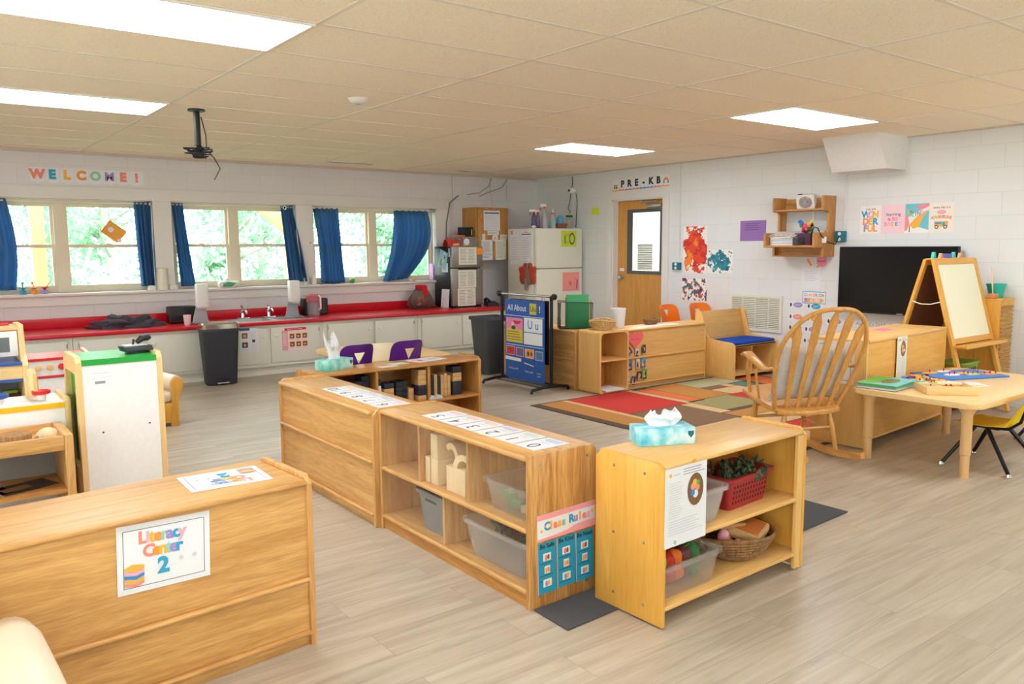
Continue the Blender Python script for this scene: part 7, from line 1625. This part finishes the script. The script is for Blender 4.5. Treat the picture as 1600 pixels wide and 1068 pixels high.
# stove
t = thing('toy_stove', 'white toy stove with red top and knobs behind toy fridge', 'toy stove', (.56, 6.68, 0))
L_, D_, H_ = .56, .37, .615
MB().prism([(0, 0), (D_, 0), (D_, H_ + .02), (0, H_)], L_ - .025, L_, 'x').build('side_panel', maple('z'), t, smooth=0); MB().prism([(0, 0), (D_, 0), (D_, H_ + .02), (0, H_)], 0, .025, 'x').build('side_panel', maple('z'), t, smooth=0)
MB().box(.0255, L_ - .0255, -.006, D_, H_ - .02, H_).build('red_top', TRED, t, smooth=0)
pn = MB().box(.0255, L_ - .0255, .004, .02, H_ - .13, H_ - .0205).build('knob_panel', TWHITE, t, smooth=0)
for i, (x, m_) in enumerate(((.20, maple('x')), (.275, maple('x')), (.35, TRED), (.45, TRED))): MB().lathe([(.024, 0), (.022, .016), (.001, .017)]).xf(Matrix.Translation((x, .004, H_ - .07)) @ Matrix.Rotation(PI/2, 4, 'X')).build('knob', m_, pn)
MB().box(.0255, L_ - .0255, -.004, .02, H_ - .145, H_ - .131).build('red_strip', TRED, t, smooth=0)
MB().box(.03, L_ - .03, .002, .02, .33, H_ - .15).build('oven_door', TWHITE, t, smooth=0); MB().box(.03, L_ - .03, .002, .02, .06, .325).build('drawer_front', TWHITE, t, smooth=0)
MB().box(.1, L_ - .1, -.02, .001, .27, .285, TRED, r=.004).build('red_handle', TRED, t)
MB().box(.0255, L_ - .0255, .02, D_ - .005, .03, H_ - .021).build('body', TWHITE, t, smooth=0)
# ================================================================== child armchairs
VINYL = mat('vinyl_cream', (232, 216, 190), .42, var=.03)
def armchair(label, loc, rz):
    t = thing('child_armchair', label, 'armchair', loc, rz, 'small cream armchairs')
    W2, D2 = .27, .25
    GW = gold('z')
    for sx in (-1, 1):
        def apro(w_):
            pts = [(-w_, 0), (w_ * .55, 0), (w_ * .6, .2)]
            cx, cz, r_ = w_ * .55, .335, w_ * 1.25
            pts += [(cx + r_ * math.cos(R(a)), cz + r_ * math.sin(R(a))) for a in range(-35, 216, 25)]
            return pts
        pts = [(sx * (p[0] + .215), p[1]) for p in apro(.045)]
        if sx < 0: pts = list(reversed(pts))
        MB().prism(pts, -D2 - .02, -D2 + .002, 'y', r=.003).build('arm_front', GW, t, smooth=30)
        s = MB(); path = [(sx * .24, -D2 + .003, .335), (sx * .24, 0, .335), (sx * .24, .18, .335), (sx * .235, D2 - .01, .33), (sx * .22, D2 + .02, .32)]
        s.tube(path, [.064, .066, .066, .066, .045], n=18)
        s.build('arm_roll', VINYL, t, smooth=60)
        MB().box(sx * .235 - .03, sx * .235 + .03, -D2 + .003, D2, .03, .30, r=.008).build('arm_side', VINYL, t)
    MB().box(-.20, .20, -D2 + .02, D2, .03, .19).build('seat_base', VINYL, t, smooth=0); MB().box(-.205, .205, -D2 - .012, -D2 + .018, .03, .185, r=.004).build('front_rail', GW, t)
    MB().box(-.198, .198, -D2 - .005, D2 - .10, .192, .275, r=.03, seg=4).build('seat_cushion', VINYL, t, smooth=60)
    MB().box(-.20, .20, -.055, .055, 0, .33, r=.05, seg=5).build('back_cushion', VINYL, t, loc=(0, D2 - .06, .20), rot=(R(-8), 0, 0), smooth=60)
    for x in (-.22, .22):
        for y in (-.2, .2): MB().cyl((x, y, 0.0005), (x, y, .031), .018).build('foot', BLACK, t)
    return t
far_ = armchair('small cream vinyl armchair with wooden arm front beside the toy fridge', (1.455, 6.874, 0), R(8)); far_.scale = (.88, 1, 1)
near_ = armchair('small cream vinyl armchair cut off at the bottom left corner', (-.085, 2.165, 0), R(2)); near_.scale = (1.08, 1.08, 1.08)
# ================================================================== floor mats, floor odds and ends
MATD = mat('mat_charcoal', (74, 74, 78), .95, var=.35, scale=220, bump=.4)
tag(MB().prism([(1.852, 2.115), (3.88, 2.205), (3.86, 3.33), (2.20, 3.30), (2.20, 2.322), (1.858, 2.318)], .0005, .008, 'z', r=.002).build('floor_mat', MATD, smooth=30), 'charcoal floor mat under the yellow birch shelf', 'mat')
# ================================================================== ceiling fittings
t = thing('projector_mount', 'black empty projector mount on a pole hanging from ceiling', 'projector mount', (1.805, 6.13, CEIL))
MB().lathe([(.06, -.012), (.06, 0), (.001, 0)], n=20).build('ceiling_plate', DGREY, t); MB().cyl((0, 0, -.012), (0, 0, -.27), .022, .022).build('pole', mat('pole_black', (44, 46, 46), .35, .4), t)
s = MB()
for a in (20, 110, 200, 290):
    x, y = .12 * math.cos(R(a)), .12 * math.sin(R(a))
    s.tube([(0, 0, -.27), (x * .4, y * .4, -.30), (x, y, -.285)], .006, BLKMETAL, n=6)
for a, z in ((0, -.275), (6, -.31)): s.tube([(.125 * math.cos(R(a + 20 + q * 90)), .125 * math.sin(R(a + 20 + q * 90)), z + .01 * math.sin(q * 2)) for q in range(4)], .004, BLKMETAL, n=6, loop=True)
s.ball((0, 0, -.28), .035, m=BLKMETAL).box(-.035, .035, -.03, .03, -.34, -.27, BLKMETAL, r=.006)
for q in range(5): s.tube([(-.08 + q * .03, -.03, -.275), (-.03 + q * .02, .0, -.345), (.06, .02 * q - .04, -.33)], .0035, BLKMETAL, n=5)
s.build('bracket', BLKMETAL, t)
MB().tube([(.03, 0, -.05), (.055, -.01, -.18), (.05, -.03, -.29), (.09, -.06, -.34), (.125, -.08, -.42), (.085, -.06, -.5)], .0045, DGREY, n=6).build('loose_cable', DGREY, t)
t = thing('smoke_detector', 'round white smoke detector on the ceiling', 'smoke detector', (2.56, 5.07, CEIL))
MB().lathe([(.03, -.034), (.05, -.028), (.065, -.012), (.068, 0), (.001, 0)], n=24).build('cover', OFFW, t); MB().lathe([(.02, -.037), (.02, -.034), (.001, -.034)]).build('test_button', LGREY, t)
for x, y, lab in ((4.36, 8.86, 'long thin ceiling slot vent above the third window'), (6.22, 8.95, 'long thin ceiling slot vent above the oak wall cabinet')):
    t = thing('slot_vent', lab, 'vent', (x, y, CEIL), group='ceiling slot vents')
    MB().frame([(-.3, -.06), (.3, -.06), (.3, .06), (-.3, .06)], [(-.28, -.04), (.28, -.04), (.28, .04), (-.28, .04)], -.008, -.0005, 'z').build('frame', TRIMM, t, smooth=0); MB().box(-.28, .28, -.04, .04, -.004, -.001).build('slot', mat('slot_brown', (150, 120, 90), .7), t, smooth=0)
# ================================================================== outside: ground, porch, trees
GRASS = mat('grass_ground', (100, 130, 92), .9, var=.3, scale=3)
struct(MB().box(-30, 40, YN + .3, 60, -.5, -.35).build('ground', GRASS))
PORCH = wood('porch_timber', (222, 164, 110), (190, 128, 76), 'z', .6)
t = thing('porch_post', 'orange timber porch post outside the first window', 'post', (1.33, 10.9, -.35)); MB().box(-.07, .07, -.07, .07, 0, 3.2).build('post', PORCH, t, smooth=0)
t = thing('porch_post', 'orange timber porch post with brace outside the middle window', 'post', (4.42, 10.9, -.35)); MB().box(-.09, .09, -.09, .09, 0, 3.2).build('post', PORCH, t, smooth=0)
MB().prism([(-.09, 1.95), (-.09, 2.15), (-.75, 2.72), (-.85, 2.6)], -.05, .05, 'y').build('brace', PORCH, t, smooth=0)
t = thing('porch_beam', 'orange timber beam over the porch posts outside', 'beam', (3.2, 10.9, 2.35)); MB().box(-4.5, 4.5, -.09, .09, .5, .7).build('beam', wood('porch_timber', (222, 164, 110), (190, 128, 76), 'x', .6), t, smooth=0)
def leaf_mat():
    m = bpy.data.materials.new('tree_leaves'); m.use_nodes = True; nt = m.node_tree; nt.nodes.clear()
    o = nt.nodes.new('ShaderNodeOutputMaterial'); d = nt.nodes.new('ShaderNodeBsdfDiffuse'); tr = nt.nodes.new('ShaderNodeBsdfTranslucent'); mx = nt.nodes.new('ShaderNodeMixShader'); mx.inputs[0].default_value = .55
    tc = nt.nodes.new('ShaderNodeTexCoord'); nz = nt.nodes.new('ShaderNodeTexNoise'); nz.inputs['Scale'].default_value = 1.3
    cr = nt.nodes.new('ShaderNodeValToRGB'); cr.color_ramp.elements[0].position = .35; cr.color_ramp.elements[0].color = rgb(112, 150, 122); cr.color_ramp.elements[1].position = .65; cr.color_ramp.elements[1].color = rgb(170, 200, 168)
    nt.links.new(tc.outputs['Object'], nz.inputs['Vector']); nt.links.new(nz.outputs['Fac'], cr.inputs[0])
    for s_ in (d, tr): nt.links.new(cr.outputs[0], s_.inputs['Color'])
    nt.links.new(d.outputs[0], mx.inputs[1]); nt.links.new(tr.outputs[0], mx.inputs[2]); nt.links.new(mx.outputs[0], o.inputs['Surface'])
    return m
LEAF = leaf_mat(); BARK = mat('tree_bark', (150, 146, 138), .9, var=.25, scale=12)
def tree(label, seed, n):
    rr = random.Random(seed); t = thing('tree', label, 'tree', (0, 0, 0), 0, 'trees outside the windows')
    h = 7.5; pts = [(0, 0, 0)]
    for k in range(1, 7): pts.append((pts[-1][0] + rr.uniform(-.12, .12), pts[-1][1] + rr.uniform(-.1, .1), h * k / 6))
    s = MB().tube(pts, [.15 * (1 - .11 * k) for k in range(7)], n=9)
    for k in range(9):
        z = rr.uniform(1.2, 6.5); a = rr.random() * 6.28; l = rr.uniform(.8, 2.0); i = min(5, int(z / h * 6)); b0 = Vector(pts[i]); b0.z = z
        s.tube([b0, b0 + Vector((math.cos(a) * l * .5, math.sin(a) * l * .5, l * .25)), b0 + Vector((math.cos(a) * l, math.sin(a) * l, l * .7))], [.045, .03, .012], n=6)
    s.build('trunk', BARK, t)
    vs, fs = [], []
    for c in range(26):
        a = rr.random() * 6.28; r0 = rr.uniform(.3, 2.2); c0 = Vector((math.cos(a) * r0, math.sin(a) * r0, rr.uniform(.1, 6.6))); cr = rr.uniform(.45, .95)
        for k in range(n // 26):
            p = c0 + Vector((rr.gauss(0, cr * .5), rr.gauss(0, cr * .5), rr.gauss(0, cr * .38)))
            u = Vector((rr.uniform(-1, 1), rr.uniform(-1, 1), rr.uniform(-1, 1))).normalized(); w = u.orthogonal().normalized(); l = rr.uniform(.06, .12)
            b = len(vs); vs += [p - u * l, p + w * l * .55, p + u * l, p - w * l * .55]; fs.append((b, b+1, b+2, b+3))
    me = bpy.data.meshes.new('foliage'); me.from_pydata([tuple(v) for v in vs], [], fs); me.materials.append(LEAF)
    o = bpy.data.objects.new('foliage', me); COL.objects.link(o); o.parent = t
    return t
protos = [tree('leafy pale green tree outside the windows', s_, 5200) for s_ in (3, 8, 15)]
rr = random.Random(4); k = 0
for i in range(21):
    row = i % 3; y = 15.0 + row * 7.2; x = -2.0 + (i // 3) * 7.0 - row * 3.2 + row * 2.6
    o = protos[k] if k < 3 else dup(protos[k % 3], (0, 0, 0)); k += 1
    o.location = (x, y, -.36); o.rotation_euler = (0, 0, rr.random() * 6)
# ================================================================== sky, view, camera
wd = bpy.data.worlds.new('World'); SC.world = wd; wd.use_nodes = True
bg = wd.node_tree.nodes['Background']; bg.inputs['Color'].default_value = (.88, .95, 1.0, 1); bg.inputs['Strength'].default_value = 10.0
vs_ = SC.view_settings; SC.display_settings.display_device = 'sRGB'; vs_.view_transform = 'Standard'; vs_.look = 'None'; vs_.gamma = 1; vs_.use_curve_mapping = False; vs_.exposure = 0.36
SC.cycles.use_denoising = True
SC.cycles.max_bounces = 10; SC.cycles.diffuse_bounces = 5; SC.cycles.transparent_max_bounces = 16; SC.cycles.caustics_reflective = False; SC.cycles.caustics_refractive = False; SC.cycles.sample_clamp_indirect = 6
cam = bpy.data.cameras.new('camera'); co = bpy.data.objects.new('camera', cam); COL.objects.link(co); SC.camera = co
cam.sensor_fit = 'HORIZONTAL'; cam.sensor_width = 36; cam.lens = 1259.9 / 1600 * 36; cam.clip_start = .05; cam.clip_end = 200
yaw, pit, rol = .64901, .11693, .00619
f = Vector((math.sin(yaw) * math.cos(pit), math.cos(yaw) * math.cos(pit), -math.sin(pit))); r_ = Vector((math.cos(yaw), -math.sin(yaw), 0)); dn = f.cross(r_)
rt = r_ * math.cos(rol) + dn * math.sin(rol); d2 = dn * math.cos(rol) - r_ * math.sin(rol)
Mc = Matrix(((rt.x, -d2.x, -f.x), (rt.y, -d2.y, -f.y), (rt.z, -d2.z, -f.z)))
co.matrix_world = Matrix.Translation((0, 0, 1.395)) @ Mc.to_4x4()
